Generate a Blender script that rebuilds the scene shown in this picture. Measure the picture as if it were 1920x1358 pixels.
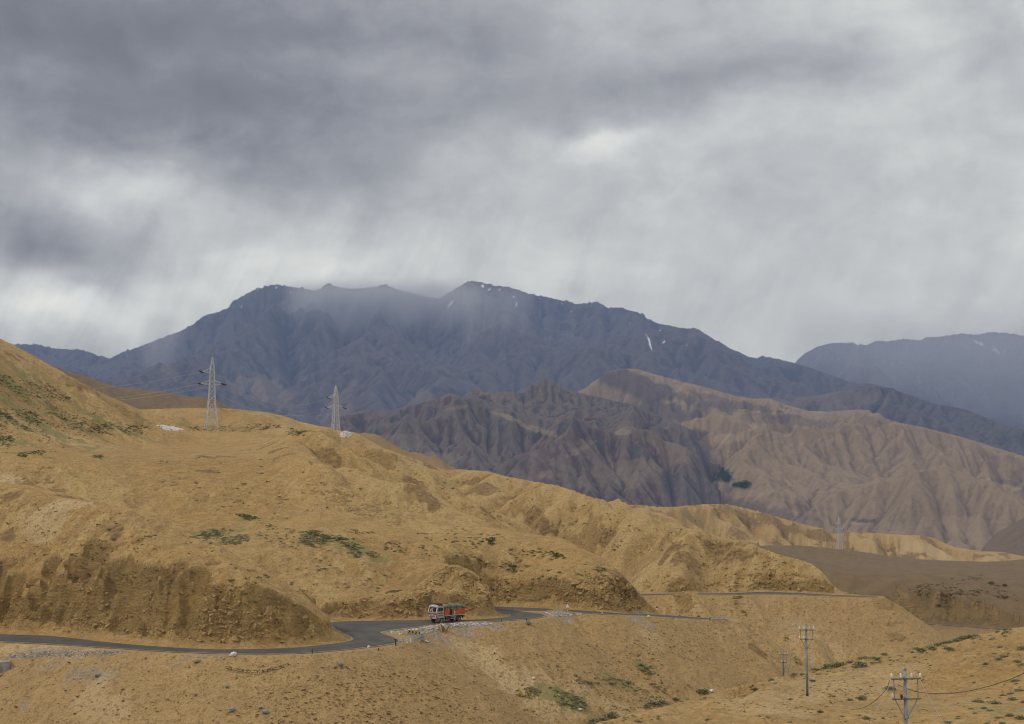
import bpy, bmesh, math, random
import numpy as np
from mathutils import Vector, Matrix, kdtree

for _o in list(bpy.data.objects):
    bpy.data.objects.remove(_o)
SC = bpy.context.scene
COL = SC.collection
R = math.radians
random.seed(7)
RNG = np.random.default_rng(11)

# ------------------------------------------------------------------ camera
FPX = 2667.0                      # focal length in pixels of the 1920 wide photograph (50 mm)
EYE = 890.0                       # picture row of the eye level
PITCH = math.atan((EYE - 679.0) / FPX)
cam_d = bpy.data.cameras.new('camera')
cam_d.sensor_width = 36.0
cam_d.lens = 36.0 * FPX / 1920.0
cam_d.clip_start = 1.0
cam_d.clip_end = 90000.0
cam = bpy.data.objects.new('camera', cam_d)
COL.objects.link(cam)
cam.location = (0, 0, 0)
cam.rotation_euler = (math.pi / 2 + PITCH, 0, 0)
SC.camera = cam

CP, SP = math.cos(PITCH), math.sin(PITCH)
def ray(u, v):
    """azimuth (rad, + right) and slope (tan of elevation) of a picture point"""
    X = (u - 960.0) / FPX
    Y = (679.0 - v) / FPX
    y = CP - SP * Y
    z = SP + CP * Y
    h = math.hypot(X, y)
    return math.atan2(X, y), z / h
def at_d(u, v, d):
    a, t = ray(u, v)
    return Vector((d * math.sin(a), d * math.cos(a), d * t))
def at_z(u, v, z):
    a, t = ray(u, v)
    return at_d(u, v, z / t)

# ------------------------------------------------------------------ render settings / exposure
SC.view_settings.view_transform = 'Standard'
SC.view_settings.look = 'None'
SC.view_settings.exposure = 0.20
SC.view_settings.gamma = 1.0
SC.cycles.use_denoising = True
SC.cycles.denoising_prefilter = 'ACCURATE'
SC.cycles.filter_width = 1.15
SC.cycles.max_bounces = 4
SC.cycles.diffuse_bounces = 2
SC.cycles.glossy_bounces = 2
SC.cycles.transparent_max_bounces = 8
SC.cycles.volume_bounces = 0
SC.cycles.volume_step_rate = 1.0
SC.cycles.volume_max_steps = 256

# ------------------------------------------------------------------ sun
SUN_DIR = Vector((-0.74, -0.22, 0.66)).normalized()      # towards the sun
sun_d = bpy.data.lights.new('sun', 'SUN')
sun_d.energy = 1.5
sun_d.angle = R(10)
sun_d.color = (1.0, 0.93, 0.82)
sun = bpy.data.objects.new('sun', sun_d)
COL.objects.link(sun)
sun.rotation_euler = SUN_DIR.to_track_quat('Z', 'Y').to_euler()

# ------------------------------------------------------------------ node helpers
class NT:
    def __init__(self, tree):
        self.t = tree
        self.n = tree.nodes
        self.l = tree.links
    def new(self, typ, **kw):
        nd = self.n.new(typ)
        for k, v in kw.items():
            setattr(nd, k, v)
        return nd
    def put(self, sock, val):
        if isinstance(val, bpy.types.NodeSocket):
            self.l.new(val, sock)
        elif val is not None:
            if sock.type == 'RGBA' and len(val) == 3:
                val = (*val, 1.0)
            sock.default_value = val
    def math(self, op, a, b=None, c=None, clamp=False):
        nd = self.new('ShaderNodeMath', operation=op)
        nd.use_clamp = clamp
        self.put(nd.inputs[0], a)
        if b is not None: self.put(nd.inputs[1], b)
        if c is not None: self.put(nd.inputs[2], c)
        return nd.outputs[0]
    def vmath(self, op, a, b=None):
        nd = self.new('ShaderNodeVectorMath', operation=op)
        self.put(nd.inputs[0], a)
        if b is not None: self.put(nd.inputs[1], b)
        return nd.outputs[0]
    def mix(self, f, a, b):
        nd = self.new('ShaderNodeMix', data_type='RGBA')
        self.put(nd.inputs[0], f)
        self.put(nd.inputs[6], a)
        self.put(nd.inputs[7], b)
        return nd.outputs[2]
    def noise(self, vec, scale, detail=4.0, rough=0.55, dist=0.0):
        nd = self.new('ShaderNodeTexNoise')
        self.put(nd.inputs['Vector'], vec)
        nd.inputs['Scale'].default_value = scale
        nd.inputs['Detail'].default_value = detail
        nd.inputs['Roughness'].default_value = rough
        nd.inputs['Distortion'].default_value = dist
        return nd.outputs[0]
    def ramp(self, f, stops, interp='LINEAR'):
        nd = self.new('ShaderNodeValToRGB')
        cr = nd.color_ramp
        cr.interpolation = interp
        while len(cr.elements) < len(stops):
            cr.elements.new(0.5)
        for e, (p, c) in zip(cr.elements, stops):
            e.position = p
            e.color = (*c, 1.0) if len(c) == 3 else c
        self.put(nd.inputs[0], f)
        return nd.outputs[0]
    def smooth(self, x, a, b):
        nd = self.new('ShaderNodeMapRange', interpolation_type='SMOOTHSTEP')
        self.put(nd.inputs[0], x)
        nd.inputs[1].default_value = a
        nd.inputs[2].default_value = b
        return nd.outputs[0]
    def scale(self, vec, s):
        nd = self.new('ShaderNodeMapping')
        self.put(nd.inputs[0], vec)
        nd.inputs['Scale'].default_value = s
        return nd.outputs[0]

HAZE_D = 6.6e-5                   # density of the air
HAZE_TOP = 1260.0
# ------------------------------------------------------------------ world: storm sky
world = bpy.data.worlds.new('World')
SC.world = world
world.use_nodes = True
W = NT(world.node_tree)
W.n.clear()
wout = W.new('ShaderNodeOutputWorld')
sky = W.new('ShaderNodeTexSky', sky_type='NISHITA')
sky.sun_disc = False
sky.sun_elevation = math.asin(SUN_DIR.z)
sky.sun_rotation = math.atan2(SUN_DIR.x, SUN_DIR.y)
bg_sky = W.new('ShaderNodeBackground')
bg_sky.inputs[1].default_value = 0.1
W.l.new(sky.outputs[0], bg_sky.inputs[0])
tc = W.new('ShaderNodeTexCoord')
sep = W.new('ShaderNodeSeparateXYZ')
W.l.new(tc.outputs['Generated'], sep.inputs[0])
dx, dy, dz = sep.outputs
AZ = W.math('ARCTAN2', dx, dy)
EL = W.math('ARCSINE', dz)
comb = W.new('ShaderNodeCombineXYZ')
W.put(comb.inputs[0], AZ); W.put(comb.inputs[1], EL)
AE = comb.outputs[0]
# ragged edges for everything painted by weather: warp the sky coordinates
n1 = W.noise(W.scale(AE, (1.0, 1.7, 1.0)), 9.0, 6.0, 0.6)
n2 = W.noise(W.scale(W.vmath('ADD', AE, (3.1, 7.7, 0.0)), (1.0, 1.7, 1.0)), 9.0, 6.0, 0.6)
AZw = W.math('ADD', AZ, W.math('MULTIPLY', W.math('SUBTRACT', n1, 0.5), 0.11))
ELw = W.math('ADD', EL, W.math('MULTIPLY', W.math('SUBTRACT', n2, 0.5), 0.065))
def sky_blob(u, v, su, sv, amp, rot=0.0):
    a, t = ray(u, v)
    e = math.atan(t)
    x = W.math('SUBTRACT', AZw, a)
    y = W.math('SUBTRACT', ELw, e)
    c, s = math.cos(rot), math.sin(rot)
    xr = W.math('ADD', W.math('MULTIPLY', x, c), W.math('MULTIPLY', y, s))
    yr = W.math('SUBTRACT', W.math('MULTIPLY', y, c), W.math('MULTIPLY', x, s))
    xs = W.math('MULTIPLY', xr, FPX / su)
    ys = W.math('MULTIPLY', yr, FPX / sv)
    q = W.math('ADD', W.math('MULTIPLY', xs, xs), W.math('MULTIPLY', ys, ys))
    return W.math('MULTIPLY', W.math('EXPONENT', W.math('MULTIPLY', q, -1.0)), amp)
BLOBS = [   # cloud masses: (picture u, v of their place in the sky, half widths, brightness)
    (60, 60, 560, 170, -0.25, 0.0), (700, 40, 480, 90, -0.10, 0.0), (330, 205, 360, 70, -0.10, 0.08), (640, 310, 260, 90, -0.12, -0.15), (420, 150, 70, 50, -0.05, 0.4),
    (230, 350, 130, 50, 0.16, 0.0), (30, 400, 240, 60, -0.05, -0.15), (140, 485, 240, 50, -0.12, -0.25), (560, 120, 260, 30, 0.05, 0.0), (60, 120, 90, 30, 0.05, 0.0),
    (80, 585, 420, 50, 0.20, 0.0), (480, 505, 330, 45, 0.17, 0.12), (660, 420, 260, 50, 0.06, 0.0), (360, 430, 120, 40, 0.05, 0.0),
    (1000, 60, 500, 60, -0.03, 0.0), (1020, 185, 420, 45, -0.10, 0.05), (1400, 135, 330, 50, -0.10, 0.04),
    (1110, 262, 80, 24, 0.12, 0.0), (1450, 225, 460, 40, 0.03, 0.12), (1720, 40, 100, 120, 0.07, 0.4),
    (1890, 90, 100, 90, -0.06, 0.0), (900, 400, 240, 110, 0.04, 0.0), (1060, 520, 220, 60, 0.10, 0.0), (1500, 450, 500, 100, -0.03, 0.0),
    (1750, 560, 420, 80, -0.03, 0.0), (900, 470, 80, 100, -0.03, 0.3), (720, 450, 60, 100, -0.05, 0.3), (480, 330, 90, 90, -0.03, 0.2),
]
b = None
for q in BLOBS:
    g = sky_blob(*q)
    b = g if b is None else W.math('ADD', b, g)
# base: left darker than right, thick deck overhead
base = W.math('ADD', W.math('MULTIPLY', AZ, 0.16), 0.47)
b = W.math('ADD', b, base)
# layered turbulence, flattened like a cloud base seen from the side
lay = W.noise(W.scale(AE, (1.0, 1.45, 1.0)), 13.0, 10.0, 0.62, 0.35)
b = W.math('ADD', b, W.math('MULTIPLY', W.math('SUBTRACT', lay, 0.5), W.math('ADD', 0.13, W.math('MULTIPLY', W.smooth(EL, 0.10, 0.22), 0.17))))
lay2 = W.noise(W.scale(W.vmath('ADD', AE, (5.0, 1.0, 0.0)), (1.0, 2.0, 1.0)), 5.0, 4.0, 0.5)
b = W.math('ADD', b, W.math('MULTIPLY', W.math('SUBTRACT', lay2, 0.5), 0.18))
# hanging rain: slanted streaks below the deck
slant = W.new('ShaderNodeCombineXYZ')
W.put(slant.inputs[0], W.math('ADD', AZ, W.math('MULTIPLY', EL, -0.45)))
W.put(slant.inputs[1], W.math('MULTIPLY', EL, 0.16))
streak = W.noise(slant.outputs[0], 30.0, 4.0, 0.6, 0.7)
low = W.math('SUBTRACT', 1.0, W.smooth(EL, 0.10, 0.24))
b = W.math('ADD', b, W.math('MULTIPLY', W.math('MULTIPLY', W.math('SUBTRACT', streak, 0.5), W.math('SUBTRACT', 0.30, W.math('MULTIPLY', W.smooth(AZ, 0.0, 0.2), 0.16))), low))
b = W.math('MAXIMUM', W.math('MINIMUM', b, 0.9), 0.10)
# colour follows thickness: slate blue where dark, warm white where thin
fin = W.noise(W.scale(W.vmath('ADD', AE, (1.3, 4.4, 0.0)), (1.0, 1.5, 1.0)), 34.0, 6.0, 0.6, 0.4)
b = W.math('ADD', b, W.math('MULTIPLY', W.math('SUBTRACT', fin, 0.5), 0.10))
b = W.math('MAXIMUM', W.math('MINIMUM', b, 0.9), 0.10)
ccol = W.ramp(b, [(0.0, (0.108, 0.115, 0.134)), (0.22, (0.206, 0.212, 0.243)), (0.40, (0.356, 0.362, 0.382)),
                  (0.55, (0.525, 0.535, 0.530)), (0.72, (0.730, 0.730, 0.685)), (0.9, (0.92, 0.915, 0.86))])
# the deck overhead and behind is thinner and brighter
up = W.smooth(EL, 0.36, 0.95)
ccol = W.mix(up, ccol, (0.78, 0.76, 0.73, 1.0))
# what the air below takes away from the sky near the horizon
T_air = W.math('EXPONENT', W.math('DIVIDE', -HAZE_D * HAZE_TOP, W.math('MAXIMUM', dz, 0.06)))
inv = W.math('DIVIDE', 1.0, T_air)
gain = W.new('ShaderNodeCombineColor')
for k_ in range(3): W.put(gain.inputs[k_], inv)
loss = W.new('ShaderNodeCombineColor')
for k_, c_ in enumerate((0.175, 0.215, 0.345)): W.put(loss.inputs[k_], W.math('MULTIPLY', W.math('SUBTRACT', inv, 1.0), c_))
ccol = W.vmath('SUBTRACT', W.vmath('MULTIPLY', ccol, gain.outputs[0]), loss.outputs[0])
bg_cl = W.new('ShaderNodeBackground')
W.l.new(ccol, bg_cl.inputs[0])
bg_cl.inputs[1].default_value = 1.0
mixw = W.new('ShaderNodeMixShader')
mixw.inputs[0].default_value = 0.96
W.l.new(bg_sky.outputs[0], mixw.inputs[1])
W.l.new(bg_cl.outputs[0], mixw.inputs[2])
W.l.new(mixw.outputs[0], wout.inputs[0])
world.cycles.sampling_method = 'MANUAL'
world.cycles.sample_map_resolution = 512

# ------------------------------------------------------------------ object helpers
def tag(o, label=None, cat=None, group=None, kind=None):
    if label: o['label'] = label
    if cat: o['category'] = cat
    if group: o['group'] = group
    if kind: o['kind'] = kind
    return o
def link(o, parent=None):
    COL.objects.link(o)
    if parent is not None:
        o.parent = parent
    return o
def empty(name, loc, rz=0.0):
    o = bpy.data.objects.new(name, None)
    o.empty_display_size = 0.5
    o.location = loc
    o.rotation_euler = (0, 0, rz)
    return link(o)
def copy_tree(o, parent=None):
    c = o.copy()
    COL.objects.link(c)
    c.parent = parent
    for ch in [x for x in bpy.data.objects if x.parent == o]:
        copy_tree(ch, c)
    return c
def grid_mesh(name, X, Y, Z, mat, smooth=True, attrs=None, parent=None):
    """regular grid (rows, cols) of points to one mesh object"""
    nr, nc = X.shape
    me = bpy.data.meshes.new(name)
    nv = nr * nc
    co = np.empty((nv, 3), np.float32)
    co[:, 0] = X.ravel(); co[:, 1] = Y.ravel(); co[:, 2] = Z.ravel()
    idx = np.arange(nv, dtype=np.int32).reshape(nr, nc)
    q = np.stack([idx[:-1, :-1], idx[:-1, 1:], idx[1:, 1:], idx[1:, :-1]], -1).reshape(-1, 4)
    nf = len(q)
    me.vertices.add(nv)
    me.vertices.foreach_set('co', co.ravel())
    me.loops.add(nf * 4)
    me.loops.foreach_set('vertex_index', q.ravel())
    me.polygons.add(nf)
    me.polygons.foreach_set('loop_start', np.arange(0, nf * 4, 4, dtype=np.int32))
    me.polygons.foreach_set('use_smooth', np.full(nf, smooth, dtype=bool))
    me.update(calc_edges=True)
    for k, arr in (attrs or {}).items():
        if arr.ndim == 3:
            a = me.attributes.new(k, 'FLOAT_COLOR', 'POINT')
            rgba = np.ones((nv, 4), np.float32)
            rgba[:, :arr.shape[2]] = arr.reshape(nv, -1)
            a.data.foreach_set('color', rgba.ravel())
        else:
            a = me.attributes.new(k, 'FLOAT', 'POINT')
            a.data.foreach_set('value', arr.astype(np.float32).ravel())
    o = bpy.data.objects.new(name, me)
    me.materials.append(mat)
    return link(o, parent)
def raw_mesh(name, verts, faces, mat, smooth=False, parent=None):
    me = bpy.data.meshes.new(name)
    me.from_pydata([tuple(v) for v in verts], [], faces)
    if smooth:
        me.polygons.foreach_set('use_smooth', [True] * len(me.polygons))
    me.materials.append(mat)
    me.update()
    return link(bpy.data.objects.new(name, me), parent)

# ------------------------------------------------------------------ numpy noise
_PERM = np.random.default_rng(3).permutation(512).astype(np.int64)
_GA = np.random.default_rng(4).uniform(0, 2 * np.pi, 512)
_GX, _GY = np.cos(_GA), np.sin(_GA)
_R1 = np.random.default_rng(5).uniform(0, 1, 512)
_R2 = np.random.default_rng(6).uniform(0, 1, 512)
def _hash(ix, iy, seed):
    return _PERM[(_PERM[(ix + seed * 37) & 511] + iy) & 511]
def perlin(x, y, seed=0):
    ix = np.floor(x).astype(np.int64); iy = np.floor(y).astype(np.int64)
    fx = x - ix; fy = y - iy
    u = fx * fx * fx * (fx * (fx * 6 - 15) + 10)
    v = fy * fy * fy * (fy * (fy * 6 - 15) + 10)
    def g(i, j):
        h = _hash(ix + i, iy + j, seed)
        return _GX[h] * (fx - i) + _GY[h] * (fy - j)
    a = g(0, 0); b_ = g(1, 0); c = g(0, 1); d = g(1, 1)
    return 1.45 * ((a + u * (b_ - a)) * (1 - v) + (c + u * (d - c)) * v)
def fbm(x, y, wl, octs=4, gain=0.5, seed=0):
    s = 0.0; amp = 1.0; f = 1.0 / wl
    for k in range(octs):
        s = s + amp * perlin(x * f + 13.7 * k, y * f - 7.1 * k, seed + k)
        amp *= gain; f *= 2.03
    return s
def ridged(x, y, wl, octs=4, gain=0.5, seed=0):
    s = 0.0; amp = 1.0; f = 1.0 / wl; w = 1.0
    for k in range(octs):
        n = 1 - np.abs(perlin(x * f + 3.7 * k, y * f + 9.1 * k, seed + k))
        n = n * n * w
        w = np.clip(n * 1.6, 0, 1)
        s = s + amp * n
        amp *= gain; f *= 2.05
    return s
def gully(px, py, gx, gy, wl, seed, k=1.0):
    """one octave of slope-aligned ridges and gullies; returns height (-1..1) and its gradient"""
    f = 1.0 / wl
    X = px * f; Y = py * f
    ix = np.floor(X).astype(np.int64); iy = np.floor(Y).astype(np.int64)
    sl = np.hypot(gx, gy) + 1e-6
    ex = -gy / sl; ey = gx / sl
    H = np.zeros_like(X); D = np.zeros_like(X); S = np.zeros_like(X)
    for i in (-1, 0, 1):
        for j in (-1, 0, 1):
            h = _hash(ix + i, iy + j, seed)
            qx = X - (ix + i + _R1[h]); qy = Y - (iy + j + _R2[h])
            w = np.exp(-2.2 * (qx * qx + qy * qy))
            ph = 2 * np.pi * k * (qx * ex + qy * ey)
            H += w * np.cos(ph); D -= w * np.sin(ph); S += w
    H /= S; D *= 2 * np.pi * k * f / S
    return H, D * ex, D * ey
def sharpen(H, m=0.65):
    """crests sharper than hollows"""
    return (1 - m) * H + m * (2 * (1 - np.sqrt(np.clip((1 - H) / 2, 0, 1))) - 0.55)
def sstep(x, a, b_):
    t = np.clip((x - a) / (b_ - a), 0, 1)
    return t * t * (3 - 2 * t)

# ------------------------------------------------------------------ thin plate surface through known points
def erode(Z, dx, mask, n=120, c=0.03, talus=0.95, diff=0.02, seed=1):
    """running water on a square grid: flow lines gather, channels cut in, sides slide; the mean height is kept"""
    rg = np.random.default_rng(seed)
    ny, nx = Z.shape
    z = Z.copy()
    idx = np.arange(ny * nx).reshape(ny, nx)
    nb = [(-1, -1), (-1, 0), (-1, 1), (0, -1), (0, 1), (1, -1), (1, 0), (1, 1)]
    dist = np.array([math.hypot(a, b_) * dx for a, b_ in nb])
    inner = np.zeros_like(z); inner[2:-2, 2:-2] = 1
    m = mask * inner
    jit = rg.uniform(0.75, 1.25, (8, ny, nx))
    A = None
    for it in range(n):
        if it % 6 == 0:
            jit = rg.uniform(0.7, 1.3, (8, ny, nx))
        S = np.empty((8, ny, nx)); J = np.empty((8, ny, nx), np.int64)
        for k, (a, b_) in enumerate(nb):
            q = np.roll(z, (-a, -b_), (0, 1)); J[k] = np.roll(idx, (-a, -b_), (0, 1))
            S[k] = (z - q) / dist[k]
        w = np.where(S > 0, S * jit, -1.0)
        w[:, 0, :] = -1; w[:, -1, :] = -1; w[:, :, 0] = -1; w[:, :, -1] = -1
        kb = w.argmax(0)
        ok = np.take_along_axis(w, kb[None], 0)[0] > 0
        rec = np.where(ok, np.take_along_axis(J, kb[None], 0)[0], idx).ravel()
        if it % 3 == 0 or A is None:
            # drainage area by pointer doubling
            A = np.ones(ny * nx); r = rec.copy(); self_ = r == np.arange(ny * nx)
            for _ in range(10):
                A = A + np.bincount(r, weights=np.where(self_, 0, A), minlength=ny * nx)
                r2 = r[r]; self_ = self_ | (r2 == r); r = r2
        zf = z.ravel()
        drop = (zf - zf[rec]).reshape(ny, nx)
        e = np.minimum(c * np.sqrt(A.reshape(ny, nx)), 0.55) * drop
        smax = S.max(0)
        e = e + np.maximum(smax - talus, 0) * dx * 0.25
        lap = (np.roll(z, 1, 0) + np.roll(z, -1, 0) + np.roll(z, 1, 1) + np.roll(z, -1, 1)) / 4 - z
        e = e * m
        pit = (~ok) & (m > 0)
        z = z - e + (e.sum() / max(m.sum(), 1)) * m + diff * lap * m
        z = np.where(pit, z + np.maximum(lap, 0) * 0.9, z)
    return z, np.log(A.reshape(ny, nx))
def tps_fit(P, val, lam=1e-6):
    n = len(P)
    d2 = ((P[:, None, :] - P[None, :, :]) ** 2).sum(-1)
    K = 0.5 * d2 * np.log(d2 + 1e-12)
    A = np.zeros((n + 3, n + 3))
    A[:n, :n] = K + lam * np.eye(n)
    A[:n, n] = 1; A[:n, n + 1:] = P
    A[n, :n] = 1; A[n + 1:, :n] = P.T
    rhs = np.zeros(n + 3); rhs[:n] = val
    return np.linalg.solve(A, rhs)
def tps_eval(P, w, Q):
    n = len(P)
    out = np.empty(len(Q))
    for s in range(0, len(Q), 20000):
        q = Q[s:s + 20000]
        d2 = ((q[:, None, :] - P[None, :, :]) ** 2).sum(-1)
        out[s:s + 20000] = (0.5 * d2 * np.log(d2 + 1e-12)) @ w[:n] + w[n] + q @ w[n + 1:]
    return out
def cubic_up(A, f, n):
    """Catmull-Rom upsampling of A along axis 0 by factor f to n rows"""
    t = np.arange(n) / f
    i = np.minimum(t.astype(int), A.shape[0] - 2)
    x = (t - i)
    def at(k):
        return A[np.clip(i + k, 0, A.shape[0] - 1)]
    x = x.reshape(-1, *([1] * (A.ndim - 1)))
    p0, p1, p2, p3 = at(-1), at(0), at(1), at(2)
    return p1 + 0.5 * x * (p2 - p0 + x * (2 * p0 - 5 * p1 + 4 * p2 - p3 + x * (3 * (p1 - p2) + p3 - p0)))
class Ctrl:
    def __init__(self): self.p = []
    def v(self, *pts):
        for (u, v, d) in pts:
            a, t = ray(u, v)
            self.p.append((a, math.log(d), t))
        return self
    def z(self, *pts):
        for (u, z, d) in pts:
            a, _ = ray(u, 679)
            self.p.append((a, math.log(d), z / d))
        return self
    def surface(self, az, rows, step=4, lam=1e-6):
        P = np.array(self.p)
        xy = P[:, :2]
        w = tps_fit(xy, P[:, 2], lam)
        ac = az[::step]; rc = rows[::step]
        if (len(az) - 1) % step: ac = np.append(ac, ac[-1] + (ac[-1] - ac[-2]))
        if (len(rows) - 1) % step: rc = np.append(rc, rc[-1] * (rc[-1] / rc[-2]))
        AA, RR = np.meshgrid(ac, rc)
        e = tps_eval(xy, w, np.stack([AA.ravel(), np.log(RR.ravel())], -1)).reshape(AA.shape)
        e = cubic_up(e, step, len(rows))
        e = cubic_up(e.T, step, len(az)).T
        return e * rows[:, None]
def polar_grad(Z, az, rows):
    dzr = np.gradient(Z, axis=0) / np.gradient(rows)[:, None]
    dza = np.gradient(Z, axis=1) / (az[1] - az[0]) / rows[:, None]
    s, c = np.sin(az)[None, :], np.cos(az)[None, :]
    return dzr * s + dza * c, dzr * c - dza * s

# ------------------------------------------------------------------ roads (pairs of edge points: far u, v / near u, v / level)
ZR = -24.7
MAIN = [(-260, 1168, -260, 1181, ZR), (-130, 1178, -130, 1192, ZR), (0, 1188, 0, 1203, ZR), (100, 1192.5, 100, 1208, ZR),
        (200, 1203.5, 200, 1214.5, ZR), (300, 1212, 300, 1221, ZR), (400, 1217, 400, 1225, ZR), (500, 1216, 500, 1226, ZR),
        (560, 1213, 570, 1224.5, ZR), (610, 1208, 640, 1219, ZR), (645, 1203, 700, 1212.5, ZR), (658, 1199, 740, 1206.5, ZR),
        (655, 1194, 752, 1202, ZR), (640, 1187, 741, 1195, ZR), (625, 1178, 722, 1188.5, ZR), (615, 1170, 718, 1185.5, ZR),
        (620, 1165.5, 730, 1183.5, ZR), (660, 1164, 747, 1180.5, ZR), (720, 1163, 778, 1176.5, ZR), (790, 1162.5, 812, 1171, ZR),
        (850, 1162.2, 850, 1167, ZR), (885, 1161.8, 880, 1165.8, ZR), (915, 1160, 915, 1165.5, ZR), (945, 1157, 960, 1163, ZR), (956, 1153.5, 1000, 1160, ZR),
        (953, 1151, 1023, 1155.5, ZR), (940, 1149, 1022, 1152.6, ZR), (920, 1145, 997, 1148.5, ZR), (905, 1141, 968, 1145, ZR),
        (901, 1138.5, 972, 1143.8, ZR), (915, 1137, 1000, 1145, ZR), (968, 1138.5, 1041, 1147, ZR), (1056, 1142.6, 1090, 1149.3, ZR),
        (1120, 1146.7, 1130, 1151.6, -24.9), (1171, 1150.6, 1176, 1154.2, -25.5), (1210, 1151.6, 1212, 1155.6, -26.1),
        (1265, 1154.3, 1265, 1159.0, -27.0), (1330, 1159.3, 1332, 1162.2, -27.9), (1366, 1162.2, 1368, 1164.2, -28.4)]
UPPER = [(1150, 1114.5, 1150, 1117.0, -28.4), (1195, 1113.5, 1195, 1116.0, -28.4), (1300, 1112.5, 1300, 1115.3, -28.4), (1374, 1111.8, 1374, 1115.0, -28.4),
         (1420, 1109.8, 1420, 1114.0, -28.4), (1480, 1110.8, 1480, 1114.5, -28.4), (1530, 1113.5, 1530, 1116.5, -28.6),
         (1570, 1115.6, 1570, 1117.8, -28.8), (1620, 1117.4, 1620, 1119.2, -29.0), (1645, 1118.6, 1645, 1120.0, -29.1)]
FARRD = [(1690, 1167, 1690, 1169.6, -55.0), (1767, 1171.2, 1767, 1174, -55.0), (1880, 1179, 1880, 1182, -55.5), (1990, 1187, 1990, 1190.2, -56.0), (2100, 1194, 2100, 1197.5, -56.0)]
def catmull(pts, n):
    pts = np.array(pts, float)
    P = np.vstack([2 * pts[0] - pts[1], pts, 2 * pts[-1] - pts[-2]])
    out = []
    for i in range(1, len(P) - 2):
        for t in np.linspace(0, 1, n, endpoint=False):
            p0, p1, p2, p3 = P[i - 1], P[i], P[i + 1], P[i + 2]
            out.append(p1 + 0.5 * t * (p2 - p0 + t * (2 * p0 - 5 * p1 + 4 * p2 - p3 + t * (3 * (p1 - p2) + p3 - p0))))
    out.append(pts[-1])
    return np.array(out)
def strip(pairs, n=8, m=8):
    E = []
    for (u1, v1, u2, v2, z) in pairs:
        E.append([*at_z(u1, v1, z), *at_z(u2, v2, z)])
    E = catmull(E, n)
    t = np.linspace(0, 1, m + 1)[None, :, None]
    return E[:, None, :3] * (1 - t) + E[:, None, 3:] * t      # (along, across, xyz)
ROADS = [strip(MAIN, 10, 10), strip(UPPER, 10, 4), strip(FARRD, 12, 4)]
class RoadField:
    """distance to a road's asphalt and its level, on a plan raster"""
    def __init__(self, S, pad=60.0, cell=0.6):
        dense = S
        # densify samples to about 0.5 m
        for ax in (0, 1):
            step = np.linalg.norm(np.diff(dense, axis=ax), axis=-1).max()
            k = max(1, int(math.ceil(step / 0.7)))
            dense = np.moveaxis(dense, ax, 0)
            nn = (dense.shape[0] - 1) * k + 1
            t = np.arange(nn) / k
            i = np.minimum(t.astype(int), dense.shape[0] - 2)
            f = (t - i)[:, None, None]
            dense = dense[i] * (1 - f) + dense[i + 1] * f
            dense = np.moveaxis(dense, 0, ax)
        pts = dense.reshape(-1, 3)
        self.x0, self.y0 = pts[:, 0].min() - pad, pts[:, 1].min() - pad
        self.x1, self.y1 = pts[:, 0].max() + pad, pts[:, 1].max() + pad
        self.c = cell
        nx = int((self.x1 - self.x0) / cell) + 1; ny = int((self.y1 - self.y0) / cell) + 1
        key = {}
        for p in pts:
            key[(int(p[0] / 0.55), int(p[1] / 0.55))] = p
        pts = list(key.values())
        kd = kdtree.KDTree(len(pts))
        for i, p in enumerate(pts):
            kd.insert((p[0], p[1], 0.0), i)
        kd.balance()
        D = np.empty((ny, nx)); Zz = np.empty((ny, nx))
        zs = [p[2] for p in pts]
        f = kd.find
        for j in range(ny):
            y = self.y0 + j * cell
            for i in range(nx):
                _, k, dd = f((self.x0 + i * cell, y, 0.0))
                D[j, i] = dd; Zz[j, i] = zs[k]
        self.D = np.maximum(D - 0.45, 0); self.Z = Zz
    def sample(self, X, Y):
        """flat arrays -> (inside mask, distance, level)"""
        gx = (X - self.x0) / self.c; gy = (Y - self.y0) / self.c
        ny, nx = self.D.shape
        ok = (gx >= 0) & (gx < nx - 1) & (gy >= 0) & (gy < ny - 1)
        gx = gx[ok]; gy = gy[ok]
        i = gx.astype(int); j = gy.astype(int); fx = gx - i; fy = gy - j
        def bl(A):
            return (A[j, i] * (1 - fx) + A[j, i + 1] * fx) * (1 - fy) + (A[j + 1, i] * (1 - fx) + A[j + 1, i + 1] * fx) * fy
        return ok, bl(self.D), bl(self.Z)

# ------------------------------------------------------------------ near terrain
NA = 1401
NAZ = np.linspace(-R(26.5), R(26.5), NA)
def rows_of(segs):
    out = []
    for (a, b_, n) in segs:
        out.append(np.exp(np.linspace(math.log(a), math.log(b_), n, endpoint=False)))
    return np.concatenate(out + [np.array([segs[-1][1]])])
NROW = rows_of([(12, 100, 50), (100, 150, 100), (150, 195, 170), (195, 300, 440), (300, 380, 180), (380, 620, 170), (620, 1900, 190)])
C = Ctrl()
# own slope and the foreground hill
C.z((0, -10, 14), (960, -9, 14), (1920, -9, 14), (0, -24, 60), (500, -24, 60), (960, -22, 60), (1400, -19, 60), (1920, -17, 60),
    (2100, -18, 90), (-200, -26, 60))
C.v((1120, 1358, 125), (1290, 1312, 150), (1400, 1284, 170), (1470, 1269, 182), (1516, 1259, 190), (1590, 1242, 205), (1703, 1222, 215),
    (1820, 1192, 232), (1920, 1174, 245), (2050, 1150, 262))
C.v((1512, 1315, 165), (1700, 1300, 162), (1850, 1290, 165), (1400, 1350, 128), (1600, 1358, 130), (1800, 1350, 132), (1920, 1330, 138), (1250, 1358, 128))
C.z((1695, -22.6, 107), (1300, -21.5, 100), (1920, -20.5, 107))
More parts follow.
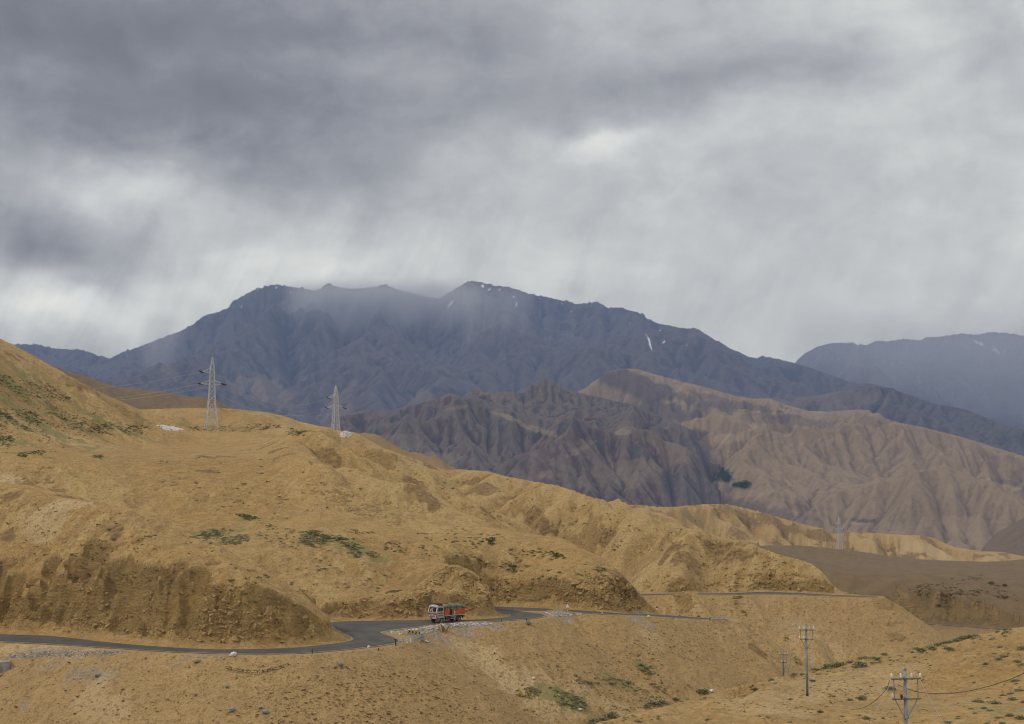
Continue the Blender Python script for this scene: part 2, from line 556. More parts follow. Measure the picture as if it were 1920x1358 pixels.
# behind that crest: the ravine
C.z((1120, -30, 155), (1290, -31, 180), (1400, -33, 200), (1516, -35, 218), (1640, -36, 240), (1760, -37, 255), (1900, -38, 275), (2050, -38, 290))
C.z((0, -38, 150), (200, -38, 145), (400, -39, 140), (600, -40, 140), (800, -41, 150), (1000, -42, 175), (1150, -43, 205), (1300, -44, 235),
    (1430, -46, 265), (1560, -48, 285), (1700, -52, 305), (1850, -56, 340), (2050, -58, 360), (-200, -38, 150))
# the road bench itself and the slope just under it
for (u1, v1, u2, v2, z_) in MAIN[1:11] + MAIN[33:-1:2]:
    a_, t_ = ray(u2, v2); d_ = z_ / t_
    C.z((u2, z_ - 0.2, d_ + 1.0), (u2, z_ - 7.5, d_ - 11.0), (u2, z_ - 3.2, d_ - 4.5))
for (u1, v1, u2, v2, z_) in MAIN[17:24:2]:
    a_, t_ = ray(u2, v2); d_ = z_ / t_
    C.z((u2, z_ - 0.1, d_ - 1.0), (u2, z_ - 8.5, d_ - 14.0))
def lift(u): return 14.0 * min(max(1 - u / 600.0, 0), 1.2)
# left road nose
_fe = sorted((q[0], q[4] / ray(q[0], q[1])[1]) for q in MAIN[0:11])
def far_d(u):
    return float(np.interp(u, [q[0] for q in _fe], [q[1] for q in _fe]))
C.v(*[(u_, v_, far_d(u_) + k_) for (u_, v_, k_) in ((-150, 1092, 4.6), (50, 1108, 4.6), (150, 1108, 4.4), (230, 1112, 4.4), (300, 1114, 4.4), (400, 1104, 4.6), (470, 1114, 4.2), (540, 1134, 3.8), (590, 1152, 3.8),
    (-150, 870, 46), (0, 903, 41), (40, 906, 37), (90, 918, 33), (160, 945, 29), (240, 956, 29), (300, 976, 27), (340, 1000, 24), (390, 1018, 21), (440, 1050, 17),
    (500, 1090, 11), (560, 1122, 8), (610, 1160, 4), (638, 1186, 3))])
C.z(*[(u_, z_, far_d(u_) + k_) for (u_, z_, k_) in ((-150, -4, 70), (0, -5.5, 66), (100, -7.0, 62), (160, -8.5, 60), (240, -10, 60), (300, -12, 58), (390, -15.5, 52), (450, -18, 46), (530, -22.2, 38))])
# wide middle slope
C.v((560, 1135, 247), (600, 1150, 246), (600, 1100, 256), (500, 1040, 266), (600, 1000, 280), (700, 1100, 258), (700, 1000, 283), (500, 900, 322), (600, 900, 326),
    (400, 900, 322), (300, 900, 325), (200, 890, 328), (100, 880, 330), (0, 860, 335), (540, 830, 400), (440, 808, 470), (388, 808, 476), (330, 806, 474), (250, 815, 440),
    (200, 830, 410), (100, 845, 380), (0, 830, 370), (350, 850, 380), (700, 900, 350), (640, 850, 420), (760, 930, 335), (730, 870, 430))
C.v((0, 750, 405), (100, 770, 425), (200, 785, 445), (0, 690, 428), (100, 725, 445), (-150, 700, 400))
C.v((-150, 560, 430), (0, 635, 452), (65, 668, 456), (130, 705, 460), (200, 742, 466), (262, 769, 474), (310, 797, 476))
C.z((-150, 40, 520), (0, 30, 540), (130, 18, 560), (0, 10, 640), (200, 14, 620))
C.v((300, 767, 540), (347, 765, 548), (407, 765, 556), (500, 773, 575), (567, 790, 620), (620, 804, 690), (645, 810, 750), (628, 810, 755), (671, 814, 720))
C.z((300, 16, 620), (400, 16, 650), (500, 14, 680), (600, 12, 780), (660, 10, 850), (550, 0, 900), (300, 0, 900), (0, 0, 900))
# face above the truck bend and spur A
C.v((780, 1100, 256), (840, 1075, 255), (850, 1062, 257), (870, 1085, 254), (890, 1110, 252), (760, 1110, 250), (700, 1140, 246), (640, 1135, 247))
C.v((920, 1085, 274), (1000, 1082, 271.5), (1080, 1087, 268), (1150, 1097, 268), (1190, 1107, 271), (1206, 1128, 272))
C.v((800, 1000, 292), (900, 1050, 276), (1000, 1040, 280), (900, 1000, 292), (830, 962, 318), (900, 985, 310), (960, 1004, 305), (1030, 1023, 300), (1090, 1041, 295), (1130, 1062, 288), (1160, 1083, 281),
    (1190, 1100, 275))
C.z((880, -11, 350), (960, -18, 340), (1030, -23, 330), (1090, -27, 322), (1150, -30, 312), (1190, -31, 300), (1215, -30, 285), (1250, -31, 295), (1320, -34, 300))
# spur B
def bsh(pts): return [(u, v, d + float(np.interp(u, [1163, 1250, 1350, 1450, 1550, 1760], [0, 5, 8, 13, 16, 14]))) for (u, v, d) in pts]
C.v(*bsh([(715, 837, 610), (771, 858, 570), (840, 882, 548), (872, 880, 545), (915, 884, 540), (952, 894, 525), (1000, 903, 508), (1046, 911, 492), (1102, 930, 470), (1163, 947, 440),
    (1230, 983, 402), (1268, 997, 386), (1316, 1004, 374), (1393, 1024, 366), (1450, 1040, 360), (1508, 1061, 354), (1527, 1069, 352), (1546, 1086, 349)]))
C.v(*bsh([(850, 930, 470), (900, 950, 465), (1000, 980, 440), (1090, 1020, 420), (1150, 1040, 390), (1180, 1070, 366), (1250, 1077, 346), (1350, 1078, 346), (1450, 1078, 346), (1510, 1084, 344.5),
    (1210, 1088, 350), (800, 900, 500)]))
C.z(*bsh([(700, 8, 720), (771, 4, 680), (840, 0, 650), (915, -2, 640), (1046, -10, 590), (1163, -22, 540), (1230, -28, 480), (1316, -32, 440), (1393, -38, 425), (1508, -44, 410), (1556, -47, 400),
    (1600, -48, 390), (1690, -50, 390), (1760, -53, 390)]))
C.z((1690, -33, 353), (1660, -30.5, 354), (1720, -37, 350), (1760, -43, 346))
for (u1, v1, u2, v2, z_) in UPPER:
    a_, t_ = ray(u2, v2); d_ = z_ / t_
    C.z((u2, z_ - 0.3, d_ - 1.0), (u2, z_ - 3.8, d_ - 6.0), (u2, z_ - 10.0, d_ - 16.0))
for (u1, v1, u2, v2, z_) in FARRD:
    a_, t_ = ray(u2, v2); d_ = z_ / t_
    C.z((u2, z_ - 0.3, d_ - 2.0), (u2, z_ - 4.0, d_ - 12.0), (u2, z_ - 8.0, d_ - 30.0))
# brown plain
C.v((1420, 1025, 900), (1500, 1023, 1100), (1580, 1030, 1150), (1661, 1044, 1150), (1767, 1059, 1150), (1896, 1053, 1150), (2000, 1045, 1150))
C.z((1450, -50, 700), (1600, -53.5, 690), (1580, -57, 900), (1700, -58, 800), (1800, -54, 690), (1900, -54, 690), (1800, -64, 900), (2050, -54, 690),
    (1690, -51.5, 552), (1750, -51.6, 548), (1850, -51.8, 548), (1950, -52, 552), (2080, -52, 552), (1750, -66, 440), (1950, -67, 440), (1560, -50, 520), (1620, -54, 470))
C.z((1420, -58, 1010), (1500, -70, 1220), (1661, -80, 1230), (1896, -80, 1230))
# ridge C behind the plain
C.v((1190, 946, 1250), (1262, 951, 1290), (1320, 946, 1340), (1358, 945, 1360), (1385, 950, 1365), (1440, 964, 1380), (1500, 982, 1390), (1545, 992, 1400), (1570, 1001, 1405), (1610, 998, 1420),
    (1690, 1003, 1450), (1750, 1009, 1470), (1790, 1026, 1500), (1840, 1034, 1520), (1900, 1037, 1540), (1990, 1030, 1560))
C.z((950, -60, 1320), (1050, -58, 1320), (1110, -52, 1310), (1150, -42, 1290))
C.z((1190, -45, 1000), (1300, -55, 1100), (1358, -75, 1230), (1545, -95, 1290), (1690, -100, 1320), (1840, -100, 1380))
C.z((1190, -60, 1500), (1358, -70, 1560), (1545, -90, 1600), (1690, -105, 1640), (1900, -115, 1700), (1190, -110, 1850), (1500, -140, 1850), (1900, -150, 1850), (900, -60, 1200), (900, -100, 1850), (1050, -50, 1000))
# small hills behind the left slope
C.v((135, 701, 1100), (157, 707, 1100), (200, 730, 1100), (233, 747, 1100), (270, 754, 1120), (317, 741, 1150), (350, 750, 1150), (377, 751, 1150), (420, 768, 1150), (60, 680, 1100), (500, 800, 1200))
C.v((665, 812, 1000), (702, 820, 980), (740, 836, 960), (777, 843, 950), (802, 841, 950), (827, 845, 940), (865, 860, 930), (906, 880, 920))
C.z((0, 10, 1300), (200, 0, 1350), (350, 0, 1380), (600, 0, 1200), (750, -10, 1150), (850, -25, 1080), (0, -60, 1850), (300, -60, 1850), (600, -70, 1850))
NZ = C.surface(NAZ, NROW, 4, 2e-7)
NX = NROW[:, None] * np.sin(NAZ)[None, :]
NY = NROW[:, None] * np.cos(NAZ)[None, :]
def near_relief():
    global NZ
    X, Y = NX, NY
    gx, gy = polar_grad(NZ, NAZ, NROW)
    sl = np.hypot(gx, gy)
    r = NROW[:, None] + 0 * X
    far = sstep(r, 260, 600)
    # soft ground swells
    NZ = NZ + fbm(X, Y, 55, 3, 0.5, 21) * (0.55 + 1.4 * far) * sstep(r, 60, 200) * (1 - 0.6 * sstep(r, 900, 1100) * (NAZ[None, :] > 0.17))
    gx, gy = polar_grad(NZ, NAZ, NROW)
    drain = np.zeros_like(X)
    plain = sstep(NAZ[None, :] + 0 * X, 0.16, 0.2) * sstep(r, 430, 520) * (1 - sstep(r, 1190, 1240))
    patch = sstep(fbm(X, Y, 70, 3, 0.5, 47), -0.45, 0.45)
    for (wl, amp, sd) in ((48, 2.3, 1), (22, 1.25, 2), (10, 0.50, 3), (5.0, 0.20, 4)):
        s = np.hypot(gx, gy)
        wgt = sstep(s, 0.06, 0.40) * (1 - 0.92 * plain)
        wgt = wgt * ((0.45 + 0.55 * far) if wl > 15 else (0.30 + 0.70 * patch))
        wx = fbm(X, Y, wl * 2.2, 2, 0.5, 50 + sd) * wl * 0.3
        H, hx, hy = gully(X + wx, Y - wx, gx, gy, wl, 60 + sd)
        H = sharpen(H)
        k = (0.8 + 0.7 * far) * (1 + 0.4 * sstep(r, 1190, 1270) * (NAZ[None, :] > 0.0))
        NZ = NZ + amp * wgt * H * k
        gx = gx + amp * wgt * hx * k; gy = gy + amp * wgt * hy * k
        drain += H * amp * wgt
    NZ = NZ + fbm(X, Y, 4.0, 4, 0.6, 81) * 0.17 * (0.5 + sstep(sl, 0.1, 0.4)) * sstep(r, 40, 120)
    return drain
DRAIN = near_relief()
def wash(x0, x1, y0, y1, cell, mask_fn, n, c, gain, seed):
    """let water cut branching gullies into the open slopes"""
    gxs = np.arange(x0, x1, cell); gys = np.arange(y0, y1, cell)
    GX, GY = np.meshgrid(gxs, gys)
    Z0 = ground_z(GX, GY)
    U = mask_fn(GX, GY)
    ZE, LA = erode(Z0 + 0.35 * cell * perlin(GX / (3 * cell), GY / (3 * cell), seed) + 0.5 * cell * perlin(GX / (8 * cell), GY / (8 * cell), seed + 1), cell, U, n, c, 0.95, 0.02, seed)
    D = (ZE - Z0) * gain * sstep(U, 0.0, 0.5)
    D = cubic_up(cubic_up(D, 2, 2 * D.shape[0] - 1).T, 2, 2 * D.shape[1] - 1).T
    L = cubic_up(cubic_up(LA, 2, 2 * LA.shape[0] - 1).T, 2, 2 * LA.shape[1] - 1).T
    fi = (NX - x0) / cell * 2; fj = (NY - y0) / cell * 2
    ok = (fi >= 0) & (fj >= 0) & (fi < D.shape[1] - 1) & (fj < D.shape[0] - 1)
    i = np.clip(fi.astype(int), 0, D.shape[1] - 2); j = np.clip(fj.astype(int), 0, D.shape[0] - 2); a = fi - i; b_ = fj - j
    pk = lambda A: ((A[j, i] * (1 - a) + A[j, i + 1] * a) * (1 - b_) + (A[j + 1, i] * (1 - a) + A[j + 1, i + 1] * a) * b_)
    m = mask_fn(NX, NY)
    NZ[:] = NZ + np.where(ok, pk(D), 0)
    DRAIN[:] = DRAIN + np.where(ok, (0.9 - 0.45 * pk(L)) * m * 0.9, 0)
def m_spurs(x, y):
    r = np.hypot(x, y); a = np.arctan2(x, y)
    return sstep(r, 285, 345) * (1 - sstep(r, 860, 940)) * sstep(a, -0.20, -0.10) * (1 - sstep(a, 0.215, 0.235)) * (1 - sstep(r, 395 + 700 * sstep(-a, -0.16, -0.10), 430 + 700 * sstep(-a, -0.16, -0.10)))
def m_ridge(x, y):
    r = np.hypot(x, y); a = np.arctan2(x, y)
    return sstep(r, 1235, 1290) * (1 - sstep(r, 1600, 1700)) * sstep(a, 0.0, 0.05)
_LR = np.arange(len(NROW))
def ground_z(x, y):
    a = (np.arctan2(x, y) - NAZ[0]) / (NAZ[1] - NAZ[0])
    rr = np.interp(np.hypot(x, y), NROW, _LR)
    i = np.clip(np.floor(a).astype(int), 0, NA - 2); j = np.clip(np.floor(rr).astype(int), 0, len(NROW) - 2)
    fa = np.clip(a - i, 0, 1); fr = rr - j
    return (NZ[j, i] * (1 - fa) + NZ[j, i + 1] * fa) * (1 - fr) + (NZ[j + 1, i] * (1 - fa) + NZ[j + 1, i + 1] * fa) * fr
wash(-230, 160, 250, 930, 3.2, m_spurs, 70, 0.022, 0.9, 901)
wash(-60, 760, 1080, 1720, 6.0, m_ridge, 80, 0.026, 0.9, 903)
def hold_skyline(line, lo, hi, u0, u1, passes=2):
    """keep the crest of the open hills at its surveyed height after the relief is added"""
    tgt = np.array([(ray(u, v)[0], ray(u, v)[1]) for (u, v) in line])
    m = (NROW >= lo) & (NROW <= hi)
    fade = sstep(NAZ, ray(u0, 800)[0], ray(u0, 800)[0] + 0.006) * (1 - sstep(NAZ, ray(u1, 800)[0] - 0.006, ray(u1, 800)[0]))
    for _ in range(passes):
        e = np.where(m[:, None], NZ / NROW[:, None], -9)
        k = e.argmax(axis=0); dk = NROW[k]
        dl = (np.interp(NAZ, tgt[:, 0], tgt[:, 1]) - e.max(axis=0)) * fade
        kk = np.ones(7) / 7
        dl = np.convolve(np.pad(dl, 3, 'edge'), kk, 'valid')
        dk = np.convolve(np.pad(dk, 20, 'edge'), np.ones(41) / 41, 'valid')
        w = sstep(NROW[:, None], 0.72 * dk[None, :], 0.97 * dk[None, :]) * (1 - sstep(NROW[:, None], hi, hi * 1.12))
        NZ[:] = NZ + dl[None, :] * w * NROW[:, None]
hold_skyline([(-160, 555), (0, 635), (65, 668), (130, 705), (200, 742), (262, 768), (300, 767), (347, 765), (407, 765), (450, 768), (500, 773), (530, 780), (567, 792), (620, 804), (645, 810), (671, 814), (715, 838), (740, 848), (771, 858), (810, 873), (840, 883), (859, 880), (915, 884), (952, 894),
              (1000, 903), (1046, 911), (1080, 922), (1102, 930), (1140, 941), (1163, 947), (1230, 983)], 260, 900, -170, 1175)
hold_skyline([(1050, 985), (1110, 968), (1150, 955), (1170, 949), (1190, 946), (1225, 950), (1262, 951), (1300, 947), (1320, 946), (1358, 945), (1385, 950), (1440, 964), (1480, 976), (1500, 982), (1545, 992), (1562, 1001), (1590, 998), (1610, 998), (1650, 1000), (1690, 1003), (1720, 1004), (1750, 1009), (1775, 1020), (1790, 1026), (1840, 1034), (1880, 1035), (1940, 1047), (2100, 1040)], 1200, 1700, 1040, 2050)
def hold_crest(cr, lo, hi, fa, fb):
    """same for a crest with ground rising again behind it: (u, v, distance) along the crest"""
    a = np.array([ray(u, v)[0] for (u, v, d) in cr]); t = np.array([ray(u, v)[1] for (u, v, d) in cr]); dd = np.array([q[2] for q in cr])
    dc = np.interp(NAZ, a, dd); tg = np.interp(NAZ, a, t)
    fade = (sstep(NAZ, a[0], a[0] + 0.012) if fa else (NAZ >= a[0])) * ((1 - sstep(NAZ, a[-1] - 0.010, a[-1])) if fb else (NAZ <= a[-1]))
    R_ = NROW[:, None]
    for _ in range(2):
        e = np.where((R_ > lo * dc) & (R_ < hi * dc), NZ / R_, -9).max(axis=0)
        dl = np.convolve(np.pad((tg - e) * fade, 5, 'edge'), np.ones(11) / 11, 'valid')
        NZ[:] = NZ + dl * sstep(R_, (lo - 0.15) * dc, (lo + 0.2) * dc) * (1 - sstep(R_, (hi + 0.15) * dc, (hi + 0.5) * dc)) * R_
hold_crest([(1120, 1357, 125), (1200, 1336, 137), (1290, 1313, 150), (1400, 1285, 170), (1440, 1276, 176), (1470, 1269.5, 182), (1516, 1260, 190), (1562, 1250.5, 200), (1590, 1243, 205), (1636, 1232.5, 210), (1703, 1223, 215), (1766, 1206, 224), (1820, 1193.5, 232), (1874, 1183, 240), (1920, 1175, 245), (2050, 1150, 262)], 0.72, 1.13, True, False)
hold_crest([(1140, 943, 452), (1163, 948, 440), (1195, 966, 422), (1230, 983, 406), (1268, 997, 392), (1316, 1004, 380), (1360, 1016, 376), (1393, 1024, 375), (1412, 1028, 374), (1450, 1041, 373), (1508, 1062, 369), (1527, 1070, 367), (1546, 1087, 364), (1556, 1103, 362), (1574, 1115, 360), (1600, 1118, 359), (1640, 1120.5, 358), (1660, 1124, 357), (1700, 1140, 355)], 0.955, 1.14, True, True)
RF = [RoadField(ROADS[0]), RoadField(ROADS[1]), RoadField(ROADS[2], 50.0)]
ROCK = np.zeros_like(NZ); GRAV = np.zeros_like(NZ); FILL = np.zeros_like(NZ); RDIST = np.full_like(NZ, 99.0)
def carve():
    Xf, Yf = NX.ravel(), NY.ravel()
    Zf = NZ.ravel(); rock = ROCK.ravel(); fill = FILL.ravel(); rd = RDIST.ravel()
    for k, rf in enumerate(RF):
        ok, D, ZL = rf.sample(Xf, Yf)
        x, y, z = Xf[ok], Yf[ok], Zf[ok].copy()
        ra = ridged(x, y, 5.5, 4, 0.55, 90)
        rb = fbm(x, y, 11.0, 3, 0.5, 95)
        lean = 1.9 + 0.5 * rb
        verge = 1.3 + 0.5 * fbm(x, y, 6.0, 2, 0.5, 97)
        dd = np.maximum(D - verge, 0)
        bite = sstep(dd, 0.3, 2.0) * ((ra - 0.85) * 1.5 + rb * 0.9 + 0.5 * np.sin(z * 1.9 + rb * 3.0))
        de = np.maximum(dd + bite - 0.6, 0)
        cut = ZL + 0.12 + np.minimum(dd * 0.6, 0.6) + de * lean
        lim = (0, 0, 1)[k]
        iscut = z > cut
        depth = np.clip((z - cut) / 0.5, 0, 1)
        z1 = np.where(iscut, cut, z)
        fl = ZL - np.maximum(D - (1.6, 1.2, 1.2)[k] - 0.5 * np.maximum(rb, -0.8), 0) * (0.66 + 0.06 * rb) + 0.25 * fbm(x, y, 4.0, 3, 0.55, 99) * sstep(D, 1, 5)
        isf = (z1 < fl) & (D < 58)
        z1 = np.where(isf, fl, z1)
        inroad = 1 - sstep(D, 0.15, 1.1)
        z1 = z1 * (1 - inroad) + (ZL - 0.10) * inroad
        Zf[ok] = z1
        rock[ok] = np.maximum(rock[ok] * (1 - isf), np.where(iscut, depth * sstep(dd, 0.6, 1.6), 0))
        fill[ok] = np.maximum(fill[ok], isf * 1.0)
        rd[ok] = np.minimum(rd[ok], D)
    NZ[:] = Zf.reshape(NZ.shape); ROCK[:] = rock.reshape(NZ.shape); FILL[:] = fill.reshape(NZ.shape); RDIST[:] = rd.reshape(NZ.shape)
carve()
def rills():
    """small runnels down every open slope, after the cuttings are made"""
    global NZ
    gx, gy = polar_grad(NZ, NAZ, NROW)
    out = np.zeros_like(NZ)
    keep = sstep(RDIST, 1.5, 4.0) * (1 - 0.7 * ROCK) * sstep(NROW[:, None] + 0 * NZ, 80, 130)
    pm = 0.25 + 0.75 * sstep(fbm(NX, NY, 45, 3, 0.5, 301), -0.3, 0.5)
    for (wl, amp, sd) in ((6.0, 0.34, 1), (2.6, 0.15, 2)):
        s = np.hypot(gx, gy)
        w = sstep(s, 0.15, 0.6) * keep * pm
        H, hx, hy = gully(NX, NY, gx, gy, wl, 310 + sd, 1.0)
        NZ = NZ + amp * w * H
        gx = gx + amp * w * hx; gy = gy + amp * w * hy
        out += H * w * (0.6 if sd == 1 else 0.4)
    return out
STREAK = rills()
def gz(x, y):
    return float(ground_z(np.array([x]), np.array([y]))[0])
_SLOPE = NZ / NROW[:, None]
def hit(u, v, dmin=60.0):
    """first ground point seen through a picture point"""
    a, t = ray(u, v)
    f = (a - NAZ[0]) / (NAZ[1] - NAZ[0])
    i = int(np.clip(math.floor(f), 0, NA - 2)); f -= i
    e = _SLOPE[:, i] * (1 - f) + _SLOPE[:, i + 1] * f
    k = np.nonzero((e >= t) & (NROW > dmin))[0]
    if len(k) == 0:
        return None
    k = k[0]
    if k == 0: return None
    w = (t - e[k - 1]) / (e[k] - e[k - 1] + 1e-12)
    d = NROW[k - 1] + (NROW[k] - NROW[k - 1]) * min(max(w, 0), 1)
    x, y = d * math.sin(a), d * math.cos(a)
    return Vector((x, y, gz(x, y)))
# ------------------------------------------------------------------ materials: ground
def new_mat(name):
    m = bpy.data.materials.new(name)
    m.use_nodes = True
    t = NT(m.node_tree)
    bsdf = t.n['Principled BSDF']
    bsdf.inputs['Specular IOR Level'].default_value = 0.2
    return m, t, bsdf
def attr(t, name, out='Fac'):
    nd = t.new('ShaderNodeAttribute')
    nd.attribute_name = name
    return nd.outputs[out]
def ground_material():
    m, t, b_ = new_mat('sandy_ground')
    pos = t.new('ShaderNodeNewGeometry').outputs['Position']
    rock, grav, scrub, pale, plain, fill, crag = [attr(t, k) for k in ('rock', 'grav', 'scrub', 'pale', 'plain', 'fill', 'crag')]
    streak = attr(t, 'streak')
    big = t.noise(pos, 0.022, 4, 0.55)
    mid = t.noise(pos, 0.16, 5, 0.62)
    m2 = t.noise(pos, 0.55, 4, 0.65)
    fine = t.noise(pos, 1.5, 4, 0.7)
    grit = t.noise(pos, 3.6, 3, 0.7)
    wide = t.noise(pos, 0.0075, 3, 0.5)
    sand = t.ramp(big, [(0.36, (0.321, 0.191, 0.062)), (0.50, (0.371, 0.233, 0.085)), (0.64, (0.393, 0.270, 0.112))])
    sand = t.mix(t.math('MULTIPLY', t.smooth(wide, 0.45, 0.62), 0.45), sand, (0.280, 0.187, 0.075))
    sand = t.mix(t.math('MULTIPLY', t.smooth(mid, 0.47, 0.60), 0.60), sand, (0.261, 0.170, 0.070))
    sand = t.mix(t.math('MULTIPLY', t.smooth(m2, 0.54, 0.40), 0.45), sand, (0.443, 0.315, 0.134))
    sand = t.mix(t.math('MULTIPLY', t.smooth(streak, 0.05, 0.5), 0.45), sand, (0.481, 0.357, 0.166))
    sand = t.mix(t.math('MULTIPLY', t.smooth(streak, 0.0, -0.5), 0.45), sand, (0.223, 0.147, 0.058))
    pl = t.mix(t.smooth(mid, 0.40, 0.60), (0.139, 0.095, 0.049), (0.173, 0.118, 0.061))  # plain's own brown, with the shade lying over it put into the colour
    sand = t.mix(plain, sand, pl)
    fl = t.mix(t.smooth(m2, 0.42, 0.58), (0.312, 0.205, 0.092), (0.404, 0.278, 0.135))
    sand = t.mix(t.math('MULTIPLY', fill, 0.55), sand, fl)
    sand = t.mix(t.math('MULTIPLY', pale, 0.8), sand, (0.496, 0.374, 0.206))
    spk = t.math('SUBTRACT', 1.0, t.math('MULTIPLY', plain, 0.5))
    sand = t.mix(t.math('MULTIPLY', t.math('MULTIPLY', t.smooth(fine, 0.52, 0.62), 0.62), spk), sand, (0.184, 0.114, 0.050))
    sand = t.mix(t.math('MULTIPLY', t.smooth(grit, 0.54, 0.64), 0.58), sand, (0.156, 0.105, 0.055))
    sand = t.mix(t.math('MULTIPLY', t.smooth(grit, 0.42, 0.32), 0.45), sand, (0.516, 0.392, 0.227))
    rp = t.vmath('ADD', t.scale(pos, (0.5, 0.5, 1.1)), t.scale(t.new_noise_col(pos, 0.35), (0.828, 0.820, 0.758)))
    rn = t.noise(rp, 1.0, 7, 0.72, 1.4)
    rb = t.noise(pos, 0.22, 4, 0.6)
    rcol = t.ramp(rn, [(0.34, (0.172, 0.111, 0.042)), (0.43, (0.334, 0.220, 0.083)), (0.55, (0.420, 0.280, 0.111)), (0.68, (0.475, 0.337, 0.154))])
    rcol = t.mix(t.math('MULTIPLY', t.smooth(rb, 0.44, 0.60), 0.40), rcol, (0.238, 0.158, 0.068))
    ocr = t.smooth(t.noise(pos, 0.13, 3, 0.5), 0.55, 0.68)
    rcol = t.mix(t.math('MULTIPLY', ocr, 0.45), rcol, (0.436, 0.271, 0.077))
    rmask = t.math('ADD', rock, t.math('MULTIPLY', t.math('SUBTRACT', m2, 0.5), 1.6))
    rmask = t.math('MULTIPLY', t.smooth(rmask, 0.15, 0.85), t.smooth(rock, 0.02, 0.3))
    col = t.mix(t.math('MULTIPLY', rmask, 0.60), sand, rcol)
    ccol = t.ramp(rn, [(0.36, (0.095, 0.058, 0.026)), (0.50, (0.185, 0.115, 0.052)), (0.66, (0.29, 0.19, 0.09))])
    cm = t.math('ADD', crag, t.math('MULTIPLY', t.math('SUBTRACT', t.noise(pos, 0.28, 6, 0.7), 0.5), 2.2))
    cm = t.math('MULTIPLY', t.smooth(cm, 0.35, 0.85), t.smooth(crag, 0.02, 0.3))
    col = t.mix(t.math('MULTIPLY', cm, 0.85), col, ccol)
    gcol = t.ramp(t.noise(pos, 2.2, 4, 0.75), [(0.36, (0.17, 0.135, 0.10)), (0.50, (0.28, 0.23, 0.175)), (0.66, (0.42, 0.36, 0.29))])
    gmask = t.smooth(t.math('ADD', grav, t.math('MULTIPLY', t.math('SUBTRACT', fine, 0.5), 0.6)), 0.3, 0.7)
    col = t.mix(t.math('MULTIPLY', t.math('MULTIPLY', gmask, 0.8), t.smooth(grav, 0.02, 0.2)), col, gcol)
    sn = t.noise(pos, 0.9, 4, 0.75)
    smask = t.math('MULTIPLY', t.smooth(t.math('ADD', scrub, t.math('MULTIPLY', t.math('SUBTRACT', sn, 0.5), 1.2)), 0.42, 0.62), t.smooth(scrub, 0.03, 0.2))
    col = t.mix(t.math('MULTIPLY', smask, 0.75), col, (0.195, 0.180, 0.066))
    t.put(b_.inputs['Base Color'], col)
    b_.inputs['Roughness'].default_value = 0.95
    bump = t.new('ShaderNodeBump')
    bump.inputs['Strength'].default_value = 0.75
    bump.inputs['Distance'].default_value = 0.5
    hgt = t.math('ADD', t.math('ADD', t.math('MULTIPLY', fine, 0.9), t.math('MULTIPLY', grit, 0.35)), t.math('MULTIPLY', m2, 1.2))
    hr = t.math('MULTIPLY', rn, 4.0)
    hgt = t.math('ADD', hgt, t.math('MULTIPLY', hr, rmask))
    t.put(bump.inputs['Height'], hgt)
    t.l.new(bump.outputs[0], b_.inputs['Normal'])
    return m
def _nnc(self, vec, scale):
    nd = self.new('ShaderNodeTexNoise')
    self.put(nd.inputs['Vector'], vec)
    nd.inputs['Scale'].default_value = scale
    nd.inputs['Detail'].default_value = 3
    return nd.outputs[1]
NT.new_noise_col = _nnc
def asphalt_material():
    m, t, b_ = new_mat('asphalt')
    pos = t.new('ShaderNodeNewGeometry').outputs['Position']
    edge = attr(t, 'edge')
    n = t.noise(pos, 0.35, 5, 0.6)
    g = t.noise(pos, 9.0, 3, 0.7)
    col = t.mix(t.smooth(n, 0.35, 0.7), (0.056, 0.051, 0.047), (0.082, 0.075, 0.070))
    col = t.mix(t.math('MULTIPLY', t.smooth(g, 0.5, 0.8), 0.4), col, (0.115, 0.105, 0.097))
    tr = attr(t, 'track')
    col = t.mix(t.math('MULTIPLY', tr, 0.45), col, (0.100, 0.092, 0.086))
    dm = t.math('ADD', edge, t.math('MULTIPLY', t.math('SUBTRACT', t.noise(pos, 1.3, 5, 0.7), 0.5), 0.9))
    col = t.mix(t.math('MULTIPLY', t.smooth(dm, 0.38, 0.85), 0.85), col, (0.36, 0.27, 0.155))
    pt = t.noise(pos, 0.09, 4, 0.6, 1.0)
    col = t.mix(t.math('MULTIPLY', t.smooth(pt, 0.52, 0.62), 0.35), col, (0.125, 0.108, 0.088))
    col = t.mix(t.math('MULTIPLY', t.smooth(pt, 0.44, 0.36), 0.4), col, (0.038, 0.036, 0.035))
    t.put(b_.inputs['Base Color'], col)
    b_.inputs['Roughness'].default_value = 0.8
    return m
M_GROUND = ground_material()
M_ASPH = asphalt_material()

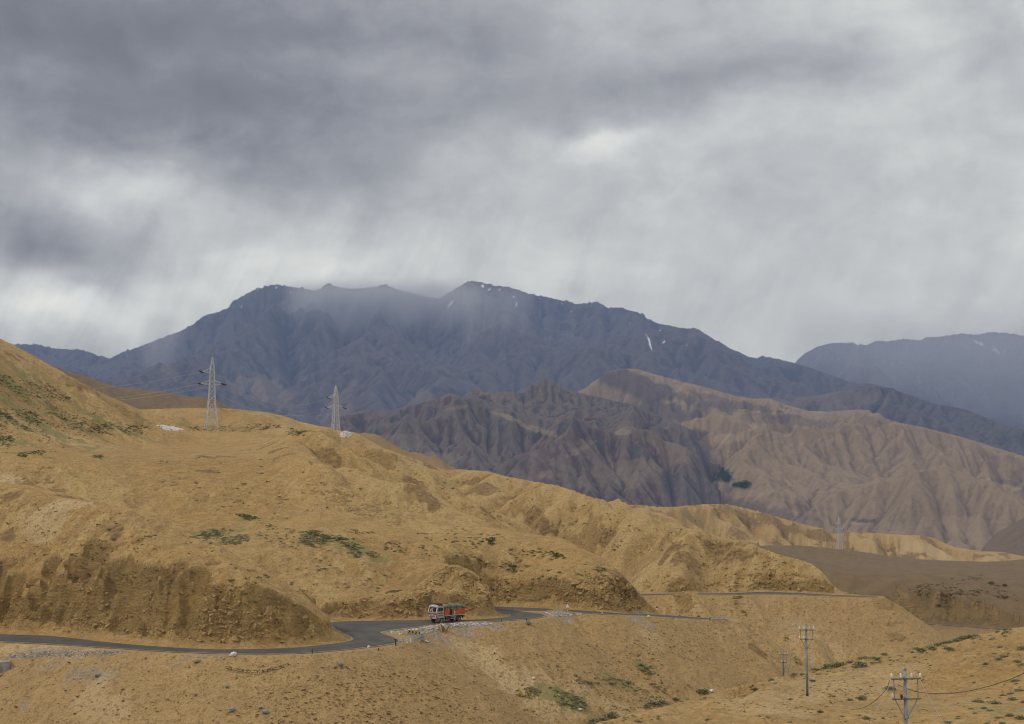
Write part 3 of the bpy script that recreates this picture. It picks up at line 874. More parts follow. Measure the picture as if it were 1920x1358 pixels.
# ------------------------------------------------------------------ ground masks (surface materials, with some light and shade painted in)
def blob_mask(out, lst, ragged=0.5, seed=130):
    """lst: (u, v, half width m along x, half depth m along y, strength[, rotation]) round the ground seen there"""
    for q in lst:
        u, v, sx, sy, a = q[:5]
        rot = q[5] if len(q) > 5 else 0.0
        p = hit(u, v)
        if p is None: continue
        rr = 2.6 * max(sx, sy)
        d0 = math.hypot(p.x, p.y); a0 = math.atan2(p.x, p.y)
        j = np.nonzero(np.abs(NROW - d0) < rr)[0]; i = np.nonzero(np.abs(NAZ - a0) < rr / d0)[0]
        if len(i) == 0 or len(j) == 0: continue
        sl = np.s_[j[0]:j[-1] + 1, i[0]:i[-1] + 1]
        x = NX[sl] - p.x; y = NY[sl] - p.y; z = NZ[sl] - p.z
        c, s = math.cos(rot), math.sin(rot)
        X = (x * c + y * s) / sx; Yy = (-x * s + y * c) / sy
        q2 = X * X + Yy * Yy + (z / max(sx, sy)) ** 2
        n = fbm(NX[sl], NY[sl], max(1.5, min(sx, sy) * 1.2), 4, 0.6, seed)
        w = sstep(1.15 - np.sqrt(q2) + ragged * n, 0.0, 0.55) * a
        out[sl] = np.maximum(out[sl], w)
CRAG = np.zeros_like(NZ); SCRUB = np.zeros_like(NZ); PALE = np.zeros_like(NZ); PLAIN = np.zeros_like(NZ)
_r = NROW[:, None] + 0 * NX
_az = NAZ[None, :] + 0 * NX
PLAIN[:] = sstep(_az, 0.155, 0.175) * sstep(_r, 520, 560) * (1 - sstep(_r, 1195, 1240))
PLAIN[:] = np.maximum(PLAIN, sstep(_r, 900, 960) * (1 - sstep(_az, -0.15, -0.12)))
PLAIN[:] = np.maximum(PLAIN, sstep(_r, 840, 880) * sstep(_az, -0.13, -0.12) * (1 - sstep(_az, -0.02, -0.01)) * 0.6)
# natural outcrops on the gullied faces
_gx, _gy = polar_grad(NZ, NAZ, NROW)
_s = np.hypot(_gx, _gy)
_out = sstep(fbm(NX, NY, 26, 4, 0.55, 150) - 0.9 * DRAIN * 0.3 + (_s - 0.5) * 0.9, 0.45, 0.8) * sstep(_r, 250, 330) * sstep(_s, 0.3, 0.55) * (1 - PLAIN)
ROCK[:] = np.maximum(ROCK, 0.75 * _out)
_g = sstep(-DRAIN + 0.5 * fbm(NX, NY, 9, 3, 0.6, 155), 0.15, 0.9) * sstep(fbm(NX, NY, 55, 3, 0.5, 156), -0.05, 0.40) * sstep(_r, 290, 350) * sstep(_az, -0.13, -0.08) * (1 - PLAIN) * (FILL < 0.5)
CRAG[:] = np.maximum(CRAG, 0.9 * _g)
_c = sstep(fbm(NX, NY, 34, 4, 0.6, 157) - 0.25 * DRAIN, 0.0, 0.5) * sstep(_r, 1230, 1290) * sstep(_az, 0.06, 0.10)
CRAG[:] = np.maximum(CRAG, 0.95 * _c)
blob_mask(CRAG, [
    (905, 915, 9, 5, .9, -0.6), (890, 900, 7, 4, .9, -0.6), (770, 905, 8, 3, .8, -0.9), (800, 930, 7, 3, .8, -0.9), (815, 880, 9, 3, .9, -0.4), (920, 965, 4, 3, .8),
    (1000, 965, 6, 4, .8, -1.0), (1020, 985, 6, 3, .8, -1.0), (1140, 1010, 5, 4, .7, -0.8), (1260, 1030, 6, 3, .8), (1290, 1050, 6, 3, .8), (1345, 1030, 7, 2, .8, -0.5), (1390, 1040, 7, 2, .8, -0.5),
    (1150, 1075, 5, 3, .7), (1175, 1095, 4, 3, .8), (545, 775, 7, 4, .8), (425, 772, 5, 3, .7), (385, 856, 3, 2, .9), (400, 859, 2, 1.5, .9), (420, 857, 3, 2, .9), (393, 884, 4, 2, .8), (497, 838, 4, 2, .8), (520, 845, 4, 2, .8),
    (525, 857, 3, 2, .7), (605, 855, 5, 2, .8), (615, 870, 4, 2, .7), (140, 718, 6, 3, .8), (62, 665, 6, 3, .7), (20, 665, 5, 3, .7), (100, 921, 3, 2, .9), (125, 931, 3, 2, .9), (22, 930, 2, 2, .8), (15, 1005, 2, 2, .8), (205, 995, 2, 2, .6),
    (215, 1000, 1.5, 3, .8), (1420, 1222, 2.4, 2, 1.0), (1360, 955, 20, 10, .8), (1420, 975, 30, 10, .8), (1390, 995, 24, 12, .7), (1480, 990, 26, 8, .9), (1545, 1000, 24, 8, .9), (1300, 975, 12, 8, .5), (1640, 1015, 18, 8, .6), (1190, 950, 14, 8, .7),
])
blob_mask(PALE, [(105, 955, 4, 5, .8, 0.5), (140, 948, 4, 3, .9), (85, 985, 4, 6, .6, 0.5), (10, 903, 4, 4, .9), (110, 826, 14, 6, .5), (150, 822, 14, 4, .4), (1560, 1285, 9, 5, .45), (1640, 1265, 9, 4, .4), (1440, 1300, 6, 5, .5), (1430, 1330, 4, 5, .5), (1560, 1225, 5, 4, .5),  # first patches paint the lit left shoulder into the colour; later ones pale sand
                 (870, 1215, 4, 3, .7), (900, 1235, 5, 3, .75), (940, 1262, 6, 3, .75), (985, 1288, 6, 3, .7), (1040, 1325, 6, 3, .6), (1100, 1300, 6, 2, .5), (1160, 1330, 5, 2, .5), (170, 1310, 3, 5, .5), (205, 1335, 3, 4, .5), (1215, 1190, 3, 5, .45), (1500, 1190, 4, 5, .4), (1090, 925, 9, 4, .9), (1740, 1035, 26, 14, .8), (1690, 1040, 26, 14, .6), (30, 1212, 6, 1.2, .8), (90, 1214, 8, 1.2, .8), (180, 1218, 5, 1, .6)], 0.5, 160)
blob_mask(GRAV, [(760, 1187, 4, 1.8, .9), (800, 1180, 5, 2, .9), (850, 1175, 5, 1.6, .8), (900, 1171, 5, 1.2, .8), (790, 1195, 4, 1.5, .6), (1040, 1152, 5, 3, .9), (1000, 1146, 4, 1.2, .6), (700, 1222, 4, 1, .45), (45, 1226, 3.5, .7, .9), (85, 1226, 3.5, .8, .9), (125, 1226, 3.5, .8, .9), (165, 1226, 3.5, .7, .9), (205, 1225, 3.0, .6, .8),
                 (90, 1250, 2.5, 1.5, .5), (160, 1262, 3.5, 2, .55), (195, 1273, 3, 1.5, .5), (45, 1325, .8, 2, .5), (1190, 1160, 6, 2, .6), (1250, 1250, 6, 4, .3), (1480, 1165, 5, 4, .4), (380, 1232, 5, 1, .5), (1205, 1150, 2, 1.5, .9)], 0.4, 170)
blob_mask(SCRUB, [(60, 790, 22, 4, .75, -0.25), (150, 800, 18, 4, .8, -0.2), (20, 715, 14, 4, .7, -.3), (60, 725, 16, 4, .6, -.3), (20, 790, 12, 4, .7), (110, 815, 10, 3, .7), (220, 803, 16, 3, .8), (10, 825, 8, 4, .7), (55, 852, 8, 1.5, .9), (185, 856, 3, 2, .8), (450, 803, 14, 3, .8), (370, 805, 8, 3, .8), (500, 800, 10, 2, .7), (555, 811, 8, 2, .7), (400, 1000, 7, 3, .8), (440, 1010, 6, 3, .6),
                  (470, 973, 4, 2, .9), (610, 1005, 6, 2, .9), (640, 1015, 6, 2, .9), (660, 1022, 5, 2, .8), (690, 1040, 5, 2, .8), (590, 1015, 5, 2, .7), (880, 1275, 1, 1, .5), (1040, 1305, 4, 3, .9), (1080, 1320, 3, 3, .7), (1150, 1275, 4, 2, .6), (1200, 1295, 2, 2, .5), (1210, 1250, 2, 2, .8), (1350, 1290, 2, 2, .4), (1880, 1330, 6, 4, .5), (1300, 1165, 2, 1.5, .3)], 0.7, 180)
near = grid_mesh('ground', NX, NY, NZ, M_GROUND, True, {'rock': ROCK, 'grav': GRAV, 'scrub': SCRUB, 'pale': PALE, 'plain': PLAIN, 'fill': FILL, 'crag': CRAG, 'streak': np.clip(STREAK + 0.28 * np.clip(DRAIN, -1.5, 1.5) * (1 - FILL), -1, 1)})  # DRAIN term paints highlights on spur crests and darker gullies beside the runnel streaks
tag(near, 'sandy ochre hills, gullied slopes and road cuttings', None, None, 'structure')
def road_mesh(S):
    X, Y, Z = S[:, :, 0], S[:, :, 1], S[:, :, 2] + 0.02
    w = np.linalg.norm(S[:, -1] - S[:, 0], axis=-1)[:, None]
    t = np.linspace(0, 1, S.shape[1])[None, :]
    m = np.minimum(t, 1 - t) * w
    edge = 1 - sstep(m, 0.0, 0.9)
    track = np.exp(-((t - 0.27) / 0.09) ** 2) + np.exp(-((t - 0.73) / 0.09) ** 2) + 0 * w
    Z = Z - 0.05 * edge * (m < 0.01)
    return tag(grid_mesh('road', X, Y, Z, M_ASPH, True, {'edge': edge, 'track': track}), 'dark asphalt road', None, None, 'structure')
for S_ in ROADS:
    # finer cross section for clean edges
    road_mesh(S_)
# ------------------------------------------------------------------ far mountains
def rock_material(name, stops, streak, dusty=None, snow=False, scale=1.0):
    m, t, b_ = new_mat(name)
    pos = t.new('ShaderNodeNewGeometry').outputs['Position']
    dr = attr(t, 'drain')
    n = t.noise(pos, 0.0012 * scale, 6, 0.62, 0.6)
    n2 = t.noise(pos, 0.008 * scale, 6, 0.65)
    f = t.math('ADD', t.math('MULTIPLY', n, 0.6), t.math('MULTIPLY', n2, 0.4))
    col = t.ramp(f, stops)
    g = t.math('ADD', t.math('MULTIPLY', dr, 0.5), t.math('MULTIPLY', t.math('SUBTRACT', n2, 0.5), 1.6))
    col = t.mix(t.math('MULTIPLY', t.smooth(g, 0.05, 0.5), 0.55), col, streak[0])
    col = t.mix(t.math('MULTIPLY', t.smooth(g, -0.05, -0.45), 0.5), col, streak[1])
    if dusty:
        col = t.mix(attr(t, 'dusty'), col, dusty)
    gr = attr(t, 'green')
    col = t.mix(gr, col, (0.050, 0.085, 0.030))
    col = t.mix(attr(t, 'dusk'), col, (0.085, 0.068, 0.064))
    sn = attr(t, 'snow')
    col = t.mix(sn, col, (0.85, 0.87, 0.90))
    t.put(b_.inputs['Base Color'], col)
    b_.inputs['Roughness'].default_value = 0.95
    bump = t.new('ShaderNodeBump')
    bump.inputs['Strength'].default_value = 1.0
    bump.inputs['Distance'].default_value = 16.0 / scale
    t.put(bump.inputs['Height'], t.noise(pos, 0.03 * scale, 6, 0.7))
    t.l.new(bump.outputs[0], b_.inputs['Normal'])
    return m
M_DARK = rock_material('dark_slate_rock', [(0.34, (0.032, 0.031, 0.032)), (0.45, (0.070, 0.062, 0.056)), (0.54, (0.050, 0.055, 0.052)), (0.66, (0.098, 0.088, 0.076))],
                       ((0.140, 0.118, 0.100), (0.030, 0.026, 0.028)), (0.20, 0.15, 0.105))  # dark slate; the main range's cloud shadow is put into this albedo too
M_MID = rock_material('mixed_dark_rock', [(0.34, (0.040, 0.030, 0.032)), (0.42, (0.105, 0.078, 0.064)), (0.48, (0.068, 0.068, 0.068)), (0.54, (0.095, 0.052, 0.046)), (0.60, (0.13, 0.100, 0.074)), (0.68, (0.21, 0.165, 0.115))],
                      ((0.185, 0.155, 0.125), (0.050, 0.044, 0.048)), (0.26, 0.20, 0.13), scale=2.2)
M_TAN = rock_material('tan_rock', [(0.34, (0.150, 0.105, 0.068)), (0.45, (0.250, 0.178, 0.105)), (0.54, (0.200, 0.145, 0.095)), (0.66, (0.31, 0.225, 0.130))],
                      ((0.33, 0.245, 0.145), (0.120, 0.092, 0.072)), (0.34, 0.25, 0.15), scale=2.0)
FAR = {}
def mountain(name, mat, u0, u1, nu, segs, ctrl, crest, foot_d, gul, swell, seed, rug=1.0, marks=None, spurs=None, cell=0):
    az = np.linspace(ray(u0, 800)[0], ray(u1, 800)[0], nu)
    rows = rows_of(segs)
    Z = ctrl.surface(az, rows, 4, 1e-6)
    X = rows[:, None] * np.sin(az)[None, :]; Y = rows[:, None] * np.cos(az)[None, :]
    dist = np.array([p[2] for p in crest]); cu = np.array([ray(p[0], p[1])[0] for p in crest]); ct = np.array([ray(p[0], p[1])[1] for p in crest])
    dcrest = np.interp(az, cu, dist)[None, :]
    fd = np.interp(az, *zip(*[(ray(u, 800)[0], d) for (u, d) in foot_d]))[None, :]
    rr = rows[:, None]
    up = sstep(rr, fd - 0.05 * (dcrest - fd), fd + 0.14 * (dcrest - fd))
    wl, amp = swell
    wx = fbm(X, Y, wl * 1.3, 3, 0.5, seed + 5) * wl * 0.30; wy = fbm(X, Y, wl * 1.3, 3, 0.5, seed + 9) * wl * 0.30
    Z = Z + amp * up * (ridged(X + wx, Y + wy, wl, 5, 0.45, seed) - 0.9)
    if spurs:
        # long spurs running down across the slope
        wl, amp, ang = spurs
        q = (X * math.cos(ang) + Y * math.sin(ang)) / wl + 0.55 * fbm(X, Y, wl * 1.6, 3, 0.5, seed + 15)
        tri = np.abs((q % 1.0) * 2 - 1)
        Z = Z + amp * up * (np.sqrt(tri * tri + 0.006) - 0.5) * (1 - 0.8 * np.exp(-((rr - dcrest) / (0.02 * dcrest)) ** 2))
    calm = np.exp(-((rr - dcrest) / (0.035 * dcrest)) ** 2)
    # carve valleys with running water on a square grid, then bring the result back
    if cell:
        x0, x1, y0, y1 = X.min(), X.max(), Y.min(), Y.max()
        gxs = np.arange(x0, x1, cell); gys = np.arange(y0, y1, cell)
        GX, GY = np.meshgrid(gxs, gys)
        ca = np.clip((np.arctan2(GX, GY) - az[0]) / (az[1] - az[0]), 0, nu - 1.001); cr_ = np.clip(np.interp(np.hypot(GX, GY), rows, np.arange(len(rows))), 0, len(rows) - 1.001)
        def pick(A, i, j):
            i0 = i.astype(int); j0 = j.astype(int); fi = i - i0; fj = j - j0
            return (A[j0, i0] * (1 - fi) + A[j0, i0 + 1] * fi) * (1 - fj) + (A[j0 + 1, i0] * (1 - fi) + A[j0 + 1, i0 + 1] * fi) * fj
        Z0 = pick(Z, ca, cr_); U0 = pick(up + 0 * Z, ca, cr_)
        Z0n = Z0 + 0.6 * cell * perlin(GX / (3 * cell), GY / (3 * cell), seed + 3) + 2.2 * cell * fbm(GX, GY, 14 * cell, 3, 0.5, seed + 4)
        ZE, LA = erode(Z0n, cell, U0, 110, 0.024, 0.90, 0.02, seed)
        D0 = ZE - Z0
        up2 = lambda A: cubic_up(cubic_up(A, 2, 2 * A.shape[0] - 1).T, 2, 2 * A.shape[1] - 1).T
        D2 = up2(D0); L2 = up2(LA)
        fi = np.clip((X - x0) / cell * 2, 0, D2.shape[1] - 1.001); fj = np.clip((Y - y0) / cell * 2, 0, D2.shape[0] - 1.001)
        Z = Z + 0.75 * pick(D2, fi, fj)
        flow = pick(L2, fi, fj)
    else:
        flow = np.zeros_like(Z)
    gx, gy = polar_grad(Z, az, rows)
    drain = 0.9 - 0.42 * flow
    for i, (wl, amp) in enumerate(gul):
        s = np.hypot(gx, gy)
        w = sstep(s, 0.06, 0.5) * (0.15 + 0.85 * up) * (1 - (0.5, 0.8, 0.9)[min(i, 2)] * calm)
        wx = fbm(X, Y, wl * 2.5, 2, 0.5, seed + 60 + i) * wl * 0.35
        wy = fbm(X, Y, wl * 2.5, 2, 0.5, seed + 70 + i) * wl * 0.35
        H, hx, hy = gully(X + wx, Y + wy, gx, gy, wl, seed + 20 + i)
        H = sharpen(H)
        Z = Z + amp * w * H
        gx = gx + amp * w * hx; gy = gy + amp * w * hy
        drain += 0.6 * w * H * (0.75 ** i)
    Z = Z + rug * up * (1 - 0.6 * calm) * (ridged(X, Y, 90, 4, 0.55, seed + 40) - 0.9) * 7
    # bring the skyline back to the surveyed crest
    e = Z / rr
    have = e.max(axis=0)
    want = np.interp(az, cu, ct)
    dl = want - have
    k = np.ones(5) / 5
    dl = np.convolve(np.pad(dl, 2, 'edge'), k, 'valid')
    w = sstep(rr, fd, fd + 0.9 * (dcrest - fd))
    Z = Z + dl[None, :] * w * rr
    # no freestanding needles above the surveyed crest, only small crags
    o_ = az * 0 + seed
    jag = (1.6 * fbm(az * 300.0, o_, 1.0, 2, 0.5, seed + 1) + 2.6 * (0.55 - np.abs(perlin(az * 620.0, o_, seed + 2))) + 0.7 * (0.5 - np.abs(perlin(az * 1300.0, o_, seed + 3)))) * min(rug, 1.3) * (0.5 + 1.3 * sstep(perlin(az * 70.0, o_, seed + 4), -0.3, 0.5)) / FPX
    Z = Z + jag[None, :] * rr * np.exp(-((rr - dcrest) / (0.030 * dcrest)) ** 2)
    Z = np.minimum(Z, (want + jag)[None, :] * rr)
    at = {'drain': drain, 'green': np.zeros_like(Z), 'snow': np.zeros_like(Z), 'dusty': np.zeros_like(Z), 'dusk': np.zeros_like(Z)}
    def find(u, v):
        a, t = ray(u, v)
        i = int(np.argmin(np.abs(az - a)))
        k_ = np.nonzero(Z[:, i] / rows >= t)[0]
        if len(k_) == 0: return None
        j = k_[0]
        return X[j, i], Y[j, i], Z[j, i]
    for (kind, u, v, sx, sy, a, rot) in (marks or []):
        p = find(u, v)
        if p is None: continue
        x = X - p[0]; y = Y - p[1]; z = Z - p[2]
        c, s = math.cos(rot), math.sin(rot)
        # across / up the slope as seen from the road
        qx = (x * c + z * s) / sx; qy = (-x * s + z * c) / sy
        q = np.sqrt(qx * qx + qy * qy + (y / (6 * max(sx, sy))) ** 2)
        n = fbm(X, Y, min(sx, sy) * 2.0, 4, 0.6, seed + 80)
        at[kind] = np.maximum(at[kind], sstep(1.1 - q + 0.45 * n, 0.0, 0.3) * a)
    o = grid_mesh('mountain', X, Y, Z, mat, True, at)
    FAR[name] = (o, az, rows, Z)
    return o

# main dark range
CR1 = [(-260, 650, 9600), (-100, 645, 9500), (30, 646, 9400), (60, 647, 9400), (100, 654, 9400), (130, 656, 9400), (160, 659, 9300), (190, 670, 9200), (207, 673, 9100), (225, 663, 9000), (260, 652, 9000), (290, 640, 9000),
       (330, 625, 9000), (360, 612, 9000), (375, 600, 9000), (385, 592, 9000), (400, 588, 9000), (425, 580, 9000), (440, 565, 9000), (470, 548, 9000), (500, 537, 9000), (520, 534, 9000), (545, 539, 9000), (560, 541, 9000),
       (590, 546, 9000), (603, 541, 9000), (612, 532, 9000), (625, 536, 9000), (640, 541, 9000), (660, 542, 9000), (700, 540, 9000), (722, 535, 9000), (760, 547, 9000), (800, 557, 9000), (825, 560, 9000), (840, 550, 8950),
       (870, 533, 8900), (885, 527, 8900), (905, 531, 8900), (925, 536, 8900), (950, 538, 8900), (980, 548, 8900), (1010, 556, 8850), (1050, 563, 8800), (1080, 571, 8800), (1105, 570, 8800), (1120, 566, 8800), (1140, 578, 8800),
       (1165, 577, 8800), (1200, 589, 8750), (1215, 599, 8750), (1230, 606, 8700), (1270, 615, 8700), (1290, 618, 8700), (1305, 616, 8700), (1320, 625, 8700), (1340, 638, 8650), (1370, 655, 8600), (1400, 668, 8500), (1412, 672, 8500),
       (1440, 670, 8400), (1470, 677, 8300), (1490, 682, 8200), (1540, 698, 8000), (1600, 720, 7800), (1700, 752, 7600)]
c1 = Ctrl()
c1.v(*CR1[::2])
c1.z(*[(u, ray(u, v)[1] * d - 500, d + 1500) for (u, v, d) in CR1[::6]])
c1.v((-200, 800, 6000), (0, 790, 6100), (200, 775, 6300), (400, 800, 6300), (600, 795, 6300), (800, 765, 6500), (900, 742, 6700), (1000, 732, 6900), (1100, 712, 7100), (1300, 700, 7200), (1450, 705, 7200), (1600, 760, 6900), (1700, 780, 6800))
c1.v((300, 700, 7700), (450, 660, 7700), (600, 660, 7600), (750, 660, 7700), (900, 640, 7800), (1050, 640, 7850), (1200, 660, 7900), (1330, 670, 7900))
c1.z(*[(u, -150, 5200) for u in range(-200, 1800, 200)])
S1 = [('snow', 1217, 643, 4.5, 60, 1, 0.05), ('snow', 1246, 642, 3.2, 14, .9, -0.7), ('snow', 1180, 608, 4.2, 5.6, .9, 0), ('snow', 1237, 620, 7.0, 4.2, .9, 0), ('snow', 845, 572, 6, 26, 1, -0.6), ('snow', 905, 538, 9.8, 11.2, 1, 0.3), ('snow', 917, 543, 8.4, 7.0, 1, 0.5),
      ('snow', 965, 556, 7.0, 7.0, .9, 0.4), ('snow', 968, 572, 2.8, 14.0, .9, 0), ('snow', 518, 541, 7.0, 5.6, .9, 0), ('snow', 545, 549, 5.6, 4.2, .9, 0), ('snow', 484, 546, 5.6, 5.6, .9, 0), ('snow', 620, 567, 3.5, 9.8, .9, 0), ('snow', 706, 575, 4.2, 14.0, .8, 0.3),
      ('snow', 705, 555, 3.5, 9.8, .8, 0.2), ('snow', 1288, 648, 4.2, 3.5, .9, 0), ('snow', 1053, 571, 5.6, 4.2, .9, 0), ('snow', 1072, 584, 4.2, 4.2, .8, 0), ('snow', 935, 545, 7.0, 4.2, .9, 0), ('snow', 884, 532, 5.6, 5.6, .9, 0), ('snow', 453, 577, 4.2, 4.2, .9, 0),
      ('dusty', 510, 735, 50, 160, .8, 0.9), ('dusty', 470, 730, 30, 120, .6, 0.8), ('dusty', 620, 775, 80, 60, .55, 0), ('dusty', 640, 745, 40, 90, .5, -0.6), ('dusty', 790, 745, 60, 40, .5, -0.7), ('dusty', 310, 690, 20, 120, .5, 0.9)]
mt1 = mountain('main', M_DARK, -230, 1680, 1000, [(5200, 6300, 40), (6300, 9500, 640), (9500, 11500, 40)], c1, CR1, [(-230, 6000), (600, 6200), (1000, 6700), (1700, 6900)],
               ((90, 9), (45, 4)), (1500, 150), 210, 1.3, S1, (900, 90, 0.35), 19.0)
tag(mt1, 'dark slate mountain range with snow in its gullies under rain cloud', None, None, 'structure')

# dim range far right, in the rain
CR4 = [(1380, 720, 11500), (1450, 700, 11500), (1490, 682, 11500), (1500, 670, 11500), (1512, 662, 11500), (1535, 650, 11500), (1560, 643, 11500), (1600, 646, 11500), (1625, 648, 11500), (1640, 640, 11500), (1668, 641, 11500), (1700, 636, 11600), (1722, 640, 11600), (1740, 633, 11600), (1770, 632, 11600), (1800, 626, 11700), (1830, 629, 11700), (1860, 624, 11700), (1920, 630, 11800), (2100, 640, 11800)]
c4 = Ctrl()
c4.v(*CR4)
c4.z(*[(u, ray(u, v)[1] * d - 500, d + 1500) for (u, v, d) in CR4[::3]])
c4.v((1400, 745, 9400), (1550, 735, 9000), (1700, 770, 8700), (1850, 810, 8500), (1950, 830, 8500), (2100, 840, 8500), (1650, 700, 10200), (1850, 720, 10200), (1520, 690, 10600))
c4.z(*[(u, -100, 7600) for u in range(1380, 2120, 120)])
S4 = [('snow', 1608, 648, 15.4, 3.5, .9, 0), ('snow', 1838, 645, 14, 40, .9, 0.5), ('snow', 1868, 660, 16, 34, .8, 0.9), ('snow', 1660, 680, 7.0, 4.2, .8, 0), ('snow', 1675, 683, 7.0, 5.6, .8, 0), ('snow', 1690, 679, 7.0, 4.2, .8, 0), ('snow', 1700, 662, 8.4, 4.2, .7, 0), ('snow', 1830, 682, 7.0, 3.5, .8, 0), ('snow', 1842, 680, 7.0, 3.5, .8, 0)]
mt4 = mountain('rain', M_DARK, 1380, 2090, 520, [(7600, 8500, 40), (8500, 12200, 420), (12200, 13500, 40)], c4, CR4, [(1380, 8600), (2100, 8400)],
               ((110, 10),), (1800, 130), 310, 1.8, S4, None, 24.0)
tag(mt4, 'distant mountain range vanishing in rain', None, None, 'structure')

# dark ridge before it
CR5 = [(1360, 740, 6900), (1440, 745, 6800), (1500, 745, 6700), (1545, 742, 6600), (1575, 727, 6500), (1609, 720, 6500), (1630, 720, 6500), (1650, 724, 6450), (1690, 736, 6400), (1725, 750, 6350), (1760, 760, 6300), (1800, 766, 6250), (1825, 775, 6200),
       (1856, 788, 6150), (1890, 800, 6100), (1920, 806, 6050), (2090, 850, 6000)]
c5 = Ctrl()
c5.v(*CR5)
c5.z(*[(u, ray(u, v)[1] * d - 250, d + 700) for (u, v, d) in CR5[::3]])
c5.z(*[(u, 60, 5300) for u in range(1360, 2100, 120)])
mt5 = mountain('ridge', M_DARK, 1380, 2080, 520, [(5300, 6700, 300), (6700, 7600, 40)], c5, CR5, [(1380, 5400), (2100, 5300)], ((60, 5),), (900, 60), 410, 1.0,
               [('dusty', 1560, 750, 200, 50, .5, 0)], None, 13.0)
tag(mt5, 'dark rounded ridge behind the tan massif', None, None, 'structure')

# tan massif
CR3 = [(1040, 750, 5600), (1095, 730, 5600), (1110, 718, 5600), (1144, 697, 5600), (1170, 692, 5600), (1192, 692, 5550), (1240, 706, 5500), (1297, 720, 5400), (1335, 730, 5300), (1383, 744, 5100), (1410, 748, 5000), (1441, 747, 4800), (1460, 753, 4750),
       (1479, 761, 4700), (1517, 771, 4650), (1560, 772, 4600), (1613, 768, 4500), (1652, 775, 4450), (1690, 790, 4350), (1719, 798, 4300), (1760, 808, 4200), (1805, 820, 4150), (1860, 838, 4050), (1910, 853, 4000), (2080, 900, 3800)]
def nearer(pts, a, b_, k): return [(u, v, b_ + (d - a) * k) for (u, v, d) in pts]
CR3 = nearer(CR3, 2050, 3100, 0.45)
c3 = Ctrl()
c3.v(*CR3)
c3.z(*[(u, ray(u, v)[1] * d - 200, d + 600) for (u, v, d) in CR3[::3]])
c3.v(*nearer([(1830, 1035, 2050), (1700, 1015, 2150), (1560, 990, 2250), (1420, 965, 2450), (1330, 945, 2700), (1290, 930, 2900), (1290, 880, 3300), (1320, 860, 3500), (1270, 800, 4300), (1180, 780, 4700), (1100, 770, 4900), (1960, 1040, 2000), (2080, 1050, 2000), (1220, 930, 3000)], 2050, 3100, 0.45))
c3.v(*nearer([(1500, 830, 3700), (1540, 840, 3500), (1580, 880, 3100), (1640, 920, 2750), (1700, 960, 2450), (1440, 820, 3900), (1420, 870, 3300), (1460, 910, 2900), (1360, 900, 3100), (1700, 850, 3600), (1780, 900, 3100), (1850, 950, 2650), (1640, 830, 3800), (1600, 810, 4000),
     (1380, 780, 4500), (1200, 730, 5100), (1300, 750, 4900), (1900, 900, 3300), (1360, 885, 3150), (1400, 912, 2980)], 2050, 3100, 0.45))
c3.z(*[(u, -235, 2600) for u in range(1050, 2100, 120)])
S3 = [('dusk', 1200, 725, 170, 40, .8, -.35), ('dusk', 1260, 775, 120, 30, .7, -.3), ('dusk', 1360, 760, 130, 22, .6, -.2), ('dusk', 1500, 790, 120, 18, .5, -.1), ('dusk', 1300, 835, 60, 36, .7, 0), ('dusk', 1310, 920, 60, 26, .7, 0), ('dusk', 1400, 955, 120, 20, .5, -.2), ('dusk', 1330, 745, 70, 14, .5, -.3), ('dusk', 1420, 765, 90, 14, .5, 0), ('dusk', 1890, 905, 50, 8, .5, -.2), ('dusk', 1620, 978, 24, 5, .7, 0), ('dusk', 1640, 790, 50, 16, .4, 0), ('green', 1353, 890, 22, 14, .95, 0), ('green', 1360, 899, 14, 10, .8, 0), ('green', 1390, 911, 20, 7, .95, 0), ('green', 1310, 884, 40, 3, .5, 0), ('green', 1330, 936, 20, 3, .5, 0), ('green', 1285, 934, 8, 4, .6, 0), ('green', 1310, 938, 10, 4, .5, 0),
      ('dusty', 1370, 822, 50, 14, .8, 0.1), ('dusty', 1450, 800, 150, 10, .6, 0.15), ('dusty', 1420, 925, 40, 10, .6, 0.2), ('dusty', 1820, 1000, 60, 20, .6, -0.5), ('dusty', 1880, 906, 60, 16, .7, -0.2), ('dusty', 1340, 934, 30, 8, .7, 0), ('dusty', 1610, 980, 16, 5, .9, 0.1), ('dusty', 1820, 985, 30, 26, .6, -.4)]
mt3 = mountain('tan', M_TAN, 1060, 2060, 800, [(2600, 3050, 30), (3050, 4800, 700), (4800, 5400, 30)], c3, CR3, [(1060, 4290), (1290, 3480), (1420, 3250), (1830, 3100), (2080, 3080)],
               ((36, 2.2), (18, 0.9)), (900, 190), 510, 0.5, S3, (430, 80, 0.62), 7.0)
tag(mt3, 'tan eroded massif with a tiny green village in its valley', None, None, 'structure')

# dark jagged foothills in the middle
CR2 = [(560, 810, 4300), (600, 795, 4200), (640, 780, 4200), (691, 768, 4200), (720, 772, 4200), (760, 763, 4200), (798, 754, 4150), (820, 748, 4100), (843, 737, 4100), (867, 746, 4100), (875, 738, 4050), (887, 730, 4050), (900, 733, 4050), (918, 740, 4050), (949, 737, 4000), (984, 737, 4000),
       (992, 724, 4000), (997, 720, 4000), (1003, 724, 4000), (1012, 712, 4000), (1018, 708, 4000), (1030, 714, 4000), (1046, 724, 4000), (1059, 729, 3950), (1090, 738, 3900), (1121, 746, 3900), (1150, 752, 3850), (1176, 757, 3800), (1190, 761, 3800), (1207, 770, 3750), (1230, 778, 3700), (1259, 788, 3650), (1290, 805, 3500), (1310, 830, 3300), (1335, 870, 3000)]
CR2 = nearer(CR2, 2450, 3000, 0.55)
c2 = Ctrl()
c2.v(*CR2)
c2.z(*[(u, ray(u, v)[1] * d - 200, d + 600) for (u, v, d) in CR2[::3]])
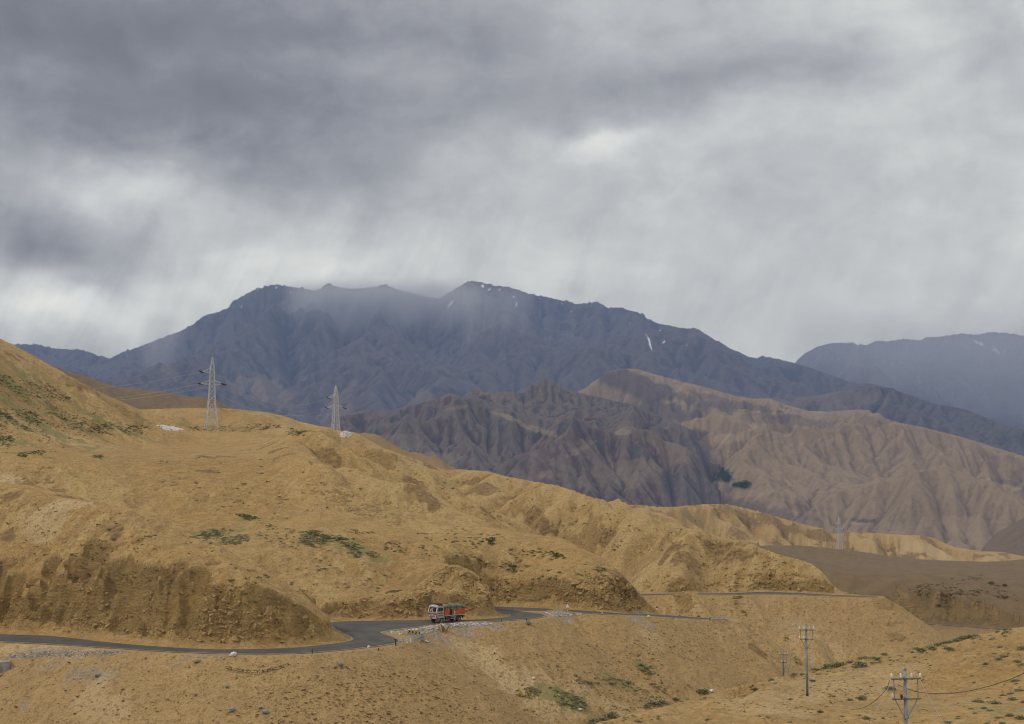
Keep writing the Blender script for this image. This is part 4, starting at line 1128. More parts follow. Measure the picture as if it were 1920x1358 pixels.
c2.v(*nearer([(880, 762, 3650), (898, 756, 3600), (915, 762, 3600), (850, 800, 3500), (900, 800, 3350), (960, 800, 3450), (940, 772, 3650), (860, 770, 3700), (1000, 800, 3500), (1100, 800, 3500), (760, 790, 3700), (690, 790, 3700), (1105, 826, 3150), (1060, 850, 3050), (1150, 850, 3050), (1207, 800, 3450), (1250, 850, 3000), (1200, 860, 2950)], 2450, 3000, 0.55))
c2.v(*nearer([(640, 850, 3000), (760, 860, 2800), (850, 880, 2600), (900, 890, 2550), (1000, 910, 2500), (1100, 935, 2450), (1200, 945, 2500), (1300, 942, 2650), (1340, 930, 2700)], 2450, 3000, 0.55))
c2.z(*[(u, -220, 2550) for u in range(560, 1400, 120)])
S2 = [('dusty', 1255, 830, 50, 60, .4, 0), ('dusty', 1180, 885, 90, 30, .3, 0), ('dusty', 950, 782, 40, 6, .7, -0.35), ('dusty', 1010, 808, 50, 7, .7, -0.35), ('dusty', 1168, 812, 16, 8, .8, 0), ('dusty', 1085, 845, 40, 6, .5, 0.5), ('dusty', 1016, 893, 6, 6, .9, 0), ('dusty', 860, 765, 30, 5, .6, 0.2), ('dusty', 1170, 745, 40, 50, .4, -.4), ('dusty', 820, 860, 60, 14, .5, 0), ('dusty', 730, 830, 80, 20, .35, 0), ('dusty', 1030, 890, 20, 10, .4, 0),
      ('green', 1100, 880, 30, 10, .25, 0), ('green', 960, 870, 40, 10, .25, 0.4)]
mt2 = mountain('mid', M_MID, 575, 1350, 700, [(2600, 2950, 30), (2950, 4050, 600), (4050, 4600, 30)], c2, CR2, [(560, 3300), (850, 3050), (1100, 2980), (1350, 3080)],
               ((34, 2.4), (17, 1.0)), (600, 160), 610, 0.8, S2, (330, 60, 0.75), 6.5)
tag(mt2, 'jagged dark foothills with pointed summits', None, None, 'structure')

# dark slope entering at the right edge
CR7 = [(1800, 1060, 1950), (1838, 1037, 1950), (1850, 1018, 1950), (1870, 999, 1950), (1900, 982, 1950), (1920, 971, 1950), (1960, 955, 1950), (2060, 930, 1950)]
c7 = Ctrl(); c7.v(*CR7)
c7.z(*[(u, ray(u, v)[1] * d - 60, d + 200) for (u, v, d) in CR7[::2]])
c7.z(*[(u, -140, 1650) for u in range(1790, 2080, 50)])
mt7 = mountain('edge', M_TAN, 1800, 2040, 240, [(1650, 2000, 160), (2000, 2250, 20)], c7, CR7, [(1800, 1680), (2060, 1680)], ((45, 3.5), (22, 1.5)), (160, 8), 710, 0.3, [('dusk', 1900, 1005, 150, 60, .55, 0)])
tag(mt7, 'grey brown hillside at the right edge', None, None, 'structure')

# valley floor under everything, to the horizon
M_FLOOR, _t, _b = new_mat('valley_floor')
_t.put(_b.inputs['Base Color'], _t.mix(_t.noise(_t.new('ShaderNodeNewGeometry').outputs['Position'], 0.003, 5, 0.6), (0.16, 0.12, 0.085), (0.26, 0.195, 0.13)))
_b.inputs['Roughness'].default_value = 0.95
_X, _Y = np.meshgrid(np.linspace(-30000, 30000, 61), np.linspace(-20000, 40000, 61))
tag(grid_mesh('valley_floor', _X, _Y, -262 + 12 * fbm(_X, _Y, 4000, 3, 0.5, 801), M_FLOOR, True), 'dry valley floor', None, None, 'structure')

# ------------------------------------------------------------------ haze: one closed box of air
hz = bpy.data.materials.new('haze_air')
hz.use_nodes = True
H_ = NT(hz.node_tree)
H_.n.clear()
_o = H_.new('ShaderNodeOutputMaterial')
pv = H_.new('ShaderNodeVolumePrincipled')
pv.inputs['Color'].default_value = (0.38, 0.54, 1.0, 1)
pv.inputs['Density'].default_value = HAZE_D
pv.inputs['Anisotropy'].default_value = 0.1
H_.l.new(pv.outputs[0], _o.inputs['Volume'])
def box_mesh(name, x0, x1, y0, y1, z0, z1, mat):
    v = [(x, y, z) for z in (z0, z1) for y in (y0, y1) for x in (x0, x1)]
    f = [(0, 2, 3, 1), (4, 5, 7, 6), (0, 1, 5, 4), (2, 6, 7, 3), (0, 4, 6, 2), (1, 3, 7, 5)]
    return raw_mesh(name, v, f, mat)
tag(box_mesh('haze', -32000, 32000, -22000, 42000, -290, HAZE_TOP, hz), 'blue grey air between the camera and the mountains', None, None, 'stuff')

# ------------------------------------------------------------------ rain shafts hanging over the crests
def rain_material(name, dens, color, nodes):
    m = bpy.data.materials.new(name)
    m.use_nodes = True
    t = NT(m.node_tree)
    t.n.clear()
    o = t.new('ShaderNodeOutputMaterial')
    p = t.new('ShaderNodeVolumePrincipled')
    p.inputs['Color'].default_value = (*color, 1)
    g = t.new('ShaderNodeTexCoord').outputs['Generated']
    s = t.new('ShaderNodeSeparateXYZ'); t.l.new(g, s.inputs[0])
    t.put(p.inputs['Density'], t.math('MULTIPLY', nodes(t, g, *s.outputs), dens))
    t.l.new(p.outputs[0], o.inputs['Volume'])
    return m
def veil_a(t, g, x, y, z):
    slx = t.new('ShaderNodeCombineXYZ')
    t.put(slx.inputs[0], t.math('ADD', t.math('MULTIPLY', x, 7.0), t.math('MULTIPLY', z, -1.2)))
    t.put(slx.inputs[1], t.math('MULTIPLY', y, 1.5))
    t.put(slx.inputs[2], t.math('MULTIPLY', z, 1.1))
    n = t.noise(slx.outputs[0], 1.0, 4, 0.6, 0.4)
    edge = t.math('MULTIPLY', t.smooth(x, 0.0, 0.22), t.smooth(x, 1.0, 0.72))
    hh = t.math('MULTIPLY', t.math('ADD', z, t.math('MULTIPLY', t.math('SUBTRACT', n, 0.5), 1.1)), 1.0)
    hh = t.math('MULTIPLY', t.smooth(hh, 0.22, 0.9), t.smooth(z, 1.0, 0.80))
    return t.math('MULTIPLY', t.math('MULTIPLY', hh, edge), t.math('MULTIPLY', t.smooth(y, 0, 0.3), t.smooth(y, 1, 0.7)))
def veil_b(t, g, x, y, z):
    slx = t.new('ShaderNodeCombineXYZ')
    t.put(slx.inputs[0], t.math('ADD', t.math('MULTIPLY', x, 5.0), t.math('MULTIPLY', z, -0.8)))
    t.put(slx.inputs[1], y)
    t.put(slx.inputs[2], t.math('MULTIPLY', z, 0.7))
    n = t.noise(slx.outputs[0], 1.0, 3, 0.55, 0.3)
    q = t.math('ADD', t.math('ADD', t.math('MULTIPLY', x, 0.55), t.math('MULTIPLY', z, 0.75)), t.math('MULTIPLY', t.math('SUBTRACT', n, 0.5), 0.5))
    return t.math('MULTIPLY', t.math('MULTIPLY', t.smooth(q, 0.25, 1.05), t.smooth(x, 0.0, 0.25)), t.math('MULTIPLY', t.smooth(z, 1.0, 0.45), t.math('MULTIPLY', t.smooth(y, 0, 0.3), t.smooth(y, 1, 0.7))))
def veil_box(name, u0, u1, v0, v1, d0, d1, mat, label):
    p = at_d(u0, v1, d0); q = at_d(u1, v0, d1)
    return tag(box_mesh(name, p.x, q.x, d0, d1, p.z, q.z, mat), label, None, None, 'stuff')
veil_box('rain', 490, 930, 532, 690, 7900, 8500, rain_material('rain_shaft', 4.6e-3, (0.99, 0.99, 0.99), veil_a), 'pale rain veil across the summits of the dark range')
veil_box('rain', 205, 350, 575, 800, 7300, 7800, rain_material('thin_rain_shaft', 1.7e-3, (0.99, 0.99, 0.99), veil_a), 'thin pale rain shaft over the left shoulder of the dark range')
veil_box('rain', 850, 1010, 525, 760, 7500, 7850, rain_material('thin_rain_shaft', 1.5e-3, (0.99, 0.99, 0.99), veil_a), 'thin pale rain shaft right of the middle saddle')
veil_box('rain', 1440, 2060, 545, 820, 8000, 8900, rain_material('rain_curtain', 2.3e-3, (0.97, 0.98, 0.99), veil_b), 'grey rain curtain hiding the distant range')
# ------------------------------------------------------------------ object materials
def simple(name, col, rough=0.7, metal=0.0, vary=0.0, vscale=3.0, dirt=None, dirt_amt=0.0, spec=0.3):
    m, t, b_ = new_mat(name)
    b_.inputs['Specular IOR Level'].default_value = spec
    b_.inputs['Roughness'].default_value = rough
    b_.inputs['Metallic'].default_value = metal
    co = t.new('ShaderNodeTexCoord').outputs['Object']
    n = t.noise(co, vscale, 5, 0.65)
    c2 = tuple(x * (1 - vary) for x in col)
    c = t.mix(t.smooth(n, 0.38, 0.64), col, c2)
    if dirt:
        c = t.mix(t.math('MULTIPLY', t.smooth(t.noise(co, vscale * 0.6, 5, 0.7), 0.40, 0.66), dirt_amt), c, dirt)
    t.put(b_.inputs['Base Color'], c)
    return m
DUST = (0.36, 0.27, 0.16)
M_STEEL = simple('galvanised_steel', (0.56, 0.57, 0.58), 0.55, 0.0, 0.25, 0.8)
M_DARKFIT = simple('dark_brown_porcelain', (0.045, 0.022, 0.022), 0.4)
M_WIRE = simple('grey_conductor', (0.34, 0.34, 0.35), 0.5)
M_CABLE = simple('black_cable', (0.05, 0.042, 0.04), 0.6)
M_POLE = simple('grey_painted_pole', (0.25, 0.26, 0.275), 0.6, 0.0, 0.3, 2.0)
M_POLEDARK = simple('dark_grey_iron', (0.10, 0.10, 0.11), 0.6)
M_BLACK = simple('black_paint_and_shade', (0.022, 0.020, 0.020), 0.6)
M_WHITEPORC = simple('white_porcelain', (0.74, 0.72, 0.66), 0.3)
M_REDBROWN = simple('red_brown_porcelain', (0.12, 0.035, 0.02), 0.35)
M_WHITE = simple('white_paint', (0.72, 0.71, 0.68), 0.6, 0, 0.15, 3, DUST, 0.3)
M_YELLOW = simple('yellow_paint', (0.62, 0.42, 0.03), 0.6, 0, 0.15)
M_RED = simple('red_paint', (0.45, 0.05, 0.035), 0.6)
M_RAIL = simple('grey_rail_paint', (0.36, 0.38, 0.40), 0.6, 0, 0.25)
M_CONC = simple('weathered_concrete', (0.34, 0.315, 0.28), 0.9, 0, 0.4, 1.2, (0.17, 0.15, 0.13), 0.5)
M_STONE_G = simple('grey_stone', (0.27, 0.265, 0.26), 0.9, 0, 0.4, 1.5)
M_STONE_W = simple('white_stone', (0.66, 0.63, 0.58), 0.9, 0, 0.3, 1.5)
M_STONE_O = simple('ochre_stone', (0.43, 0.30, 0.155), 0.95, 0, 0.4, 1.0)
def stone_mat():
    m, t, b_ = new_mat('broken_stone')
    oi = attr(t, 'tone')
    c = t.ramp(oi, [(0.0, (0.12, 0.080, 0.040)), (0.40, (0.265, 0.178, 0.078)), (0.75, (0.36, 0.245, 0.110)), (1.0, (0.45, 0.345, 0.20))])
    t.put(b_.inputs['Base Color'], c); b_.inputs['Roughness'].default_value = 0.95
    return m
def gravel_mat():
    m, t, b_ = new_mat('crushed_gravel')
    oi = attr(t, 'tone')
    c = t.ramp(oi, [(0.0, (0.12, 0.105, 0.09)), (0.4, (0.30, 0.27, 0.23)), (0.75, (0.48, 0.44, 0.385)), (1.0, (0.70, 0.67, 0.62))])
    t.put(b_.inputs['Base Color'], c); b_.inputs['Roughness'].default_value = 0.95
    return m
M_SCREE = stone_mat(); M_GRAVEL = gravel_mat()
def leaf_mat(name, c1, c2, c3):
    m, t, b_ = new_mat(name)
    c = t.ramp(attr(t, 'tone'), [(0.0, c1), (0.55, c2), (1.0, c3)])
    t.put(b_.inputs['Base Color'], c); b_.inputs['Roughness'].default_value = 0.8
    return m
M_SAGE = leaf_mat('sage_leaves', (0.105, 0.102, 0.044), (0.225, 0.220, 0.112), (0.330, 0.320, 0.195))
M_DGREEN = leaf_mat('dark_green_leaves', (0.066, 0.064, 0.018), (0.150, 0.142, 0.046), (0.245, 0.222, 0.092))
M_YGREEN = leaf_mat('yellow_green_leaves', (0.10, 0.085, 0.012), (0.26, 0.22, 0.025), (0.42, 0.34, 0.04))
M_TREE = leaf_mat('poplar_leaves', (0.02, 0.035, 0.012), (0.05, 0.08, 0.028), (0.09, 0.125, 0.05))
M_WOOD = simple('brown_stem', (0.13, 0.085, 0.05), 0.9)

# ------------------------------------------------------------------ mesh builder
class MB:
    def __init__(self): self.v = []; self.f = []; self.mi = []
    def add(self, vs, fs, mi=0):
        o = len(self.v)
        self.v += [tuple(p) for p in vs]
        self.f += [tuple(i + o for i in q) for q in fs]
        self.mi += [mi] * len(fs)
    def box(self, c, s, mi=0, rz=0.0, taper=1.0, rot=None):
        hx, hy, hz = s[0] / 2, s[1] / 2, s[2] / 2
        M_ = rot if rot is not None else Matrix.Rotation(rz, 3, 'Z')
        vs = []
        for z, k in ((-hz, 1.0), (hz, taper)):
            for x, y in ((-hx, -hy), (hx, -hy), (hx, hy), (-hx, hy)):
                vs.append(Vector(c) + M_ @ Vector((x * k, y * k, z)))
        self.add(vs, [(3, 2, 1, 0), (4, 5, 6, 7), (0, 1, 5, 4), (1, 2, 6, 5), (2, 3, 7, 6), (3, 0, 4, 7)], mi)
    def bbox(self, c, s, b=0.03, mi=0, rz=0.0):
        """box with chamfered edges"""
        bm = bmesh.new()
        bmesh.ops.create_cube(bm, size=1.0)
        bmesh.ops.scale(bm, vec=s, verts=bm.verts)
        bmesh.ops.bevel(bm, geom=bm.edges[:], offset=min(b, min(s) * 0.3), segments=2, affect='EDGES', profile=0.5)
        bmesh.ops.rotate(bm, cent=(0, 0, 0), matrix=Matrix.Rotation(rz, 3, 'Z'), verts=bm.verts)
        bm.verts.index_update()
        self.add([v.co + Vector(c) for v in bm.verts], [[v.index for v in f.verts] for f in bm.faces], mi)
        bm.free()
    def tube(self, p, q, r, r2=None, n=8, mi=0, caps=True):
        p = Vector(p); q = Vector(q); r2 = r if r2 is None else r2
        d = (q - p).normalized()
        a = d.orthogonal().normalized(); b_ = d.cross(a)
        vs = []
        for c, rr in ((p, r), (q, r2)):
            for k in range(n):
                t = 2 * math.pi * k / n
                vs.append(c + (a * math.cos(t) + b_ * math.sin(t)) * rr)
        fs = [(k, (k + 1) % n, n + (k + 1) % n, n + k) for k in range(n)]
        if caps: fs += [tuple(reversed(range(n))), tuple(range(n, 2 * n))]
        self.add(vs, fs, mi)
    def path(self, pts, r, n=6, mi=0):
        pts = [Vector(p) for p in pts]
        vs = []
        for i, p in enumerate(pts):
            d = (pts[min(i + 1, len(pts) - 1)] - pts[max(i - 1, 0)]).normalized()
            a = d.cross(Vector((0, 0, 1)))
            a = a.normalized() if a.length > 1e-4 else d.orthogonal().normalized()
            b_ = d.cross(a)
            for k in range(n):
                t = 2 * math.pi * k / n
                vs.append(p + (a * math.cos(t) + b_ * math.sin(t)) * r)
        fs = []
        for i in range(len(pts) - 1):
            for k in range(n):
                fs.append((i * n + k, i * n + (k + 1) % n, (i + 1) * n + (k + 1) % n, (i + 1) * n + k))
        self.add(vs, fs, mi)
    def lathe(self, c, prof, n=12, mi=0, axis='Z'):
        vs = []
        for (r, z) in prof:
            for k in range(n):
                t = 2 * math.pi * k / n
                if axis == 'Z': vs.append(Vector(c) + Vector((r * math.cos(t), r * math.sin(t), z)))
                else: vs.append(Vector(c) + Vector((r * math.cos(t), z, r * math.sin(t))))
        fs = []
        for i in range(len(prof) - 1):
            for k in range(n):
                fs.append((i * n + k, i * n + (k + 1) % n, (i + 1) * n + (k + 1) % n, (i + 1) * n + k))
        fs.append(tuple(reversed(range(n)))); fs.append(tuple(range((len(prof) - 1) * n, len(prof) * n)))
        self.add(vs, fs, mi)
    def prism(self, prof, y0, y1, mi=0):
        """profile in x,z pushed along y"""
        n = len(prof)
        vs = [(x, y0, z) for (x, z) in prof] + [(x, y1, z) for (x, z) in prof]
        fs = [(k, (k + 1) % n, n + (k + 1) % n, n + k) for k in range(n)] + [tuple(reversed(range(n))), tuple(range(n, 2 * n))]
        self.add(vs, fs, mi)
    def rock(self, c, s, mi=0, seed=0, sub=1):
        rr = random.Random(seed)
        bm = bmesh.new()
        bmesh.ops.create_icosphere(bm, subdivisions=sub, radius=0.5)
        for v in bm.verts:
            v.co *= rr.uniform(0.72, 1.18)
        M_ = Matrix.Rotation(rr.uniform(0, 6.28), 3, 'Z') @ Matrix.Rotation(rr.uniform(-0.5, 0.5), 3, 'X')
        bm.verts.index_update()
        self.add([Vector(c) + M_ @ Vector((v.co.x * s[0], v.co.y * s[1], v.co.z * s[2])) for v in bm.verts], [[v.index for v in f.verts] for f in bm.faces], mi)
        bm.free()
    def build(self, name, mats, parent=None, smooth=False, loc=None):
        if not isinstance(mats, (list, tuple)): mats = [mats]
        me = bpy.data.meshes.new(name)
        me.from_pydata(self.v, [], self.f)
        for m in mats: me.materials.append(m)
        if len(mats) > 1: me.polygons.foreach_set('material_index', self.mi)
        bm = bmesh.new(); bm.from_mesh(me); bmesh.ops.recalc_face_normals(bm, faces=bm.faces[:]); bm.to_mesh(me); bm.free()
        if smooth:
            me.polygons.foreach_set('use_smooth', [True] * len(me.polygons))
        me.update()
        o = bpy.data.objects.new(name, me)
        if loc is not None: o.location = loc
        return link(o, parent)

# ------------------------------------------------------------------ the truck
def build_truck():
    T = empty('cargo_truck', (0, 0, 0))
    maroon = simple('maroon_paint', (0.17, 0.055, 0.052), 0.45, 0, 0.35, 2.5, DUST, 0.3)
    cream = simple('cream_paint', (0.40, 0.35, 0.345), 0.5, 0, 0.25, 2.5, DUST, 0.35)
    orange = simple('orange_boards', (0.56, 0.135, 0.012), 0.55, 0, 0.3, 2.0, (0.22, 0.07, 0.02), 0.35)
    glass = simple('dark_glass', (0.018, 0.020, 0.034), 0.12, 0, 0, 3, None, 0, 0.6)
    grey = simple('grey_metal', (0.42, 0.43, 0.45), 0.45, 0, 0.25)
    black = simple('chassis_black', (0.030, 0.028, 0.027), 0.7, 0, 0, 3, DUST, 0.25)
    rubber = simple('tyre_rubber', (0.032, 0.030, 0.029), 0.85, 0, 0.2, 6, DUST, 0.4)
    tarp = simple('grey_green_tarpaulin', (0.120, 0.135, 0.105), 0.85, 0, 0.45, 1.6, (0.27, 0.27, 0.215), 0.7)
    dark = simple('inside_shade', (0.030, 0.022, 0.018), 0.9)
    olive = simple('olive_board', (0.16, 0.13, 0.07), 0.8, 0, 0.3)
    W2 = 1.2
    # chassis (x forward, origin under the middle)
    b = MB()
    for s in (-0.45, 0.45): b.box((-0.1, s, 0.86), (6.7, 0.10, 0.24))
    for x in (-3.0, -2.0, -0.8, 0.6, 2.0): b.box((x, 0, 0.86), (0.12, 0.80, 0.18))
    b.tube((-1.95, -0.85, 0.52), (-1.95, 0.85, 0.52), 0.09); b.tube((2.35, -0.85, 0.52), (2.35, 0.85, 0.52), 0.08)
    b.build('chassis', black, T)
    # cab
    b = MB()
    prof = [(1.78, 1.00), (3.42, 1.00), (3.48, 1.55), (3.46, 1.95), (3.28, 2.78), (3.10, 2.92), (1.78, 2.92)]
    b.prism(prof, -W2, W2, 0)
    cab = b.build('cab', [cream], T)
    bv = cab.modifiers.new('soft', 'BEVEL'); bv.width = 0.05; bv.segments = 2
    # painted bands and panels, each standing a little proud
    b = MB(); b.bbox((3.475, 0, 1.36), (0.03, 2.28, 0.60), 0.01); b.build('front_panel', maroon, T)
    b = MB()
    for k in range(5): b.box((3.50, 0, 1.20 + 0.09 * k), (0.03, 1.25, 0.045))
    b.build('grille', [simple('pale_grille', (0.45, 0.38, 0.36), 0.4)], T)
    b = MB(); b.bbox((3.515, 0, 1.42), (0.03, 0.34, 0.26), 0.01); b.build('badge', cream, T)
    b = MB(); b.bbox((3.505, 0, 1.76), (0.05, 2.30, 0.10), 0.01); b.build('front_moulding', cream, T)
    b = MB(); b.bbox((3.62, 0, 0.92), (0.22, 2.36, 0.30), 0.03); bp = b.build('bumper', cream, T)
    b = MB(); b.box((3.74, 0.0, 0.93), (0.012, 0.62, 0.17)); b.build('number_plate', simple('green_plate', (0.03, 0.12, 0.06), 0.5), bp)
    for s in (-1, 1):
        b = MB(); b.lathe((0, 0, 0), [(0.14, -0.02), (0.14, 0.02), (0.09, 0.05), (0.02, 0.055)], 14, 0, 'Y')
        h = b.build('headlight', simple('lamp_glass', (0.70, 0.70, 0.68), 0.15, 0, 0, 3, None, 0, 0.6), T, True, (3.50, s * 0.86, 1.28)); h.rotation_euler = (0, 0, -math.pi / 2)
        b = MB(); b.box((3.53, s * 1.06, 1.50), (0.05, 0.14, 0.08)); b.build('indicator', simple('amber_lens', (0.60, 0.22, 0.02), 0.3), T)
    # windscreen: slanted pane, two halves with a post, pale frame, ornaments inside the glass
    sl = math.atan2(0.18, 0.83)
    Rw = Matrix.Rotation(-sl, 3, 'Y')
    b = MB(); b.box((3.395, 0, 2.32), (0.03, 2.02, 0.70), 0, 0, 1, Rw); ws = b.build('windscreen', glass, T)
    wf = simple('white_frame', (0.72, 0.72, 0.74), 0.5)
    b = MB(); b.box((3.405, 0, 2.32), (0.05, 0.06, 0.74), 0, 0, 1, Rw); b.build('centre_post', wf, ws)
    for s in (-1, 1):
        b = MB(); b.box((3.405, s * 1.08, 2.32), (0.05, 0.16, 0.80), 0, 0, 1, Rw); b.build('corner_post', wf, ws)
    b = MB(); b.box((3.44, -0.28, 2.14), (0.02, 0.30, 0.18), 0, 0, 1, Rw); b.box((3.42, -0.25, 2.40), (0.02, 0.10, 0.34), 1, 0, 1, Rw); b.box((3.43, -0.60, 2.24), (0.02, 0.26, 0.34), 2, 0, 1, Rw)
    b.build('ornament', [M_RED, M_WHITE, simple('gold_tinsel', (0.50, 0.33, 0.05), 0.5)], ws)
    # rounded crown above the windscreen and the sun visor
    b = MB()
    n = 12; vs = []; fs = []
    for i in range(n + 1):
        y = -1.12 + 2.24 * i / n
        hgt = 0.40 * math.sqrt(max(0.05, 1 - (y / 1.2) ** 2))
        for (x, z) in ((3.34, 2.74), (3.44, 2.80), (3.30, 2.78 + hgt), (2.95, 2.80 + hgt * 0.9)):
            vs.append((x, y, z))
    for i in range(n):
        for k in range(3): fs.append((i * 4 + k, i * 4 + k + 1, (i + 1) * 4 + k + 1, (i + 1) * 4 + k))
        fs.append((i * 4 + 3, i * 4, (i + 1) * 4, (i + 1) * 4 + 3))
    fs += [(0, 1, 2, 3), (n * 4, n * 4 + 3, n * 4 + 2, n * 4 + 1)]
    b.add(vs, fs); cr = b.build('cab_crown', grey, T)
    b = MB(); b.bbox((3.42, 0.05, 3.02), (0.06, 0.36, 0.18), 0.02); b.build('crown_plate', simple('bright_metal', (0.80, 0.81, 0.83), 0.25), cr)
    # side doors with windows
    for s in (-1, 1):
        b = MB(); b.bbox((2.62, s * 1.215, 1.62), (1.30, 0.03, 0.95), 0.01, 0); d = b.build('door', cream, T)
        b = MB(); b.box((2.62, s * 1.235, 1.74), (1.26, 0.012, 0.22)); b.build('door_band', maroon, d)
        b = MB(); b.box((2.62, s * 1.235, 1.32), (1.26, 0.012, 0.16)); b.build('door_band', maroon, d)
        b = MB(); b.box((2.15, s * 1.25, 1.55), (0.16, 0.03, 0.04)); b.build('handle', grey, d)
        b = MB(); b.box((2.62, s * 1.212, 2.36), (1.10, 0.02, 0.52)); wn = b.build('side_window', glass, T)
        b = MB()
        b.box((2.62, s * 1.225, 2.08), (1.20, 0.03, 0.06)); b.box((2.62, s * 1.225, 2.64), (1.20, 0.03, 0.06)); b.box((2.62, s * 1.225, 2.36), (0.05, 0.03, 0.50))
        for x in (2.04, 3.18): b.box((x, s * 1.225, 2.36), (0.06, 0.03, 0.50))
        b.build('window_frame', maroon, wn)
        b = MB(); b.tube((3.30, s * 1.2, 2.55), (3.52, s * 1.42, 2.50), 0.02); b.bbox((3.52, s * 1.42, 2.30), (0.05, 0.18, 0.36), 0.02); b.build('mirror', black, T)
        b = MB(); b.box((2.30, s * 1.13, 0.98), (1.5, 0.14, 0.10)); b.build('cab_step', grey, T)
    b = MB(); b.bbox((2.45, 0, 2.99), (1.2, 2.2, 0.10), 0.02)
    for y in (-0.95, 0.95): b.tube((1.9, y, 3.10), (3.0, y, 3.10), 0.025)
    for x in (1.9, 2.45, 3.0): b.tube((x, -0.95, 3.10), (x, 0.95, 3.10), 0.025)
    for x in (1.9, 3.0):
        for y in (-0.95, 0.95): b.tube((x, y, 3.02), (x, y, 3.10), 0.02)
    b.build('roof_rack', maroon, T)
    b = MB(); b.bbox((2.30, 0.1, 3.23), (0.95, 1.5, 0.24), 0.08); b.build('roof_bundle', simple('dark_red_cloth', (0.10, 0.035, 0.03), 0.9, 0, 0.4), T)
    # load bed: boards with ribs, open side hatch, white bottom rail
    x0, x1 = -3.40, 1.68
    z0, z1 = 1.12, 2.52
    b = MB()
    def boards(y, xa, xb):
        nb = 5
        for k in range(nb):
            zc = z0 + 0.14 + (z1 - 0.28 - z0) * (k + 0.5) / nb
            b.box(((xa + xb) / 2, y, zc), (xb - xa, 0.05, (z1 - 0.28 - z0) / nb - 0.012))
    boards(-1.17, x0, x1)
    boards(1.17, x0, -0.62); boards(1.17, 0.42, x1)
    for k in range(5):
        zc = z0 + 0.14 + (z1 - 0.28 - z0) * (k + 0.5) / 5
        b.box((x0 + 0.03, 0, zc), (0.05, 2.3, 0.20)); b.box((x1 - 0.03, 0, zc), (0.05, 2.3, 0.20))
    b.build('load_bed', orange, T)
    b = MB(); b.box(((x0 + x1) / 2, 0, z0 + 0.02), (x1 - x0, 2.30, 0.08)); b.build('bed_floor', black, T)
    b = MB()
    for s in (-1, 1): b.box(((x0 + x1) / 2, s * 1.205, z0 + 0.06), (x1 - x0 + 0.06, 0.06, 0.14))
    b.build('bottom_rail', cream, T)
    m_rib = simple('dark_orange_rib', (0.40, 0.085, 0.012), 0.6); m_slat = simple('pale_slat', (0.55, 0.48, 0.42), 0.6, 0, 0.4)
    for s in (-1, 1):
        for x in np.linspace(x0 + 0.06, x1 - 0.06, 13):
            if s > 0 and -0.55 < x < 0.35: continue
            b = MB(); b.box((x, s * 1.212, (z0 + z1) / 2 + 0.15), (0.045, 0.035, z1 - z0 + 0.04)); b.build('rib', m_rib, T)
        for x in np.linspace(x0 + 0.2, x1 - 0.2, 14):
            b = MB(); b.box((x, s * 1.218, z1 - 0.10), (0.13, 0.03, 0.26)); b.build('top_slat', m_slat, T)
    b = MB()
    b.box(((x0 + x1) / 2, -1.19, z1 - 0.03), (x1 - x0, 0.07, 0.06)); b.box(((x0 + x1) / 2, 1.19, z1 - 0.03), (x1 - x0, 0.07, 0.06)); b.box(((x0 + x1) / 2, 1.19, z1 - 0.24), (x1 - x0, 0.06, 0.05))
    b.build('top_rail', maroon, T)
    b = MB(); b.box((0.12, 0.95, z0 + 0.62), (0.56, 0.03, 1.05)); hz_ = b.build('hatch', dark, T)  # dark sheet standing in for the shade inside the open hatch
    b = MB(); b.box((-0.36, 1.18, z0 + 0.62), (0.46, 0.05, 1.05)); b.build('hatch_door', olive, hz_)
    b = MB(); b.box((-0.72, 1.235, z0 + 0.45), (0.22, 0.03, 0.66)); b.box((-0.72, 1.24, z0 + 0.50), (0.10, 0.03, 0.30), 1); b.build('painted_panel', [M_WHITE, simple('blue_paint', (0.10, 0.14, 0.35), 0.5)], hz_)
    # tarpaulin, roped and slumped over the load
    nx, ny = 26, 14; vs = []; fs = []
    rr = random.Random(5)
    for i in range(nx + 1):
        x = x0 - 0.06 + (1.55 - x0 + 0.06) * i / nx
        for j in range(ny + 1):
            t = -1 + 2 * j / ny
            y = 1.25 * math.copysign(min(1.0, abs(t) * 1.25), t)
            over = max(0, abs(t) - 0.8) / 0.2
            hump = 0.50 - 0.16 * (t * t) + 0.05 * math.sin(x * 3.1 + t * 2) + 0.04 * math.sin(x * 6.7 + 1.3 * t)
            end = min(1, (i / nx) / 0.05, (1 - i / nx) / 0.07)
            z = z1 + 0.02 + hump * (0.25 + 0.75 * min(1, end)) - over * (0.42 + 0.10 * math.sin(x * 4.1) + 0.12 * max(0, -x / 3.4))
            vs.append((x, y + rr.uniform(-0.01, 0.01), z + rr.uniform(-0.015, 0.015)))
    for i in range(nx):
        for j in range(ny):
            a = i * (ny + 1) + j
            fs.append((a, a + 1, a + ny + 2, a + ny + 1))
    b = MB(); b.add(vs, fs); tp = b.build('tarpaulin', tarp, T, True)
    so = tp.modifiers.new('thick', 'SOLIDIFY'); so.thickness = 0.03
    b = MB()
    for x in (-2.7, -1.6, -0.5, 0.6):
        pts = []
        for j in range(ny + 1):
            t = -1 + 2 * j / ny
            y = 1.275 * math.copysign(min(1.0, abs(t) * 1.25), t); over = max(0, abs(t) - 0.8) / 0.2
            pts.append((x, y, z1 + 0.07 + 0.50 - 0.16 * t * t + 0.05 * math.sin(x * 3.1 + t * 2) + 0.04 * math.sin(x * 6.7 + 1.3 * t) - over * 0.55))
        b.path(pts, 0.014, 5)
    b.build('rope', simple('hemp_rope', (0.30, 0.25, 0.17), 0.9), tp)
